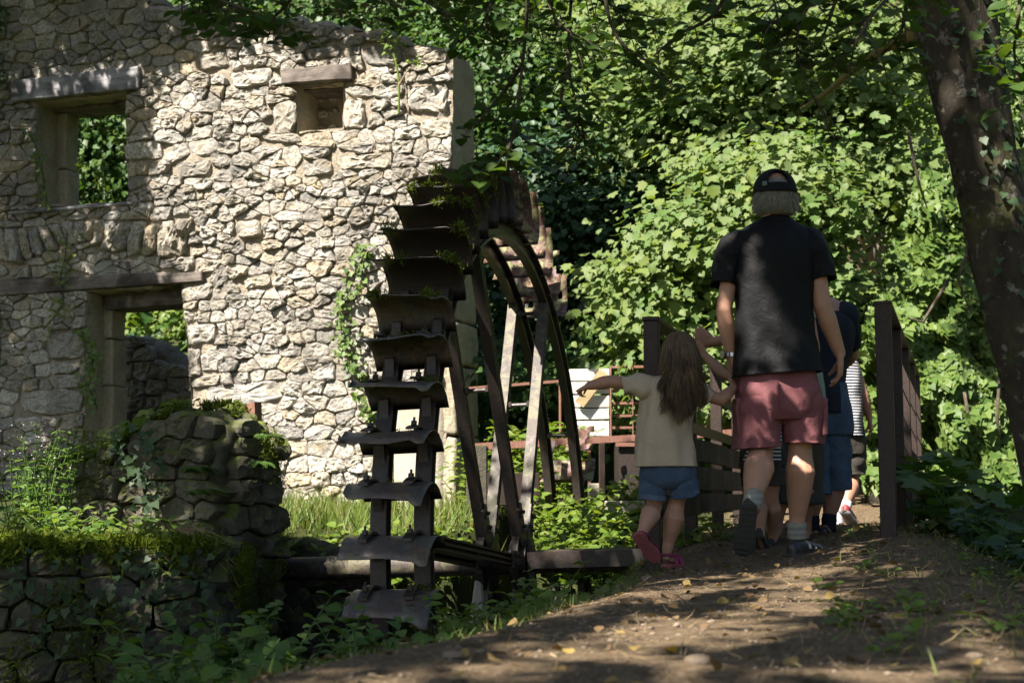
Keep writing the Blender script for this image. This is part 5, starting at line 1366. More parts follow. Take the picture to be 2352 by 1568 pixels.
# long hair with a thin plait
m = MB(); ellipsoid(m, gh + Vector((0, -0.006, 0.018)), 0.074, 0.088, 0.084, None, 24, 14)
mk('hair_base', m.v, m.f, MAT['brownhair'], girl, True, [0.25 + random.random() * 0.3 for _ in m.v])
ro = []; ti = []; mi = []
LK = [(R(random.gauss(0, 60)), random.gauss(0, 11), 985 - 70 * random.random() ** 1.4, random.uniform(0, 6.28), Vector((random.uniform(-1, 1), random.uniform(-0.4, 0.4), 0)).normalized()) for _ in range(46)]
PH = []
for i in range(2100):
    lk = LK[i % 46]; PH.append((lk[3] + random.gauss(0, 0.25), lk[4])); a = max(-2.3, min(2.3, lk[0] + random.gauss(0, 0.16))); h = random.uniform(-0.01, 0.098); rr_ = math.sqrt(max(0.02, 1 - (h / 0.104) ** 2))
    b = Vector((math.sin(a), -math.cos(a), 0)); p = gh + Vector((b.x * 0.080 * rr_, -0.006 + b.y * 0.092 * rr_, 0.018 + h * 0.86))
    f = random.random(); ex = 1568 + 20 * math.sin(a) * 1.3 + lk[1] + random.gauss(0, 3.5); ey = lk[2] - 22 * f - 22 * abs(math.sin(a))
    if random.random() < 0.09: ex += random.choice((-1, 1)) * random.uniform(15, 40); ey -= random.uniform(30, 90)
    e = P2(ex, ey, -0.12 - 0.02 * math.cos(a) + random.uniform(-0.01, 0.02)); q = gh + Vector((b.x * 0.098 + 0.010 + random.gauss(0, 0.012), -0.02 + b.y * 0.130, -0.10))
    ro.append(p); ti.append(e); mi.append(q)
strands('hair', ro, ti, MAT['brownhair'], girl, mi, 0.0021, 16, 0.020, curl=0.020, phases=PH)
for br in range(3):
    V = []; pts = []
    for j in range(40):
        f = j / 39; c = P2(1567 + 4 * math.sin(f * 4), 842 + 62 * f, -0.128 - 0.012 * f); a = f * 22 + br * 2.094; pts.append(c + Vector((math.cos(a) * 0.007, -abs(math.sin(a * 0.5)) * 0.006, math.sin(a) * 0.004)))
    m = MB(); m.tube(pts, [0.006 * (1 - 0.4 * j / 39) for j in range(40)], 7); m.build('plait_strand', MAT['brownhair'], girl, True, 0.55 + 0.1 * br)
m = MB(); c = P2(1567, 905, -0.145); m.tube([c + Vector((0, 0, -0.005)), c + Vector((0, 0, 0.005))], 0.008, 10); m.build('hair_tie', MAT['teal'], girl)
eyes(girl, gh, GS, Matrix.Rotation(R(25), 3, 'Z')); person_fix(girl)

# ---- the others, mostly hidden
def figure(label, Y, J, top, bottom, skin, sc, hair='brownhair', feet='shoe', torso=None, sleeve=0.5, legs_to=None, soles='sole', sock=None, headrot=0.0, capped=None, facing=0.0):
    """J: pixel joints (x, y[, dy]); top/bottom material keys"""
    g = lambda k: at(J[k][0], J[k][1], Y + (J[k][2] if len(J[k]) > 2 else 0.0))
    u = Y / FPX; f = thing('person', label, 'person', at(J['pel'][0], J['ground'], Y)); m = MB()
    head_geo(m, g('head'), sc, Matrix.Rotation(R(headrot), 3, 'Z')); limb(m, [g('neck'), g('head') + Vector((0, 0, -0.06 * sc))], [0.056 * sc, 0.052 * sc])
    ch = g('shl').lerp(g('shr'), 0.5); limb(m, [g('pel'), g('pel').lerp(ch, 0.5), ch], [(0.13 * sc, 0.09 * sc), (0.12 * sc, 0.085 * sc), (0.13 * sc, 0.085 * sc)])
    for q in 'lr':
        arm(m, g('sh' + q), g('el' + q), g('wr' + q), sc, 0.95)
        hd = g('wr' + q) - g('el' + q); tv = J.get('hd' + q)
        if tv: hd = at(tv[0], tv[1], Y + (tv[2] if len(tv) > 2 else 0.0)) - g('wr' + q)
        hand(m, g('wr' + q), hd, (1 if q == 'l' else -1, 0.2, -0.3), (0, 1, 0.3), 0.18 * sc, (0.3, 0.35, 0.4, 0.45), 0.25)
        leg(m, g('hip' + q), g('kn' + q), g('an' + q), sc); foot(m, g('an' + q), g('he' + q) + Vector((0, 0, 0.01)), g('to' + q) + Vector((0, 0, 0.01)), sc)
    mk('body', m.v, m.f, MAT[skin], f); bake(f.children[0], 0.0075, 3)
    hy = J['hem']; ct = [at(x, y, Y + dy) for x, y, dy, hw, dp in torso]
    loft('top', [(*c, t_[3] * u, t_[4]) for c, t_ in zip(ct, torso)], MAT[top], f, n=40, m=30, amp=0.008, seed=Y * 3, drape=0.004)
    if sleeve:
        for q in 'lr':
            a, b = g('sh' + q), g('el' + q); e = a.lerp(b, sleeve); i_ = a + (ch - a) * 0.35
            tube_loft('sleeve', [e, a.lerp(b, sleeve * 0.5), a, i_], [0.062 * sc, 0.068 * sc, 0.076 * sc, 0.07 * sc], MAT[top], f, 24, 14, 0.006, 10, Y)
    pel = g('pel'); loft('shorts', [(pel.x, pel.y, pel.z - 0.10 * sc, 0.155 * sc, 0.115 * sc), (pel.x, pel.y, pel.z, 0.16 * sc, 0.125 * sc), (pel.x, pel.y, pel.z + 0.10 * sc, 0.148 * sc, 0.115 * sc), (pel.x, pel.y, pel.z + 0.2 * sc, 0.13 * sc, 0.10 * sc)], MAT[bottom], f, n=36, m=14, amp=0.006, seed=Y)
    for q in 'lr':
        h, k, a = g('hip' + q), g('kn' + q), g('an' + q); e = k.lerp(a, legs_to) if legs_to >= 0 else k.lerp(h, -legs_to)
        tube_loft('shorts_leg', [e, e.lerp(h, 0.35), e.lerp(h, 0.7), h + Vector((0, 0, 0.03))], [0.100 * sc, 0.104 * sc, 0.106 * sc, 0.10 * sc], MAT[bottom], f, 30, 20, 0.011, 9, Y * 2 + (q == 'l'), 0.002)
        if sock:
            m = MB(); m.tube([a.lerp(k, i / 6 * 0.22) - Vector((0, 0, 0.03)) * (1 - i / 6) for i in range(7)], [0.043 * sc + 0.002 * math.sin(i * 2) for i in range(7)], 14); m.build('sock', MAT[sock], f, True)
        d = g('to' + q) - g('he' + q); shoe(f, g('he' + q), g('to' + q), (0, 0.0 if abs(d.z) < 0.08 else 1.0, 1), 0.27 * sc, feet, soles, 'whiteshoe' if feet == 'redshoe' else None)
    hd = g('head'); m = MB(); ellipsoid(m, hd + Vector((0, -0.014, 0.02)) * sc, 0.086 * sc, 0.100 * sc, 0.092 * sc, None, 20, 12); mk('hair', m.v, m.f, MAT[hair], f, True, [random.random() for _ in m.v])
    eyes(f, hd, sc, Matrix.Rotation(R(headrot), 3, 'Z')); person_fix(f); return f
# denim shorts, navy shirt, leaning over the rail side
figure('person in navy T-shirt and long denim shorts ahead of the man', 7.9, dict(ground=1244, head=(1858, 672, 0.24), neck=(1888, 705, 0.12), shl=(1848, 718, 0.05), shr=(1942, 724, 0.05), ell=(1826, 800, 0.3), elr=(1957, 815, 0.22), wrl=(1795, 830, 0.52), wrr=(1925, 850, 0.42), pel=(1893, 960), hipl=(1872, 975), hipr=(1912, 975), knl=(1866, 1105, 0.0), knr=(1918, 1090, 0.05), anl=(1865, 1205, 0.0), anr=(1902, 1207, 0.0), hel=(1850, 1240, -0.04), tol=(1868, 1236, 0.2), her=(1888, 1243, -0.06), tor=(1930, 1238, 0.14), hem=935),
       'navy', 'denim', 'skin_dark', 0.98, torso=[(1890, 950, 0, 50, 0.14), (1889, 900, 0.02, 48, 0.135), (1891, 850, 0.05, 50, 0.13), (1899, 790, 0.06, 60, 0.13), (1900, 740, 0.06, 60, 0.12), (1893, 712, 0.08, 40, 0.09), (1890, 700, 0.1, 26, 0.065)], sleeve=0.8, legs_to=0.28, feet='shoe', sock='navy')
# striped top
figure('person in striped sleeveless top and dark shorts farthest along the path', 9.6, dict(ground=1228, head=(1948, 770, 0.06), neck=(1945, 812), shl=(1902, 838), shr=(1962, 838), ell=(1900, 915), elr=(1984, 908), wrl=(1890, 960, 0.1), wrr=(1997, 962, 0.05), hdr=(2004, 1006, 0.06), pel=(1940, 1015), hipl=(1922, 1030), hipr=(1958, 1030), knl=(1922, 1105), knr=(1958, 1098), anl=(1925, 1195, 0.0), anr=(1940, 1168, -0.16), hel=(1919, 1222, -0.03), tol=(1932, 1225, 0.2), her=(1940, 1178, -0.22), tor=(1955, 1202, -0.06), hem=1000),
       'striped', 'darkshorts', 'skin_dark', 0.88, torso=[(1944, 1003, 0, 38, 0.12), (1944, 960, 0, 36, 0.115), (1942, 910, 0, 34, 0.11), (1940, 865, 0, 34, 0.105), (1940, 835, 0, 28, 0.09), (1943, 818, 0, 18, 0.06)], sleeve=0, legs_to=-0.12, feet='redshoe', soles='whiteshoe', sock='whitesock')
# olive capri trousers, pale green shirt, arm over the rail
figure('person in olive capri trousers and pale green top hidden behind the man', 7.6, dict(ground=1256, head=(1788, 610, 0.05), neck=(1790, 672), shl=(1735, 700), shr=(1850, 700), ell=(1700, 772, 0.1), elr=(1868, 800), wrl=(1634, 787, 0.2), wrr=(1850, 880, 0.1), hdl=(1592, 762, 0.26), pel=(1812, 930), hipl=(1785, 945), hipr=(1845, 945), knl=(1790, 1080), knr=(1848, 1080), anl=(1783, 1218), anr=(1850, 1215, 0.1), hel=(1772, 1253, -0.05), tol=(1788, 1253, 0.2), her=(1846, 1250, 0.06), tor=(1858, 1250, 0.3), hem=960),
       'palegreen', 'olive', 'skin_dark', 0.98, torso=[(1832, 965, 0, 62, 0.14), (1826, 900, 0, 66, 0.13), (1815, 830, 0, 66, 0.125), (1800, 760, 0, 66, 0.12), (1794, 712, 0, 58, 0.10), (1791, 690, 0, 34, 0.075), (1790, 680, 0, 26, 0.065)], sleeve=0.35, legs_to=0.55, feet='brownshoe' if 'brownshoe' in MAT else 'sole')
# child behind the man with raised arm
figure('child with raised arm beside the rail, mostly behind the man', 7.35, dict(ground=1262, head=(1750, 800, 0.1), neck=(1748, 858), shl=(1715, 880), shr=(1790, 880), ell=(1660, 858, 0.05), elr=(1800, 960), wrl=(1618, 815, 0.1), wrr=(1790, 1020, 0.05), hdl=(1604, 800, 0.12), pel=(1750, 1040), hipl=(1735, 1055), hipr=(1768, 1055), knl=(1740, 1140), knr=(1772, 1140), anl=(1747, 1228, -0.1), anr=(1775, 1235, 0.1), hel=(1741, 1232, -0.14), tol=(1752, 1262, 0.0), her=(1770, 1260, 0.06), tor=(1785, 1258, 0.25), hem=1060),
       'striped', 'darkshorts', 'skin_girl', 0.72, torso=[(1748, 1062, 0, 46, 0.11), (1748, 1010, 0, 44, 0.10), (1748, 950, 0, 44, 0.095), (1748, 900, 0, 44, 0.09), (1748, 876, 0, 34, 0.07), (1748, 862, 0, 20, 0.05)], sleeve=0.3, legs_to=-0.3, feet='sole')
# ------------------------------------------------------------------ trees overhead: the leaning trunk at the right and its neighbour
SX = Vector((1, 0, 0)).cross(SUN).normalized() if abs(SUN.x) < 0.9 else Vector((0, 1, 0)).cross(SUN).normalized()
SYv = SUN.cross(SX)
def hit_y(Q, Y): return Q - SUN * ((Q.y - Y) / SUN.y)
def hit_z(Q, z): return Q - SUN * ((Q.z - z) / SUN.z)
def hit_plane(Q, P0, nn): return Q - SUN * ((Q - P0).dot(nn) / SUN.dot(nn))
LIT_WALL = [(470, 130), (1060, 110), (1060, 1190), (620, 1150), (430, 960), (436, 640), (360, 560), (350, 230)]
HALF_WALL = [(-30, -40), (470, -40), (470, 130), (350, 230), (360, 560), (436, 640), (430, 1000), (-30, 1000)]
LIT_BACK = [(1290, 420), (1500, 120), (1660, 20), (2090, 40), (2240, 500), (2300, 1030), (2090, 1040), (1480, 1040), (1380, 860), (1380, 600)]
LIT_SLUICE = [(1080, 830), (1300, 830), (1500, 820), (1700, 830), (1700, 1060), (1480, 1270), (1240, 1270), (1080, 1240)]
LIT_WEED = [(380, 1300), (870, 1320), (900, 1430), (700, 1540), (380, 1540)]
LIT_GRASS = [(690, 1080), (880, 1080), (1040, 1180), (1040, 1250), (700, 1260)]
LIT_FAR = [(1940, 990), (2060, 990), (2060, 1190), (1960, 1190)]
LIT_MAN = [[(1825, 860), (1892, 860), (1892, 1012), (1825, 1012)], [(1706, 1036), (1768, 1036), (1752, 1110), (1722, 1130)], [(1806, 1040), (1868, 1040), (1862, 1150), (1812, 1150)], [(1740, 800), (1800, 800), (1800, 850), (1740, 850)]]
LIT_WHEEL = [[(1245, 960), (1290, 960), (1352, 1262), (1255, 1262)], [(1150, 730), (1200, 730), (1150, 980), (1110, 980)], [(1290, 600), (1330, 600), (1330, 700), (1270, 700)], [(850, 430), (1060, 420), (1060, 640), (850, 660)], [(1195, 470), (1260, 480), (1340, 620), (1320, 760), (1230, 700)], [(1215, 740), (1260, 740), (1240, 1000), (1205, 1000)]]
LIT_PATH = [[(1100, 1360), (1420, 1305), (1720, 1296), (1720, 1332), (1300, 1385)], [(420, 1545), (760, 1485), (1340, 1470), (1320, 1525), (500, 1575)], [(1350, 1410), (1750, 1390), (1760, 1412), (1380, 1435)], [(1660, 1310), (2060, 1238), (2120, 1262), (1800, 1345)], [(2120, 1345), (2300, 1380), (2340, 1500), (2180, 1450)], [(1500, 1500), (1700, 1490), (1720, 1520), (1500, 1530)]]
LIT_LEDGE = [(-20, 1170), (300, 1150), (480, 1230), (470, 1262), (-20, 1262)]
PATCH = [(1150, 1310, 1700, 1330), (1500, 1300, 2000, 1290), (700, 1535, 1300, 1500), (1950, 1240, 2120, 1250), (2050, 1330, 2250, 1400), (1300, 1520, 1500, 1500)]
def verdict(Q):
    """chance of keeping a leaf clump at Q, from what its shadow would fall on"""
    keep = None
    for dx, dy in ((0, 0), (0.12, 0), (-0.12, 0), (0, 0.12), (0, -0.12)):
        q = Q + SX * dx + SYv * dy
        a = hit_plane(q, wc0, wY)
        if a.z > -0.4 and (a - wc0).dot(wX) < 0.2:
            x, y = proj(a)
            if -60 < x < 1080 and -60 < y < 1200:
                if inpoly((x, y), LIT_WALL): return 0.0
                kk = 0.62 if y < 260 else 0.36; keep = kk if keep is None else min(keep, kk)
        a = hit_y(q, 12.6); x, y = proj(a)
        if a.z > -0.3 and inpoly((x, y), LIT_BACK): return 0.0
        if a.z > -0.3 and 1060 < x < 2352 and -50 < y < 1000: keep = keep if keep is not None else 0.9
        a = hit_y(q, 11.2); x, y = proj(a)
        if a.z > -0.4 and inpoly((x, y), LIT_SLUICE): return 0.0
        a = hit_z(q, -0.22); x, y = proj(a)
        if 8.0 < a.y < 12.0 and inpoly((x, y), LIT_GRASS): return 0.0
        if a.y > 9.0 and a.x > 2.0 and inpoly((x, y), LIT_FAR): return 0.0
        if 6.4 < a.y < 8.6 and inpoly((x, y), LIT_LEDGE) and random.random() < 0.7: return 0.0
        if 1.5 < a.y < 9 and -60 < x < 2420 and y < 1620:
            keep = 1.0
            for pl in LIT_PATH:
                if inpoly((x, y), pl): return 0.0
        a = hit_y(q, 6.6); x, y = proj(a)
        if a.z > -0.3:
            for pl in LIT_MAN:
                if inpoly((x, y), pl): return 0.0
            if 1300 < x < 2352 and 300 < y < 1290: keep = 1.0
        a = hit_plane(q, WC, WA); x, y = proj(a)
        if a.z > -0.6 and (a - WC).length < 2.4:
            for pl in LIT_WHEEL:
                if inpoly((x, y), pl): return 0.0
            keep = 1.0
    return 0.0 if keep is None else keep
tree_r = thing('leaning_tree', 'big leaning dark-barked tree with ivy at the right edge', 'tree', (2.25, 5.9, -0.6))
tree_w = thing('unseen_shade_tree', 'unseen leafy tree added left of the ruined wall to shade its top', 'tree', (-6.9, 9.6, -0.3))  # unseen tree, added to carry leaf clumps that shade the wall
tree_l = thing('overhanging_tree', 'leafy tree whose dark boughs hang in at the top left', 'tree', (-3.9, 1.2, -0.6))
def trunk_mesh(name, pts, rad, mat, parent, n=28, rough=0.04, m=70):
    S_ = catmull([(*p, r) for p, r in zip(pts, rad)], m); mb = MB(); mb.tube([s[:3] for s in S_], [s[3] for s in S_], n, True); vs = []
    for i, v in enumerate(mb.v):
        j = min(i // n, m); c = Vector(S_[j][:3]); d = Vector(v) - c; k = 1 + rough * 2.2 * n3((v[0], v[1], v[2] * 0.45), 5.0) + rough * 1.2 * n3((v[0], v[1], v[2] * 0.6), 13.0)
        vs.append(c + d * k)
    o = mk(name, vs, mb.f, mat, parent, True)
    o.matrix_parent_inverse = Matrix.Translation(parent.location).inverted() if parent.rotation_euler[2] == 0 else Matrix.Identity(4)
    return o
TY = 5.6
tp = [at(2520, 1330, TY), at(2440, 1080, TY), at(2374, 843, TY), at(2302, 562, TY), at(2255, 357, TY), at(2217, 157, TY), at(2183, 0, TY), at(2150, -180, TY - 0.05), at(2080, -520, TY - 0.2), at(1950, -900, TY - 0.5)]
trunk_mesh('trunk', tp, [0.24, 0.155, 0.137, 0.132, 0.132, 0.15, 0.165, 0.165, 0.15, 0.12], MAT['bark'], tree_r)
trunk_mesh('trunk', [(-3.9, 1.2, -1.3), (-3.8, 1.15, 0.5), (-3.85, 1.2, 2.5), (-3.6, 1.4, 4.5), (-3.3, 1.6, 6.5)], [0.28, 0.2, 0.18, 0.15, 0.1], MAT['bark'], tree_l)
trunk_mesh('trunk', [(-6.9, 9.6, -0.8), (-6.9, 9.6, 2.0), (-6.8, 9.7, 4.5), (-6.5, 9.9, 7.5)], [0.26, 0.2, 0.16, 0.1], MAT['bark'], tree_w)
CL = []
random.seed(21)
tries = 0
while len(CL) < 3300 and tries < 90000:
    tries += 1
    z = random.uniform(3.6, 8.6); Q = Vector((random.uniform(-11.0, 3.2), random.uniform(-6.0, 13.0), z))
    x, y = proj(Q) if Q.y > 0.3 else (0, -9999)
    if Q.y > -0.5 and -260 < x < 2600 and y > -130: continue
    if Q.length < 1.8: continue
    if random.random() < verdict(Q): CL.append(Q)
CLn = np.array([tuple(q) for q in CL]); per = 30
def clump_leaves(C, per, rad, size, flat=0.5):
    n = len(C) * per; P = np.repeat(C, per, axis=0) + rng.normal(size=(n, 3)) * np.array([rad, rad, rad * flat])
    N = rdir(n, 1.1); D = rdir(n, -0.35); return P, N, D, size * rng.uniform(0.7, 1.25, n)
def vproj(Pn):
    w = Pn[:, 1] * FWD.y + Pn[:, 2] * FWD.z; w = np.where(np.abs(w) < 1e-3, 1e-3, w)
    return 1176 + FPX * Pn[:, 0] / w, 784 - FPX * (Pn[:, 1] * UPV.y + Pn[:, 2] * UPV.z) / w
def vinpoly(x, y, poly):
    c = np.zeros(len(x), bool)
    for i in range(len(poly)):
        (x1, y1), (x2, y2) = poly[i], poly[i - 1]
        if y1 == y2: continue
        c ^= ((y1 > y) != (y2 > y)) & (x < (x2 - x1) * (y - y1) / (y2 - y1) + x1)
    return c
SUNn = np.array(SUN)
DAP = [(onz(random.uniform(300, 2330), random.uniform(1245, 1565), -0.32), random.uniform(0.04, 0.16), random.uniform(0.03, 0.10)) for _ in range(70)]
def on_man(c):
    q = c + SUN * ((6.6 - c.y) / SUN.y) if c.y > 6.6 else None
    if q is None: return False
    a, b = proj(q); return 1630 < a < 1930 and 480 < b < 850
DAP = [d for d in DAP if not on_man(d[0])]
def leaf_ok(Pn): return ~(lit_hit(Pn) & (rng.random(len(Pn)) < 0.94))
def lit_hit(Pn):
    """leaves that would shade the places the sun reaches are missing from the crown"""
    bad = np.zeros(len(Pn), bool)
    def pl(P0, nn):
        P0 = np.array(P0); nn = np.array(nn); return Pn - SUNn * (((Pn - P0) @ nn) / (SUNn @ nn))[:, None]
    a = pl(wc0, wY); x, y = vproj(a); bad |= (a[:, 2] > -0.4) & (((a - np.array(wc0)) @ np.array(wX)) < 0.2) & (vinpoly(x, y, LIT_WALL) | (vinpoly(x, y, [(20, 140), (340, 140), (340, 245), (20, 245)]) | vinpoly(x, y, [(180, 480), (450, 480), (450, 640), (180, 660)])) & (rng.random(len(Pn)) < 0.6))
    a = pl((0, 12.6, 0), (0, 1, 0)); x, y = vproj(a); bad |= (a[:, 2] > -0.3) & vinpoly(x, y, LIT_BACK)
    a = pl((0, 11.2, 0), (0, 1, 0)); x, y = vproj(a); bad |= (a[:, 2] > -0.4) & vinpoly(x, y, LIT_SLUICE)
    a = pl((0, 0, -0.3), (0, 0, 1)); x, y = vproj(a)
    bad |= (a[:, 1] > 8) & (a[:, 1] < 12.5) & (vinpoly(x, y, LIT_GRASS) | vinpoly(x, y, LIT_SLUICE)) | (a[:, 1] > 8) & (a[:, 0] > 2.0) & vinpoly(x, y, LIT_FAR)
    near = (a[:, 1] > 1.5) & (a[:, 1] < 9)
    for q in LIT_PATH: bad |= near & vinpoly(x, y, q)
    for c, ra, rb in DAP: bad |= ((a[:, 0] - c.x) / ra) ** 2 + ((a[:, 1] - c.y) / (rb * 2)) ** 2 < 1
    bad |= near & (a[:, 1] > 6.3) & vinpoly(x, y, LIT_LEDGE) & (rng.random(len(Pn)) < 0.6)
    a = pl((0, 6.6, 0), (0, 1, 0)); x, y = vproj(a)
    for q in LIT_MAN: bad |= (a[:, 2] > -0.3) & vinpoly(x, y, q)
    a = pl((0, 8.1, 0), (0, 1, 0)); x, y = vproj(a); bad |= (a[:, 2] > -0.8) & vinpoly(x, y, [(150, 980), (400, 930), (640, 940), (640, 1200), (300, 1150)]) & (rng.random(len(Pn)) < 0.55)
    for Yw, y0, y1 in ((5.8, 1300, 1395), (5.2, 1380, 1475), (4.5, 1460, 1550)):
        a = pl((0, Yw, 0), (0, 1, 0)); x, y = vproj(a); bad |= (y > y0) & (y < y1) & vinpoly(x, y, LIT_WEED) & (rng.random(len(Pn)) < 0.85)
    a = pl(WC, WA); x, y = vproj(a)
    for q in LIT_WHEEL: bad |= (a[:, 2] > -0.6) & vinpoly(x, y, q)
    return bad
near_r = np.hypot(CLn[:, 0] - 1.8, CLn[:, 1] - 5.2) < np.hypot(CLn[:, 0] + 3.6, CLn[:, 1] - 1.4)
wsel = np.hypot(CLn[:, 0] + 6.7, CLn[:, 1] - 9.8) < np.minimum(np.hypot(CLn[:, 0] - 1.8, CLn[:, 1] - 5.2), np.hypot(CLn[:, 0] + 3.6, CLn[:, 1] - 1.4))
for tr, sel in ((tree_r, near_r & ~wsel), (tree_l, ~near_r & ~wsel), (tree_w, wsel)):
    C = CLn[sel] - np.array(tr.location)
    if len(C) == 0: continue
    cl_ = clump_leaves(C, per, 0.17, 0.135); kp = leaf_ok(cl_[0] + np.array(tr.location)); cl_ = [q[kp] for q in cl_]
    o = leaves('crown', *cl_, T_DI, MAT['leaf_canopy'], tr); o['kind'] = 'stuff'
    idx = rng.choice(len(C), min(60, len(C)), replace=False); base = Vector((tp[8] if tr is tree_r else Vector((-3.4, 1.5, 5.6)) if tr is tree_l else Vector((-6.6, 9.8, 6.0)))) - tr.location
    for i in idx:
        e = Vector(C[i]); mid = base.lerp(e, 0.5) + Vector((random.uniform(-0.4, 0.4), random.uniform(-0.4, 0.4), 0.5)); m = MB()
        wpts = [base.lerp(mid, 0.5) + Vector((0, 0, 0.1)), mid, mid.lerp(e, 0.6), e]
        bad = False
        for w in [base] + wpts + [wpts[0].lerp(wpts[1], 0.5), wpts[1].lerp(wpts[2], 0.5), wpts[2].lerp(wpts[3], 0.5)]:
            ww = w + tr.location
            if ww.y > 0.2:
                a, b = proj(ww)
                if -60 < a < 2400 and b > -40: bad = True
        S2 = catmull([tuple(w + tr.location) for w in [base] + wpts], 30)
        if bad or lit_hit(S2[4:]).sum() > 2: continue
        m.tube([base] + wpts, [0.07, 0.055, 0.04, 0.025, 0.01], 8); m.build('limb', MAT['bark'], tr, True)

# boughs that hang into the picture
def bough(parent, path, Y, dens=1.0, tw=0.30, leaf=0.062, droop=0.5, mat='leaf_canopy', dy=0.25, r0=0.008, tmpl=None, start=0.0, twig_dir=None):
    pts = [at(x, y, Y + dy * math.sin(i * 1.7 + x)) for i, (x, y) in enumerate(path)]
    S_ = catmull([tuple(p) for p in pts], max(10, len(pts) * 8)); S_ = [Vector(s) for s in S_]; n = len(S_); base = Vector(parent.location)
    m = MB(); m.tube([s - base for s in S_], [r0 * (1 - 0.8 * i / n) + 0.0012 for i in range(n)], 6)
    LP = []; LN = []; LD = []
    L = sum((S_[i + 1] - S_[i]).length for i in range(n - 1)); cnt = int(L * 16 * dens)
    for k in range(cnt):
        f = start + (1 - start) * (k + random.random()) / cnt; i = min(n - 2, int(f * (n - 1))); p = S_[i].lerp(S_[i + 1], f * (n - 1) - i)
        d = (S_[i + 1] - S_[i]).normalized(); s = d.cross(Vector((0, random.uniform(-0.6, 0.2), 1))).normalized() * random.choice((-1, 1))
        td = (d * random.uniform(0.3, 0.9) + s * random.uniform(0.5, 1.0) + Vector((random.uniform(-0.3, 0.3), random.uniform(-0.5, 0.5), -droop * random.random()))).normalized()
        ln = tw * random.uniform(0.35, 1.0) * (1 - 0.5 * f); ns = max(3, int(ln / 0.034)); tpnts = []
        pl = td.cross(Vector((0, 0, 1))); pl = pl.normalized() if pl.length > 0.05 else Vector((1, 0, 0))
        for j in range(ns + 1):
            q = p + td * ln * j / ns + Vector((0, 0, -0.10 * droop * (j / ns) ** 2)); tpnts.append(q - base)
            if j:
                sd = 1 if j % 2 else -1
                LP.append(q - base); LD.append(td * 0.6 + pl * sd * 0.8 + Vector((0, 0, -0.35 - 0.3 * random.random())))
                LN.append(Vector((random.gauss(0, 0.35), random.gauss(0, 0.35) - 0.3, 1.0)))
        m.tube(tpnts, [0.0022] * (ns) + [0.001], 4, False)
    b = m.build('bough', MAT['twig'], parent, True)
    n_ = len(LP); o = leaves('bough_leaves', np.array(LP), np.array(LN), np.array(LD), leaf * rng.uniform(0.6, 1.25, n_), tmpl or T_OV, MAT[mat], b); o['kind'] = 'stuff'
    return b
random.seed(5)
for path, Y, de, tw in [
    ([(380, -120), (470, -20), (560, 20), (650, 55)], 4.6, 1.3, 0.22), ([(760, -140), (690, -30), (640, 30), (600, 62)], 4.6, 1.3, 0.2), ([(520, -120), (540, -30), (500, 20), (440, 30)], 4.8, 1.2, 0.16)]:
    bough(tree_l, path, Y, de, tw, 0.068)
for path, Y, de, tw in [
    ([(800, -160), (900, -60), (960, -10), (1010, 25)], 5.0, 1.2, 0.24), ([(1120, -170), (1000, -70), (900, -30), (780, -5)], 5.2, 1.2, 0.24), ([(1100, -170), (1130, -40), (1120, 30), (1090, 80)], 5.2, 1.2, 0.26),
    ([(1230, -200), (1215, -20), (1200, 150), (1182, 280), (1165, 340)], 5.2, 1.0, 0.24), ([(1330, -200), (1312, 0), (1306, 150), (1330, 260), (1345, 330)], 5.4, 1.2, 0.32),
    ([(1420, -200), (1390, -30), (1420, 90), (1500, 150), (1550, 200)], 5.4, 1.2, 0.32), ([(1200, 150), (1150, 220), (1115, 260), (1095, 290)], 5.2, 0.6, 0.14), ([(1182, 290), (1165, 345), (1130, 365), (1080, 384)], 5.2, 1.3, 0.12),
    ([(1310, 150), (1290, 230), (1330, 300), (1320, 340)], 5.4, 0.9, 0.16),
    ([(1280, -200), (1330, -40), (1420, 20), (1500, 40)], 5.6, 1.2, 0.34), ([(1180, -160), (1250, -20), (1290, 60), (1400, 120)], 5.3, 1.2, 0.3),
    ([(1700, -200), (1660, -60), (1640, 10), (1600, 50)], 4.6, 1.1, 0.26), ([(1720, -160), (1650, 20), (1560, 80), (1500, 130)], 4.8, 0.7, 0.14), ([(2060, -220), (1950, -60), (1850, 10), (1760, 60)], 4.4, 1.3, 0.30), ([(2100, -200), (2060, -40), (2000, 40), (1960, 110)], 4.3, 1.4, 0.30), ([(1900, -200), (1880, -40), (1835, 60), (1830, 140)], 4.4, 1.3, 0.26),
    ([(1990, -200), (1930, -30), (1900, 60), (1880, 110)], 4.5, 1.3, 0.28), ([(2090, -100), (2080, 30), (2060, 90), (2020, 130)], 4.4, 1.2, 0.2), ([(1780, -200), (1760, -60), (1780, 10), (1790, 70)], 4.5, 1.2, 0.24), ([(2352, -150), (2340, 30), (2330, 120), (2345, 240)], 5.0, 1.0, 0.22)]:
    bough(tree_r, path, Y, de, tw, 0.066)
m = MB(); bp = [Vector(at(1800, 60, 4.4)), at(1828, 150, 4.4), at(1870, 235, 4.4), at(1915, 285, 4.4)]
bough(tree_r, [(1835, 130), (1850, 190), (1890, 255), (1930, 300)], 4.4, 0.9, 0.12, 0.05, 0.9, 'leaf_canopy', 0.05, 0.003, tmpl_ovate(0.24), 0.45)
# mossy bough of the leaning tree
m = MB(); pts = [at(2110, 75, 5.75), at(2030, 110, 6.3), at(1960, 160, 6.9), at(1900, 212, 7.5), at(1840, 250, 8.0)]
m.tube([Vector(p) - tree_r.location for p in pts], [0.035, 0.026, 0.020, 0.014, 0.006], 8); m.build('mossy_limb', MAT['mossbranch'], tree_r, True)
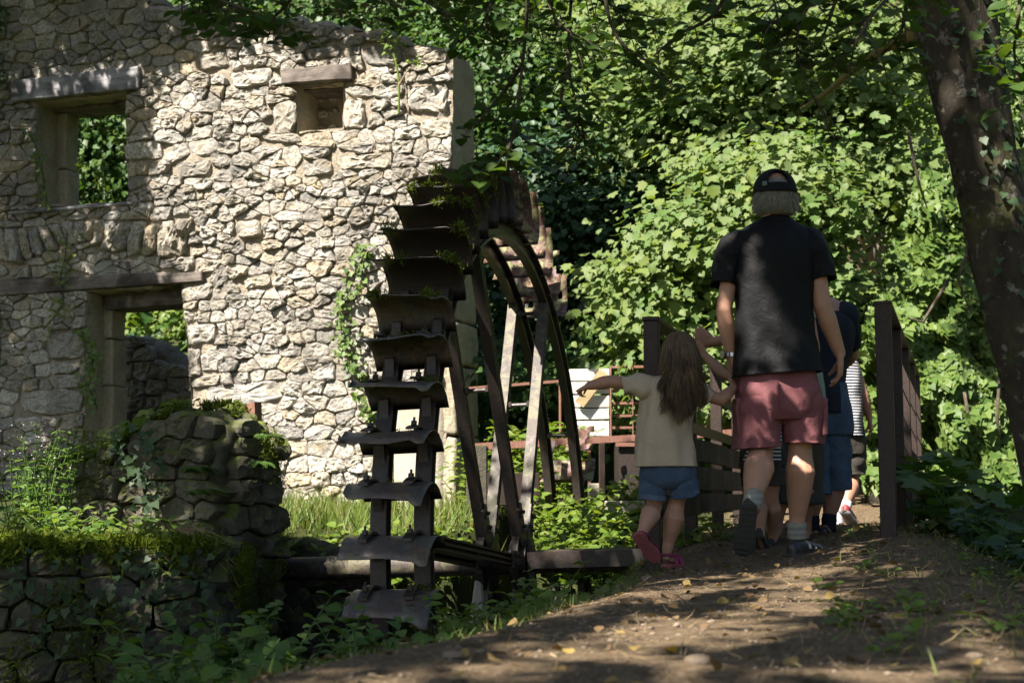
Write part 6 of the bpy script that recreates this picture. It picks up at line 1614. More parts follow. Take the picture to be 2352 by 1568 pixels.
# ivy on the trunk
P = []; N = []; D = []
for i in range(330):
    f = random.uniform(0.05, 0.78); k = f * (len(tp) - 1); j = int(k); c = tp[j].lerp(tp[j + 1], k - j); rad = float(np.interp(k, range(10), [0.24, 0.155, 0.137, 0.132, 0.132, 0.15, 0.165, 0.165, 0.15, 0.12]))
    a = random.gauss(0.25, 0.55) if random.random() < 0.75 else random.uniform(-2.2, 2.2)
    d = Vector((math.sin(a + 0.5), -math.cos(a + 0.5), 0)); P.append(c + d * (rad * 1.04 + random.uniform(0, 0.025)) - tree_r.location); N.append(d + Vector((random.gauss(0, 0.4), random.gauss(0, 0.4), 0.5))); D.append(Vector((random.gauss(0, 0.5), 0, -1)))
leaves('ivy', np.array(P), np.array(N), np.array(D), 0.040 * rng.uniform(0.5, 1.3, len(P)), T_IV, MAT['leaf_ivydark'], tree_r)['kind'] = 'stuff'
# ------------------------------------------------------------------ woodland behind
def wood_tree(name, label, base, crowns, mat, size, tm, n_clump, per, trunk=0.12, clump=0.26, facing=(-0.35, -0.55, 0.8), flat=0.45, bark='palebark', group=None, rim=0.5, branches=6):
    b = Vector(base); t = thing(name, label, 'tree', b, group=group); tot = sum(r[0] * r[2] for _, r in crowns)
    top = max((c for c, r in crowns), key=lambda c: c[2]); m = MB()
    mid = b.lerp(Vector(top), 0.5) + Vector((random.uniform(-0.2, 0.2), 0, 0))
    m.tube([Vector((0, 0, -0.3)), (mid - b) * 0.5, mid - b, (Vector(top) - b) * 0.95], [trunk, trunk * 0.85, trunk * 0.6, trunk * 0.2], 10); m.build('trunk', MAT[bark], t, True)
    C = []; out = []
    for c, r in crowns:
        k = int(n_clump * r[0] * r[2] / tot); d = rdir(k); rad = rng.uniform(rim, 1.0, k) ** 0.7
        q = d * rad[:, None]; q *= (1 + 0.22 * rng.normal(size=(k, 1)))
        C.append(np.array(c) + q * np.array(r)); out.append(d)
    C = np.concatenate(C) - np.array(b); out = np.concatenate(out); n = len(C) * per
    P = np.repeat(C, per, axis=0) + rng.normal(size=(n, 3)) * np.array([clump, clump, clump * flat]) * rng.uniform(0.6, 1.3, (n, 1))
    N = np.repeat(out, per, axis=0) * 0.35 + np.array(facing) + rng.normal(size=(n, 3)) * 0.38
    D = rng.normal(size=(n, 3)) * 0.5 + np.array([0, -0.3, -0.75]) + np.repeat(out, per, axis=0) * 0.4
    r = np.clip(np.repeat(rng.random(len(C)), per) * 0.6 + rng.random(n) * 0.4, 0, 1)
    if tm is T_MA:                                    # broad lobed leaves among plainer young ones
        V1, F1, k1 = leaf_arrays(P[::2], N[::2], D[::2], size * rng.uniform(0.55, 1.3, len(P[::2])), T_MA); V2, F2, k2 = leaf_arrays(P[1::2], N[1::2], D[1::2], size * rng.uniform(0.45, 1.05, len(P[1::2])), tmpl_ovate(0.40, 0.14, -0.2))
        o = mk_np('crown', np.concatenate([V1, V2]), np.concatenate([F1, F2 + len(V1)]), MAT[mat], t, False, np.concatenate([np.repeat(r[::2], k1), np.repeat(r[1::2], k2)]))
    else: o = leaves('crown', P, N, D, size * rng.uniform(0.6, 1.25, n), tm, MAT[mat], t, r)
    o['kind'] = 'stuff'
    for i in rng.choice(len(C), min(branches, len(C)), replace=False):
        e = Vector(C[i]); s = (mid - b) * random.uniform(0.5, 1.1); mm = MB(); mm.tube([s, s.lerp(e, 0.5) + Vector((0, 0, 0.12)), e], [trunk * 0.35, trunk * 0.22, 0.008], 6); mm.build('branch', MAT[bark], t, True)
    return t
def cr(px, py, Y, rx, rz, ry=0.6):
    return (tuple(at(px, py, Y)), (rx * Y / FPX, ry, rz * Y / FPX))
random.seed(11)
wood_tree('maple_tree', 'sunlit maple with broad pale leaves behind the man', at(1900, 1120, 13.6), [cr(1560, 620, 12.2, 170, 140), cr(1600, 870, 12.0, 170, 130), cr(1760, 430, 12.6, 180, 130), cr(1500, 760, 12.2, 110, 90), cr(1790, 700, 12.8, 200, 180), cr(1450, 680, 12.3, 60, 60)], 'leaf_maple', 0.092, T_MA, 420, 46, 0.13, 0.20)
wood_tree('maple_tree', 'taller sunlit maple filling the upper right behind the boughs', at(1750, 1050, 15.0), [cr(1620, 210, 14.2, 230, 150), cr(1850, 180, 14.0, 240, 170), cr(1480, 330, 14.4, 140, 120), cr(1980, 380, 13.8, 170, 170), cr(1700, 340, 14.2, 200, 120), cr(1440, 60, 15.0, 160, 110), cr(2100, 100, 14.4, 200, 160)], 'leaf_maple', 0.095, T_MA, 540, 42, 0.16, 0.23)
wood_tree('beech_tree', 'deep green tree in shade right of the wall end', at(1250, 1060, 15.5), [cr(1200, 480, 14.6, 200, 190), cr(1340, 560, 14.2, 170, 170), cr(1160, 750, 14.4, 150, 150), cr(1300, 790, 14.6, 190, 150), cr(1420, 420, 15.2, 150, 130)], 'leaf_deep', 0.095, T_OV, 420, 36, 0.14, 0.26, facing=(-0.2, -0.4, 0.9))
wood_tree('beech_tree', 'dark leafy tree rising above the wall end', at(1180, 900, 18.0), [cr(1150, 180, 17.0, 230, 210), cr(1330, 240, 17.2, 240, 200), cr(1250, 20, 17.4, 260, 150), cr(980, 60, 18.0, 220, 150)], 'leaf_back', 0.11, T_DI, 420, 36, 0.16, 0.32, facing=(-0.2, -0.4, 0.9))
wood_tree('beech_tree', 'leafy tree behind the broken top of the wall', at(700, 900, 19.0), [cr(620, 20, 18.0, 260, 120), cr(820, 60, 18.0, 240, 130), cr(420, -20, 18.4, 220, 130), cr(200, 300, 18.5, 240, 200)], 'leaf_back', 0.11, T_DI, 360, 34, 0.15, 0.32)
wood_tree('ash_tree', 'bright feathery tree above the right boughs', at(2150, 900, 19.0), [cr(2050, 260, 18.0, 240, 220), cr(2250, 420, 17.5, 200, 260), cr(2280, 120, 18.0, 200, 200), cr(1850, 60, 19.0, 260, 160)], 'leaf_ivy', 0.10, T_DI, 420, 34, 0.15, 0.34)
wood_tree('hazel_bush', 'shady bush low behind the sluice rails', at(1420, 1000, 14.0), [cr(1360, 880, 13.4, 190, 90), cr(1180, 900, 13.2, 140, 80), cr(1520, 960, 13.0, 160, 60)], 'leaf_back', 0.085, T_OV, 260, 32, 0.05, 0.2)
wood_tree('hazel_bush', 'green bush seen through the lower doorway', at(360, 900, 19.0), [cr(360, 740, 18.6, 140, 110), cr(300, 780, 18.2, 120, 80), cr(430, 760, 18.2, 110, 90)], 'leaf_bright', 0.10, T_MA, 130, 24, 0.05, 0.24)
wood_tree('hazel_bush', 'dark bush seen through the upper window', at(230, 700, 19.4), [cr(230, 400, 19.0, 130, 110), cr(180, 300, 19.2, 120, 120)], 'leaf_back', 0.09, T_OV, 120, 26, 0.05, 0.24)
sp = thing('slender_tree', 'slender pale trunk standing behind the wall corner', 'tree', at(1040, 900, 18.0))
m = MB(); m.tube([Vector(at(1042, 600, 18.0)) - sp.location, Vector(at(1036, 240, 18.0)) - sp.location, Vector(at(1034, 20, 17.8)) - sp.location, Vector(at(1030, -300, 17.8)) - sp.location], [0.075, 0.065, 0.055, 0.05], 10); m.build('trunk', MAT['palebark'], sp, True)
# ivy-covered thicket at the right
iv = thing('ivy_thicket', 'sunlit ivy-smothered bank right of the wire fence', 'ivy thicket', at(2160, 1100, 12.0))
P = []; N = []; D = []
for i in range(13000):
    px = random.uniform(1985, 2400); py = random.uniform(360, 1120)
    lim = ninterp(px, [1985, 2020, 2060, 2110, 2160, 2260, 2400], [760, 640, 520, 420, 390, 340, 300])
    if py < lim + 40 * n3((px * 0.02, 0, 0), 1.0): continue
    bul = 0.5 * n3((px * 0.006, py * 0.006, 0), 1.0) + 0.28 * n3((px * 0.018, py * 0.018, 1), 1.0)
    Y = 12.3 + bul + (py - 700) * -0.0012 + random.uniform(-0.06, 0.06); P.append(at(px, py, Y) - iv.location)
    g = Vector((-n3((px * 0.012 + 0.3, py * 0.012, 0), 1.0), -1, 0.55)); N.append(g + Vector((random.gauss(0, 0.45), random.gauss(0, 0.3), random.gauss(0, 0.45)))); D.append(Vector((random.gauss(0, 0.6), -0.2, -1)))
leaves('ivy', np.array(P), np.array(N), np.array(D), 0.085 * rng.uniform(0.5, 1.3, len(P)), T_IV, MAT['leaf_ivy'], iv)['kind'] = 'stuff'
V = []; F = []; nx_, ny_ = 24, 24
for j in range(ny_ + 1):
    for i in range(nx_ + 1):
        px = 1985 + 420 * i / nx_; lim = ninterp(px, [1985, 2020, 2060, 2110, 2160, 2260, 2400], [760, 640, 520, 420, 390, 340, 300]); py = 1200 + (lim + 25 - 1200) * j / ny_
        V.append(at(px, py, 12.55 + 0.5 * n3((px * 0.006, py * 0.006, 0), 1.0) + (py - 700) * -0.0012) - iv.location)
for j in range(ny_):
    for i in range(nx_): a = j * (nx_ + 1) + i; F.append((a, a + 1, a + nx_ + 2, a + nx_ + 1))
mk('bank', V, F, MAT['darkstone'], iv, True, 0.2)
for path in ([(2180, 640), (2150, 690), (2120, 740), (2090, 730)], [(2230, 560), (2200, 640), (2230, 720)], [(2296, 860), (2290, 960), (2300, 1010)], [(2215, 900), (2225, 960), (2240, 1000)], [(2085, 300), (2110, 420), (2130, 480)]):
    m = MB(); m.tube([Vector(at(x, y, 11.75)) - iv.location for x, y in path], [0.014] * (len(path) - 1) + [0.005], 6); m.build('stem', MAT['twig'], iv, True)
# leaf mass of the wooded hillside
n = 26000
X = rng.uniform(-16, 18, n); Y = rng.uniform(15.5, 30, n); P = []; 
for x, y in zip(X, Y): P.append((x, y, gz0(x, y) + random.random() ** 1.5 * 1.6))
P = np.array(P); k = len(P)
o = leaves('hillside_undergrowth', P, rng.normal(size=(k, 3)) * 0.45 + np.array([-0.2, -0.6, 0.7]), rng.normal(size=(k, 3)) * 0.6 + np.array([0, -0.3, -0.7]), 0.22 * rng.uniform(0.6, 1.3, k), T_DI, MAT['leaf_back']); tag(o, 'leafy undergrowth covering the wooded hillside', 'undergrowth', None, 'stuff')
# ------------------------------------------------------------------ ground cover
def ground_pts(n, fn, rngx, rngy):
    out = []; t = 0
    while len(out) < n and t < n * 30:
        t += 1; x = random.uniform(*rngx); y = random.uniform(*rngy)
        if fn(x, y): out.append((x, y))
    return out
def blades(name, pts, h, w, mat, label, up=1.0, lean=0.35):
    P = np.array([(x, y, gz(x, y) - 0.01) for x, y in pts]); n = len(P); D = rng.normal(size=(n, 3)) * lean + np.array([0, 0, up]); N = rng.normal(size=(n, 3)) * np.array([1, 1, 0.2])
    o = leaves(name, P, N, D, h * rng.uniform(0.5, 1.4, n), tmpl_blade(w), MAT[mat]); return tag(o, label, 'grass', None, 'stuff')
random.seed(31)
def inside_px(poly, x, y):
    return inpoly(proj((x, y, gz0(x, y))), poly)
G1 = [(600, 1080), (1060, 1080), (1060, 1260), (600, 1260)]
blades('tall_grass', ground_pts(5200, lambda x, y: y > 9.25 and x < xl(y) - 0.2, (-2.6, 0.6), (9.25, 12.6)), 0.17, 0.026, 'grass', 'sunlit tall grass before the stone wall')
blades('path_grass', ground_pts(3800, lambda x, y: -0.30 < x - xl(y) < 0.10 + 0.1 * n3((x, y, 0), 2.0), (-1.6, 1.2), (2.2, 8.5)), 0.045, 0.04, 'grass', 'short grass along the left path edge', 0.8, 0.6)
blades('bank_grass', ground_pts(1700, lambda x, y: x - xr(y) > -0.45 + 0.3 * n3((x, y, 5), 1.5), (0.7, 2.6), (2.2, 9.0)), 0.06, 0.035, 'grass', 'sparse grass on the right bank', 0.7, 0.7)
# loose stones, litter on the path
def pebble_mesh(pts, smin, smax, name, label):
    ico = []; bm_ = bmesh.new(); bmesh.ops.create_icosphere(bm_, subdivisions=1, radius=1.0); vv_ = np.array([v.co[:] for v in bm_.verts]); ff = np.array([[v.index for v in f.verts] for f in bm_.faces]); bm_.free()
    V = []; F = []; rv = []; b = 0
    for x, y in pts:
        s = smin + (smax - smin) * random.random() ** 3.5; sc = np.array([random.uniform(0.7, 1.4), random.uniform(0.7, 1.4), random.uniform(0.35, 0.8)]) * s
        v = vv_ * (1 + 0.35 * rng.normal(size=(len(vv_), 1)) * 0.5) * sc; a = random.uniform(0, 6.28); v = v @ np.array([[math.cos(a), -math.sin(a), 0], [math.sin(a), math.cos(a), 0], [0, 0, 1]]).T
        V.append(v + np.array([x, y, gz(x, y) + sc[2] * 0.35])); F.append(ff + b); b += len(vv_); rv += [random.random()] * len(vv_)
    o = mk_np(name, np.concatenate(V), np.concatenate(F), MAT['pebble'], None, False, rv); return tag(o, label, 'gravel', None, 'stuff')
onp = lambda x, y: xl(y) - 0.05 < x < xr(y) + 0.3
pebble_mesh(ground_pts(8000, onp, (-1.6, 3.5), (2.0, 12.0)), 0.0018, 0.0085, 'gravel', 'loose gravel and small stones scattered on the path')
for k, (px, py, s) in enumerate([(1600, 1530, 0.03), (2150, 1500, 0.026), (2240, 1510, 0.02), (1040, 1515, 0.022), (1390, 1310, 0.035), (1485, 1306, 0.035)]):
    p = onz(px, py, -0.33); m = MB(); ellipsoid(m, (0, 0, 0), s, s * 0.8, s * 0.45, None, 12, 7)
    vs = [Vector(v) * (1 + 0.35 * n3(v, 22.0, k)) for v in m.v]; o = mk('path_stone', vs, m.f, MAT['pebble'], None, False, random.random()); o.location = (p.x, p.y, gz(p.x, p.y) + s * 0.08)
    tag(o, ['large half-buried stone at the front of the path', 'pale flat stone low on the right bank', 'small pale stone right of the flat bank stone', 'brown stone at the front left of the path', 'small stone at the path edge beside the axle', 'lumpy stone at the path edge by the girl'][k], 'stone')
pts = ground_pts(1300, lambda x, y: xl(y) - 0.4 < x < xr(y) + 1.0, (-1.8, 4), (2.0, 10)); P = np.array([(x, y, gz(x, y) + 0.006 + random.random() * 0.006) for x, y in pts]); n = len(P)
o = leaves('leaf_litter', P, rng.normal(size=(n, 3)) * 0.35 + np.array([0, 0, 1]), rng.normal(size=(n, 3)), 0.030 * rng.uniform(0.4, 1.4, n), T_OV, MAT['litter']); tag(o, 'dry fallen leaves littering the path and banks', 'leaf litter', None, 'stuff')
n = 2600; pts = ground_pts(n, lambda x, y: xl(y) - 0.1 < x < xr(y) + 0.8, (-1.8, 3.5), (2.0, 8)); P = np.array([(x, y, gz(x, y) + 0.004) for x, y in pts]); n = len(P)
o = leaves('dry_straw', P, rng.normal(size=(n, 3)) * 0.3 + np.array([0, 0, 1]), rng.normal(size=(n, 3)) * np.array([1, 1, 0.12]), 0.05 * rng.uniform(0.4, 1.5, n), tmpl_blade(0.03), MAT['drygrass']); tag(o, 'dry straw and stalks strewn on the path', 'straw', None, 'stuff')

# leafy weeds, each a plant of its own
def weed(name, label, loc, h, nst, leaf, mat, spread=0.12, group=None, cat='plant', tm=None, wide=0.36, pairs=0.045, lean=(0, 0)):
    t = thing(name, label, cat, loc, group=group); m = MB(); LP = []; LN = []; LD = []
    for s in range(nst):
        a = random.uniform(0, 6.28); d = Vector((math.cos(a) * spread + lean[0], math.sin(a) * spread + lean[1], 1)).normalized(); L = h * random.uniform(0.55, 1.05); k = max(3, int(L / pairs)); pts = []
        b0 = Vector((random.uniform(-0.04, 0.04), random.uniform(-0.04, 0.04), -0.03))
        for j in range(k + 1):
            f = j / k; p = b0 + d * L * f + Vector((math.cos(a), math.sin(a), 0)) * spread * L * f * f * 1.2; pts.append(p)
            if f > 0.12:
                for sgn in (0, math.pi):
                    az = j * 1.57 + sgn + a + random.gauss(0, 0.3); o_ = Vector((math.cos(az), math.sin(az), random.uniform(-0.25, 0.35))); LP.append(p); LD.append(o_); LN.append(Vector((0, -0.15, 1)) + Vector((random.gauss(0, 0.3), random.gauss(0, 0.3), 0)) - o_ * 0.2)
        m.tube(pts, [0.0035] * k + [0.0015], 5, False)
    m.build('stem', MAT[mat], t, True, 0.4)['kind'] = 'stuff'
    n_ = len(LP); sz = leaf * rng.uniform(0.55, 1.25, n_); leaves('leaf', np.array(LP), np.array(LN), np.array(LD), sz, tm or tmpl_ovate(wide), MAT[mat], t)['kind'] = 'stuff'
    return t
random.seed(77)
GW = 'blue-green leafy weeds in the ditch below the axle'
for k in range(46):
    px = random.uniform(360, 930); top = random.uniform(1330, 1560) if px < 700 else random.uniform(1390, 1540); Y = ninterp(top, [1330, 1560], [6.1, 3.7]) + random.uniform(-0.2, 0.2); p = at(px, top, Y)
    h = min(0.55, max(0.25, p.z + 1.1)); 
    weed('ditch_weed', 'blue-green leafy weed in the dense clump below the wheel axle', (p.x, p.y, p.z - h), h, random.randint(3, 5), 0.070, 'leaf_weed', 0.22, GW)
for k in range(30):
    px = random.uniform(1000, 1300); top = ninterp(px, [1000, 1300], [1375, 1290]) + random.uniform(-15, 45); Y = random.uniform(5.4, 7.2); p = at(px, top, Y)
    weed('race_weed', 'green weed growing between the wheel and the path edge', (p.x, p.y, p.z - 0.3), 0.3, 3, 0.06, 'leaf_bright', 0.25, 'green weeds between the wheel and the path')
for k in range(70):
    px = random.uniform(1235, 1500); top = random.uniform(1085, 1245); Y = ninterp(top, [1085, 1245], [10.6, 8.6]) + random.uniform(-0.2, 0.2); p = at(px, top, Y)
    weed('sunlit_weed', 'bright sunlit leafy weed below the sluice', (p.x, p.y, p.z - 0.28), 0.3, 3, 0.075, 'leaf_bright', 0.25, 'bright sunlit weeds below the sluice')
for k in range(26):
    px = random.uniform(1080, 1300); top = random.uniform(905, 1090); Y = random.uniform(10.9, 12.2); p = at(px, top, Y)
    weed('sluice_plant', 'tall sunlit plant beside the sluice rails', (p.x, p.y, p.z - 0.5), 0.5, 4, 0.10, 'leaf_bright', 0.25, 'tall sunlit plants beside the sluice', wide=0.2)
for k in range(30):
    px = random.uniform(1540, 1740); top = random.uniform(1175, 1235); Y = random.uniform(8.0, 9.5); p = at(px, top, Y)
    weed('bridge_weed', 'sunlit green weed under the boarded railing', (p.x, p.y, p.z - 0.2), 0.24, 3, 0.06, 'leaf_bright', 0.3, 'sunlit weeds under the boarded railing')
for k in range(60):
    px = random.uniform(640, 1060); top = random.uniform(1190, 1300); Y = random.uniform(8.95, 9.6); p = at(px, top, Y)
    weed('kerb_weed', 'green weed along the kerb wall behind the axle', (p.x, p.y, p.z - 0.2), 0.24, 3, 0.07, 'leaf_bright', 0.3, 'green weeds along the kerb wall')
for k in range(34):
    px = random.uniform(-40, 470); top = ninterp(px, [0, 470], [1150, 1200]) + random.uniform(-25, 45); Y = random.uniform(6.7, 7.6); p = at(px, top, Y)
    weed('ledge_plant', 'low leafy plant on the mossy ledge at lower left', (p.x, p.y, p.z - 0.14), 0.16, 3, 0.055, 'leaf_bright' if random.random() < 0.6 else 'leaf_weed', 0.5, 'low plants on the mossy ledge')
for k in range(16):
    px = random.uniform(-40, 170); top = random.uniform(930, 1080); Y = random.uniform(7.6, 8.6); p = at(px, top, Y)
    t = weed('flowering_weed', 'tall thin pale-flowered weed at the left edge before the wall', (p.x, p.y, p.z - 0.55), 0.58, 3, 0.045, 'leaf_weed', 0.12, 'tall pale-flowered weeds at the left edge', wide=0.2)
    m = [Vector((random.gauss(0, 0.06), random.gauss(0, 0.05), 0.52 + random.gauss(0, 0.05))) for _ in range(14)]
    leaves('flower', np.array([tuple(v) for v in m]), rdir(14, 1.0), rdir(14), 0.011, T_DI, MAT['flower'], t)['kind'] = 'stuff'
for k in range(42):
    px = random.uniform(2080, 2420); py = random.uniform(1080, 1330); Y = random.uniform(5.0, 8.5); p = at(px, py, Y); zg = gz0(p.x, p.y); h = max(0.15, min(0.9, p.z - zg + 0.05))
    if p.x < xr(p.y) + 0.12: continue
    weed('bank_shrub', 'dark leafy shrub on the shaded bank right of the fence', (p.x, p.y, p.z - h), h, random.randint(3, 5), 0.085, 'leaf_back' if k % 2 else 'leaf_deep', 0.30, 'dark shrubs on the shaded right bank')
for k in range(12):
    px = random.uniform(2110, 2400); py = random.uniform(1000, 1120); Y = random.uniform(6.8, 8.6); p = at(px, py, Y); zg = gz0(p.x, p.y); h = max(0.3, p.z - zg)
    weed('maple_sapling', 'shaded maple sapling with lobed leaves right of the fence', (p.x, p.y, p.z - h), h, 3, 0.14, 'leaf_back', 0.2, 'shaded maple saplings right of the fence', tm=T_MA, pairs=0.12)
for k in range(26):
    px = random.uniform(1880, 2340); py = random.uniform(1255, 1480); p = onz(px, py, -0.3)
    weed('bank_seedling', 'tiny green seedling in the litter on the right bank', (p.x, p.y, gz(p.x, p.y)), 0.06, 2, 0.04, 'leaf_bright', 0.5, 'tiny seedlings on the right bank')
for k in range(16):
    px = random.uniform(1140, 1480); p = at(px, ninterp(px, [1140, 1480], [1390, 1290]), ninterp(px, [1140, 1480], [4.2, 6.4]))
    weed('edge_seedling', 'small leafy plant at the left edge of the path', (p.x - 0.05, p.y + 0.1, gz(p.x - 0.05, p.y + 0.1)), 0.09, 2, 0.045, 'leaf_bright', 0.5, 'small plants at the left path edge')
# ferns on the pier
def fern(loc, az, L, label, nf=4):
    t = thing('fern', label, 'fern', loc)
    for q in range(nf):
        a = az + random.gauss(0, 0.45); d = Vector((math.cos(a), math.sin(a), 0.0)); ln = L * random.uniform(0.7, 1.1); pts = []; LP = []; LN = []; LD = []; k = 22
        for j in range(k + 1):
            f = j / k; p = d * ln * f + Vector((0, 0, ln * (0.75 * f - 0.75 * f * f))); pts.append(p)
            if j > 1:
                s = d.cross(Vector((0, 0, 1)))
                for sg in (-1, 1): LP.append(p); LD.append(s * sg + d * 0.35); LN.append(Vector((0, 0, 1)) + d * 0.3)
        m = MB(); m.tube(pts, [0.002] * k + [0.0008], 4, False); fr = m.build('frond', MAT['fern'], t, True, 0.5)
        sz = np.array([0.30 * L * (1 - (i // 2) / k) ** 0.8 * min(1, (i // 2 + 2) / 5) for i in range(len(LP))]); leaves('leaflet', np.array(LP), np.array(LN), np.array(LD), sz, tmpl_ovate(0.14), MAT['fern'], fr)['kind'] = 'stuff'
fern(at(418, 1090, 8.05), R(-20), 0.24, 'bright fern fronds on the middle of the mossy pier', 5)
fern(at(440, 1140, 8.0), R(-35), 0.22, 'fern hanging lower on the face of the mossy pier', 4)
fern(at(590, 1075, 8.1), R(-60), 0.20, 'small fern at the right end of the mossy pier', 5)
fern(at(600, 1010, 8.2), R(-40), 0.16, 'tiny fern on the top right corner of the mossy pier', 4)
# ivy over the pier top, its face and the wall
def ivy_patch(parent, n, fn, size, mat, loc):
    P = []; N = []; D = []
    for _ in range(n):
        r = fn()
        if r is None: continue
        p, nn = r; P.append(Vector(p) - Vector(loc)); N.append(Vector(nn) + Vector((random.gauss(0, 0.35), random.gauss(0, 0.35), random.gauss(0, 0.35)))); D.append(Vector((random.gauss(0, 0.7), -0.1, -1)))
    o = leaves('ivy', np.array([tuple(p) for p in P]), np.array([tuple(p) for p in N]), np.array([tuple(p) for p in D]), size * rng.uniform(0.5, 1.3, len(P)), T_IV, MAT[mat], parent); o['kind'] = 'stuff'; return o
def pier_world(u, d, h): return on_wall(pier, pL, u, d, h)
def f1():
    u = random.uniform(0.1, pL * 0.75); d = random.uniform(-0.05, 0.5); return tuple(pier_world(u, d, ztop(u / pL) - pz + random.uniform(0.02, 0.09))), (-0.2, -0.5, 1)
def f2():
    u = random.uniform(0.5, pL); h = random.uniform(0.55, ztop(min(1, u / pL)) - pz); d = -0.10 - random.uniform(0, 0.08)
    if n3((u, h, 2), 2.4) < 0.08: return None
    return tuple(pier_world(u, d, h)), (0, -1, 0.35)
tI = thing('ivy_plant', 'glossy ivy spreading over the top of the mossy pier', 'ivy', tuple(pier_world(0.8, 0.1, 1.5))); ivy_patch(tI, 520, f1, 0.055, 'leaf_bright', tI.location)
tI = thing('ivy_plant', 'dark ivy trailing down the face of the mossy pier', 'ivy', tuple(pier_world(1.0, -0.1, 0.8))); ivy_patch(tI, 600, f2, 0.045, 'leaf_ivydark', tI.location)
def wallpt(px, py, off=0.08):
    u, v = wp(px, py); return wc0 + wX * u - wY * off + Vector((0, 0, v))
def wall_ivy(label, path, n, wdt, size=0.05, mat='leaf_ivy'):
    t = thing('wall_creeper', label, 'creeper', tuple(wallpt(*path[-1]))); S_ = catmull(path, 30); m = MB(); m.tube([Vector(wallpt(x, y, 0.075)) - t.location for x, y in S_], [0.006] * 30 + [0.002], 5, False); m.build('stem', MAT['twig'], t)
    def f():
        k = random.randint(0, 30); return tuple(wallpt(S_[k][0] + random.gauss(0, wdt), S_[k][1] + random.gauss(0, wdt * 0.6), random.uniform(0.07, 0.13))), (-0.3, -1, 0.3)
    ivy_patch(t, n, f, size, mat, t.location)
wall_ivy('ivy creeper climbing the sunlit wall beside the wheel', [(850, 570), (820, 650), (790, 720), (800, 800), (830, 860), (860, 960)], 260, 14)
wall_ivy('ivy strand hanging down the upper left window jamb', [(75, 300), (100, 360), (112, 420), (120, 475)], 70, 7, 0.045)
wall_ivy('ivy strand on the left jamb of the lower doorway', [(205, 760), (225, 820), (215, 880), (235, 940)], 120, 10, 0.05)
wall_ivy('brambly creeper hanging above the lower lintel', [(165, 540), (160, 600), (150, 640), (155, 700), (110, 760)], 110, 14, 0.035, 'leaf_bright')
wall_ivy('ivy growing on the wall at the left frame edge', [(8, 0), (12, 60), (6, 120), (14, 200)], 90, 10, 0.055, 'leaf_back')
wall_ivy('dead hanging stems at the left edge of the wall', [(10, 690), (14, 760), (10, 860)], 30, 8, 0.03, 'leaf_back')
# tall thin sapling against the wall
t = thing('wall_sapling', 'thin yellow-green sapling growing up the wall near its end', 'sapling', tuple(wallpt(926, 265)))
S_ = catmull([(926, 268), (926, 190), (912, 120), (900, 60), (888, -40)], 30); m = MB(); m.tube([Vector(wallpt(x, y, 0.10)) - t.location for x, y in S_], [0.010] * 25 + [0.006] * 6, 6, False); m.build('stem', MAT['leaf_bright'], t, True, 0.7)
m = MB(); m.tube([Vector(wallpt(925, 205, 0.10)) - t.location, Vector(wallpt(945, 180, 0.14)) - t.location, Vector(wallpt(964, 160, 0.16)) - t.location], [0.008, 0.006, 0.004], 6); m.build('twig', MAT['tanboard'], t)
def fs_():
    k = random.choice([random.randint(14, 30), random.randint(16, 30)]); return tuple(wallpt(S_[k][0] + random.gauss(0, 16), S_[k][1] + random.gauss(0, 6), random.uniform(0.05, 0.2))), (-0.2, -0.6, 0.9)
ivy_patch(t, 110, fs_, 0.05, 'leaf_bright', t.location)
ivy_patch(t, 24, lambda: (tuple(wallpt(970 + random.gauss(0, 14), 152 + random.gauss(0, 6), 0.15)), (-0.2, -0.6, 0.9)), 0.045, 'leaf_bright', t.location)
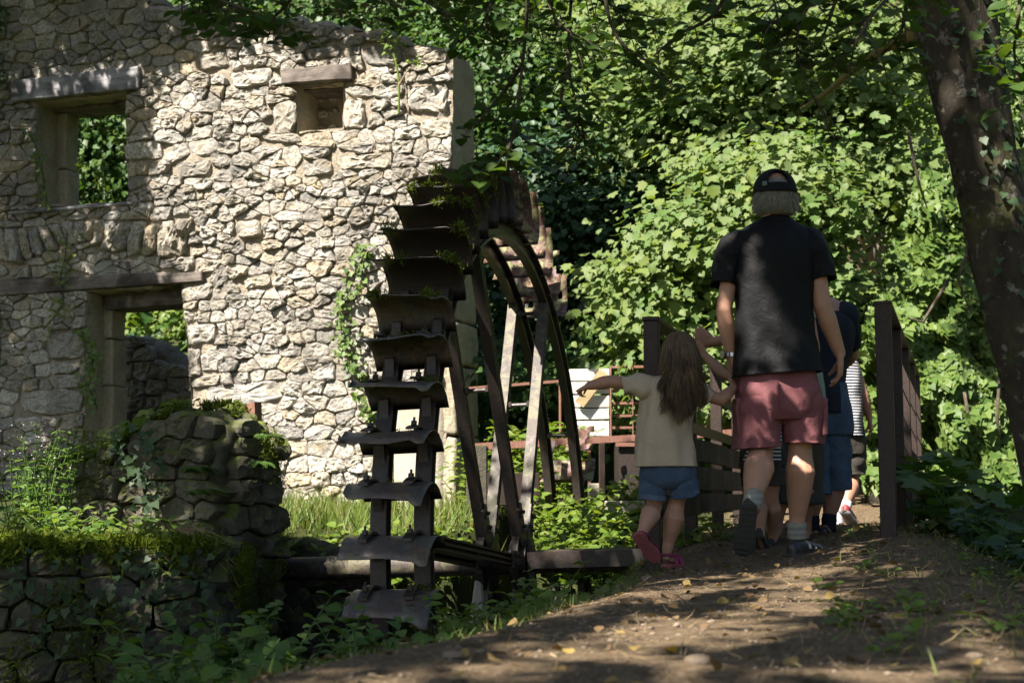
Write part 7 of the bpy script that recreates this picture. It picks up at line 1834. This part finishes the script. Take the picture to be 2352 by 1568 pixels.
# greenery in the upper window
for k, (x, y, h) in enumerate([(170, 470, 0.75), (200, 468, 0.6), (235, 465, 0.45), (270, 460, 0.7)]):
    p = wallpt(x, y, -0.25); weed('window_weed', 'thin weed growing on the sill of the upper left window', tuple(p), h, 2, 0.06, 'leaf_bright', 0.12, 'thin weeds on the sill of the upper window', wide=0.22, pairs=0.08, lean=(0.12 * (k % 2), 0))
t = thing('window_branch', 'bright arching branch crossing the upper left window', 'branch', tuple(wallpt(300, 360, -0.3)))
pt = [wallpt(188, 262, -0.3), wallpt(225, 300, -0.3), wallpt(262, 325, -0.3), wallpt(305, 345, -0.3)]; m = MB(); m.tube([Vector(p) - t.location for p in pt], [0.004, 0.006, 0.007, 0.008], 5); m.build('twig', MAT['twig'], t)
def fb():
    k = random.random() * 3; i = min(2, int(k)); p = pt[i].lerp(pt[i + 1], k - i); return tuple(p + Vector((random.gauss(0, 0.03), random.gauss(0, 0.03), random.gauss(0, 0.025)))), (-0.2, -0.6, 0.9)
ivy_patch(t, 130, fb, 0.055, 'leaf_bright', t.location)
def f3():
    u = random.uniform(0.0, lL); h = random.uniform(0.2, 1.05)
    if n3((u * 0.8, h * 0.5, 7), 3.0) < 0.08: return None
    return tuple(on_wall(ledge, lL, u, -0.07 - random.uniform(0, 0.08), h)), (0, -1, 0.5)
tI = thing('ivy_plant', 'dark ivy and creepers hanging over the front of the retaining wall', 'ivy', tuple(on_wall(ledge, lL, 0.6, 0, 0.6))); ivy_patch(tI, 520, f3, 0.04, 'leaf_ivydark', tI.location)
# dry grass tuft hanging over the ledge
t = thing('dry_tuft', 'tuft of pale dry stalks hanging between ledge and pier', 'dry grass', tuple(at(400, 1215, 6.9)))
m = MB()
for k in range(26):
    a = random.uniform(-0.6, 1.1); L = random.uniform(0.15, 0.42); d = Vector((math.cos(a) * random.choice((-0.4, 1, 1)), -0.3, random.uniform(-0.1, 0.5))).normalized(); m.tube([Vector((0, 0, 0)) + d * L * f + Vector((0, 0, -1.1 * L * f * f * random.uniform(0.5, 1))) for f in (0, 0.3, 0.6, 1)], [0.0022, 0.002, 0.0016, 0.001], 4, False)
m.build('stalks', MAT['drygrass'], t, False, 0.7)['kind'] = 'stuff'
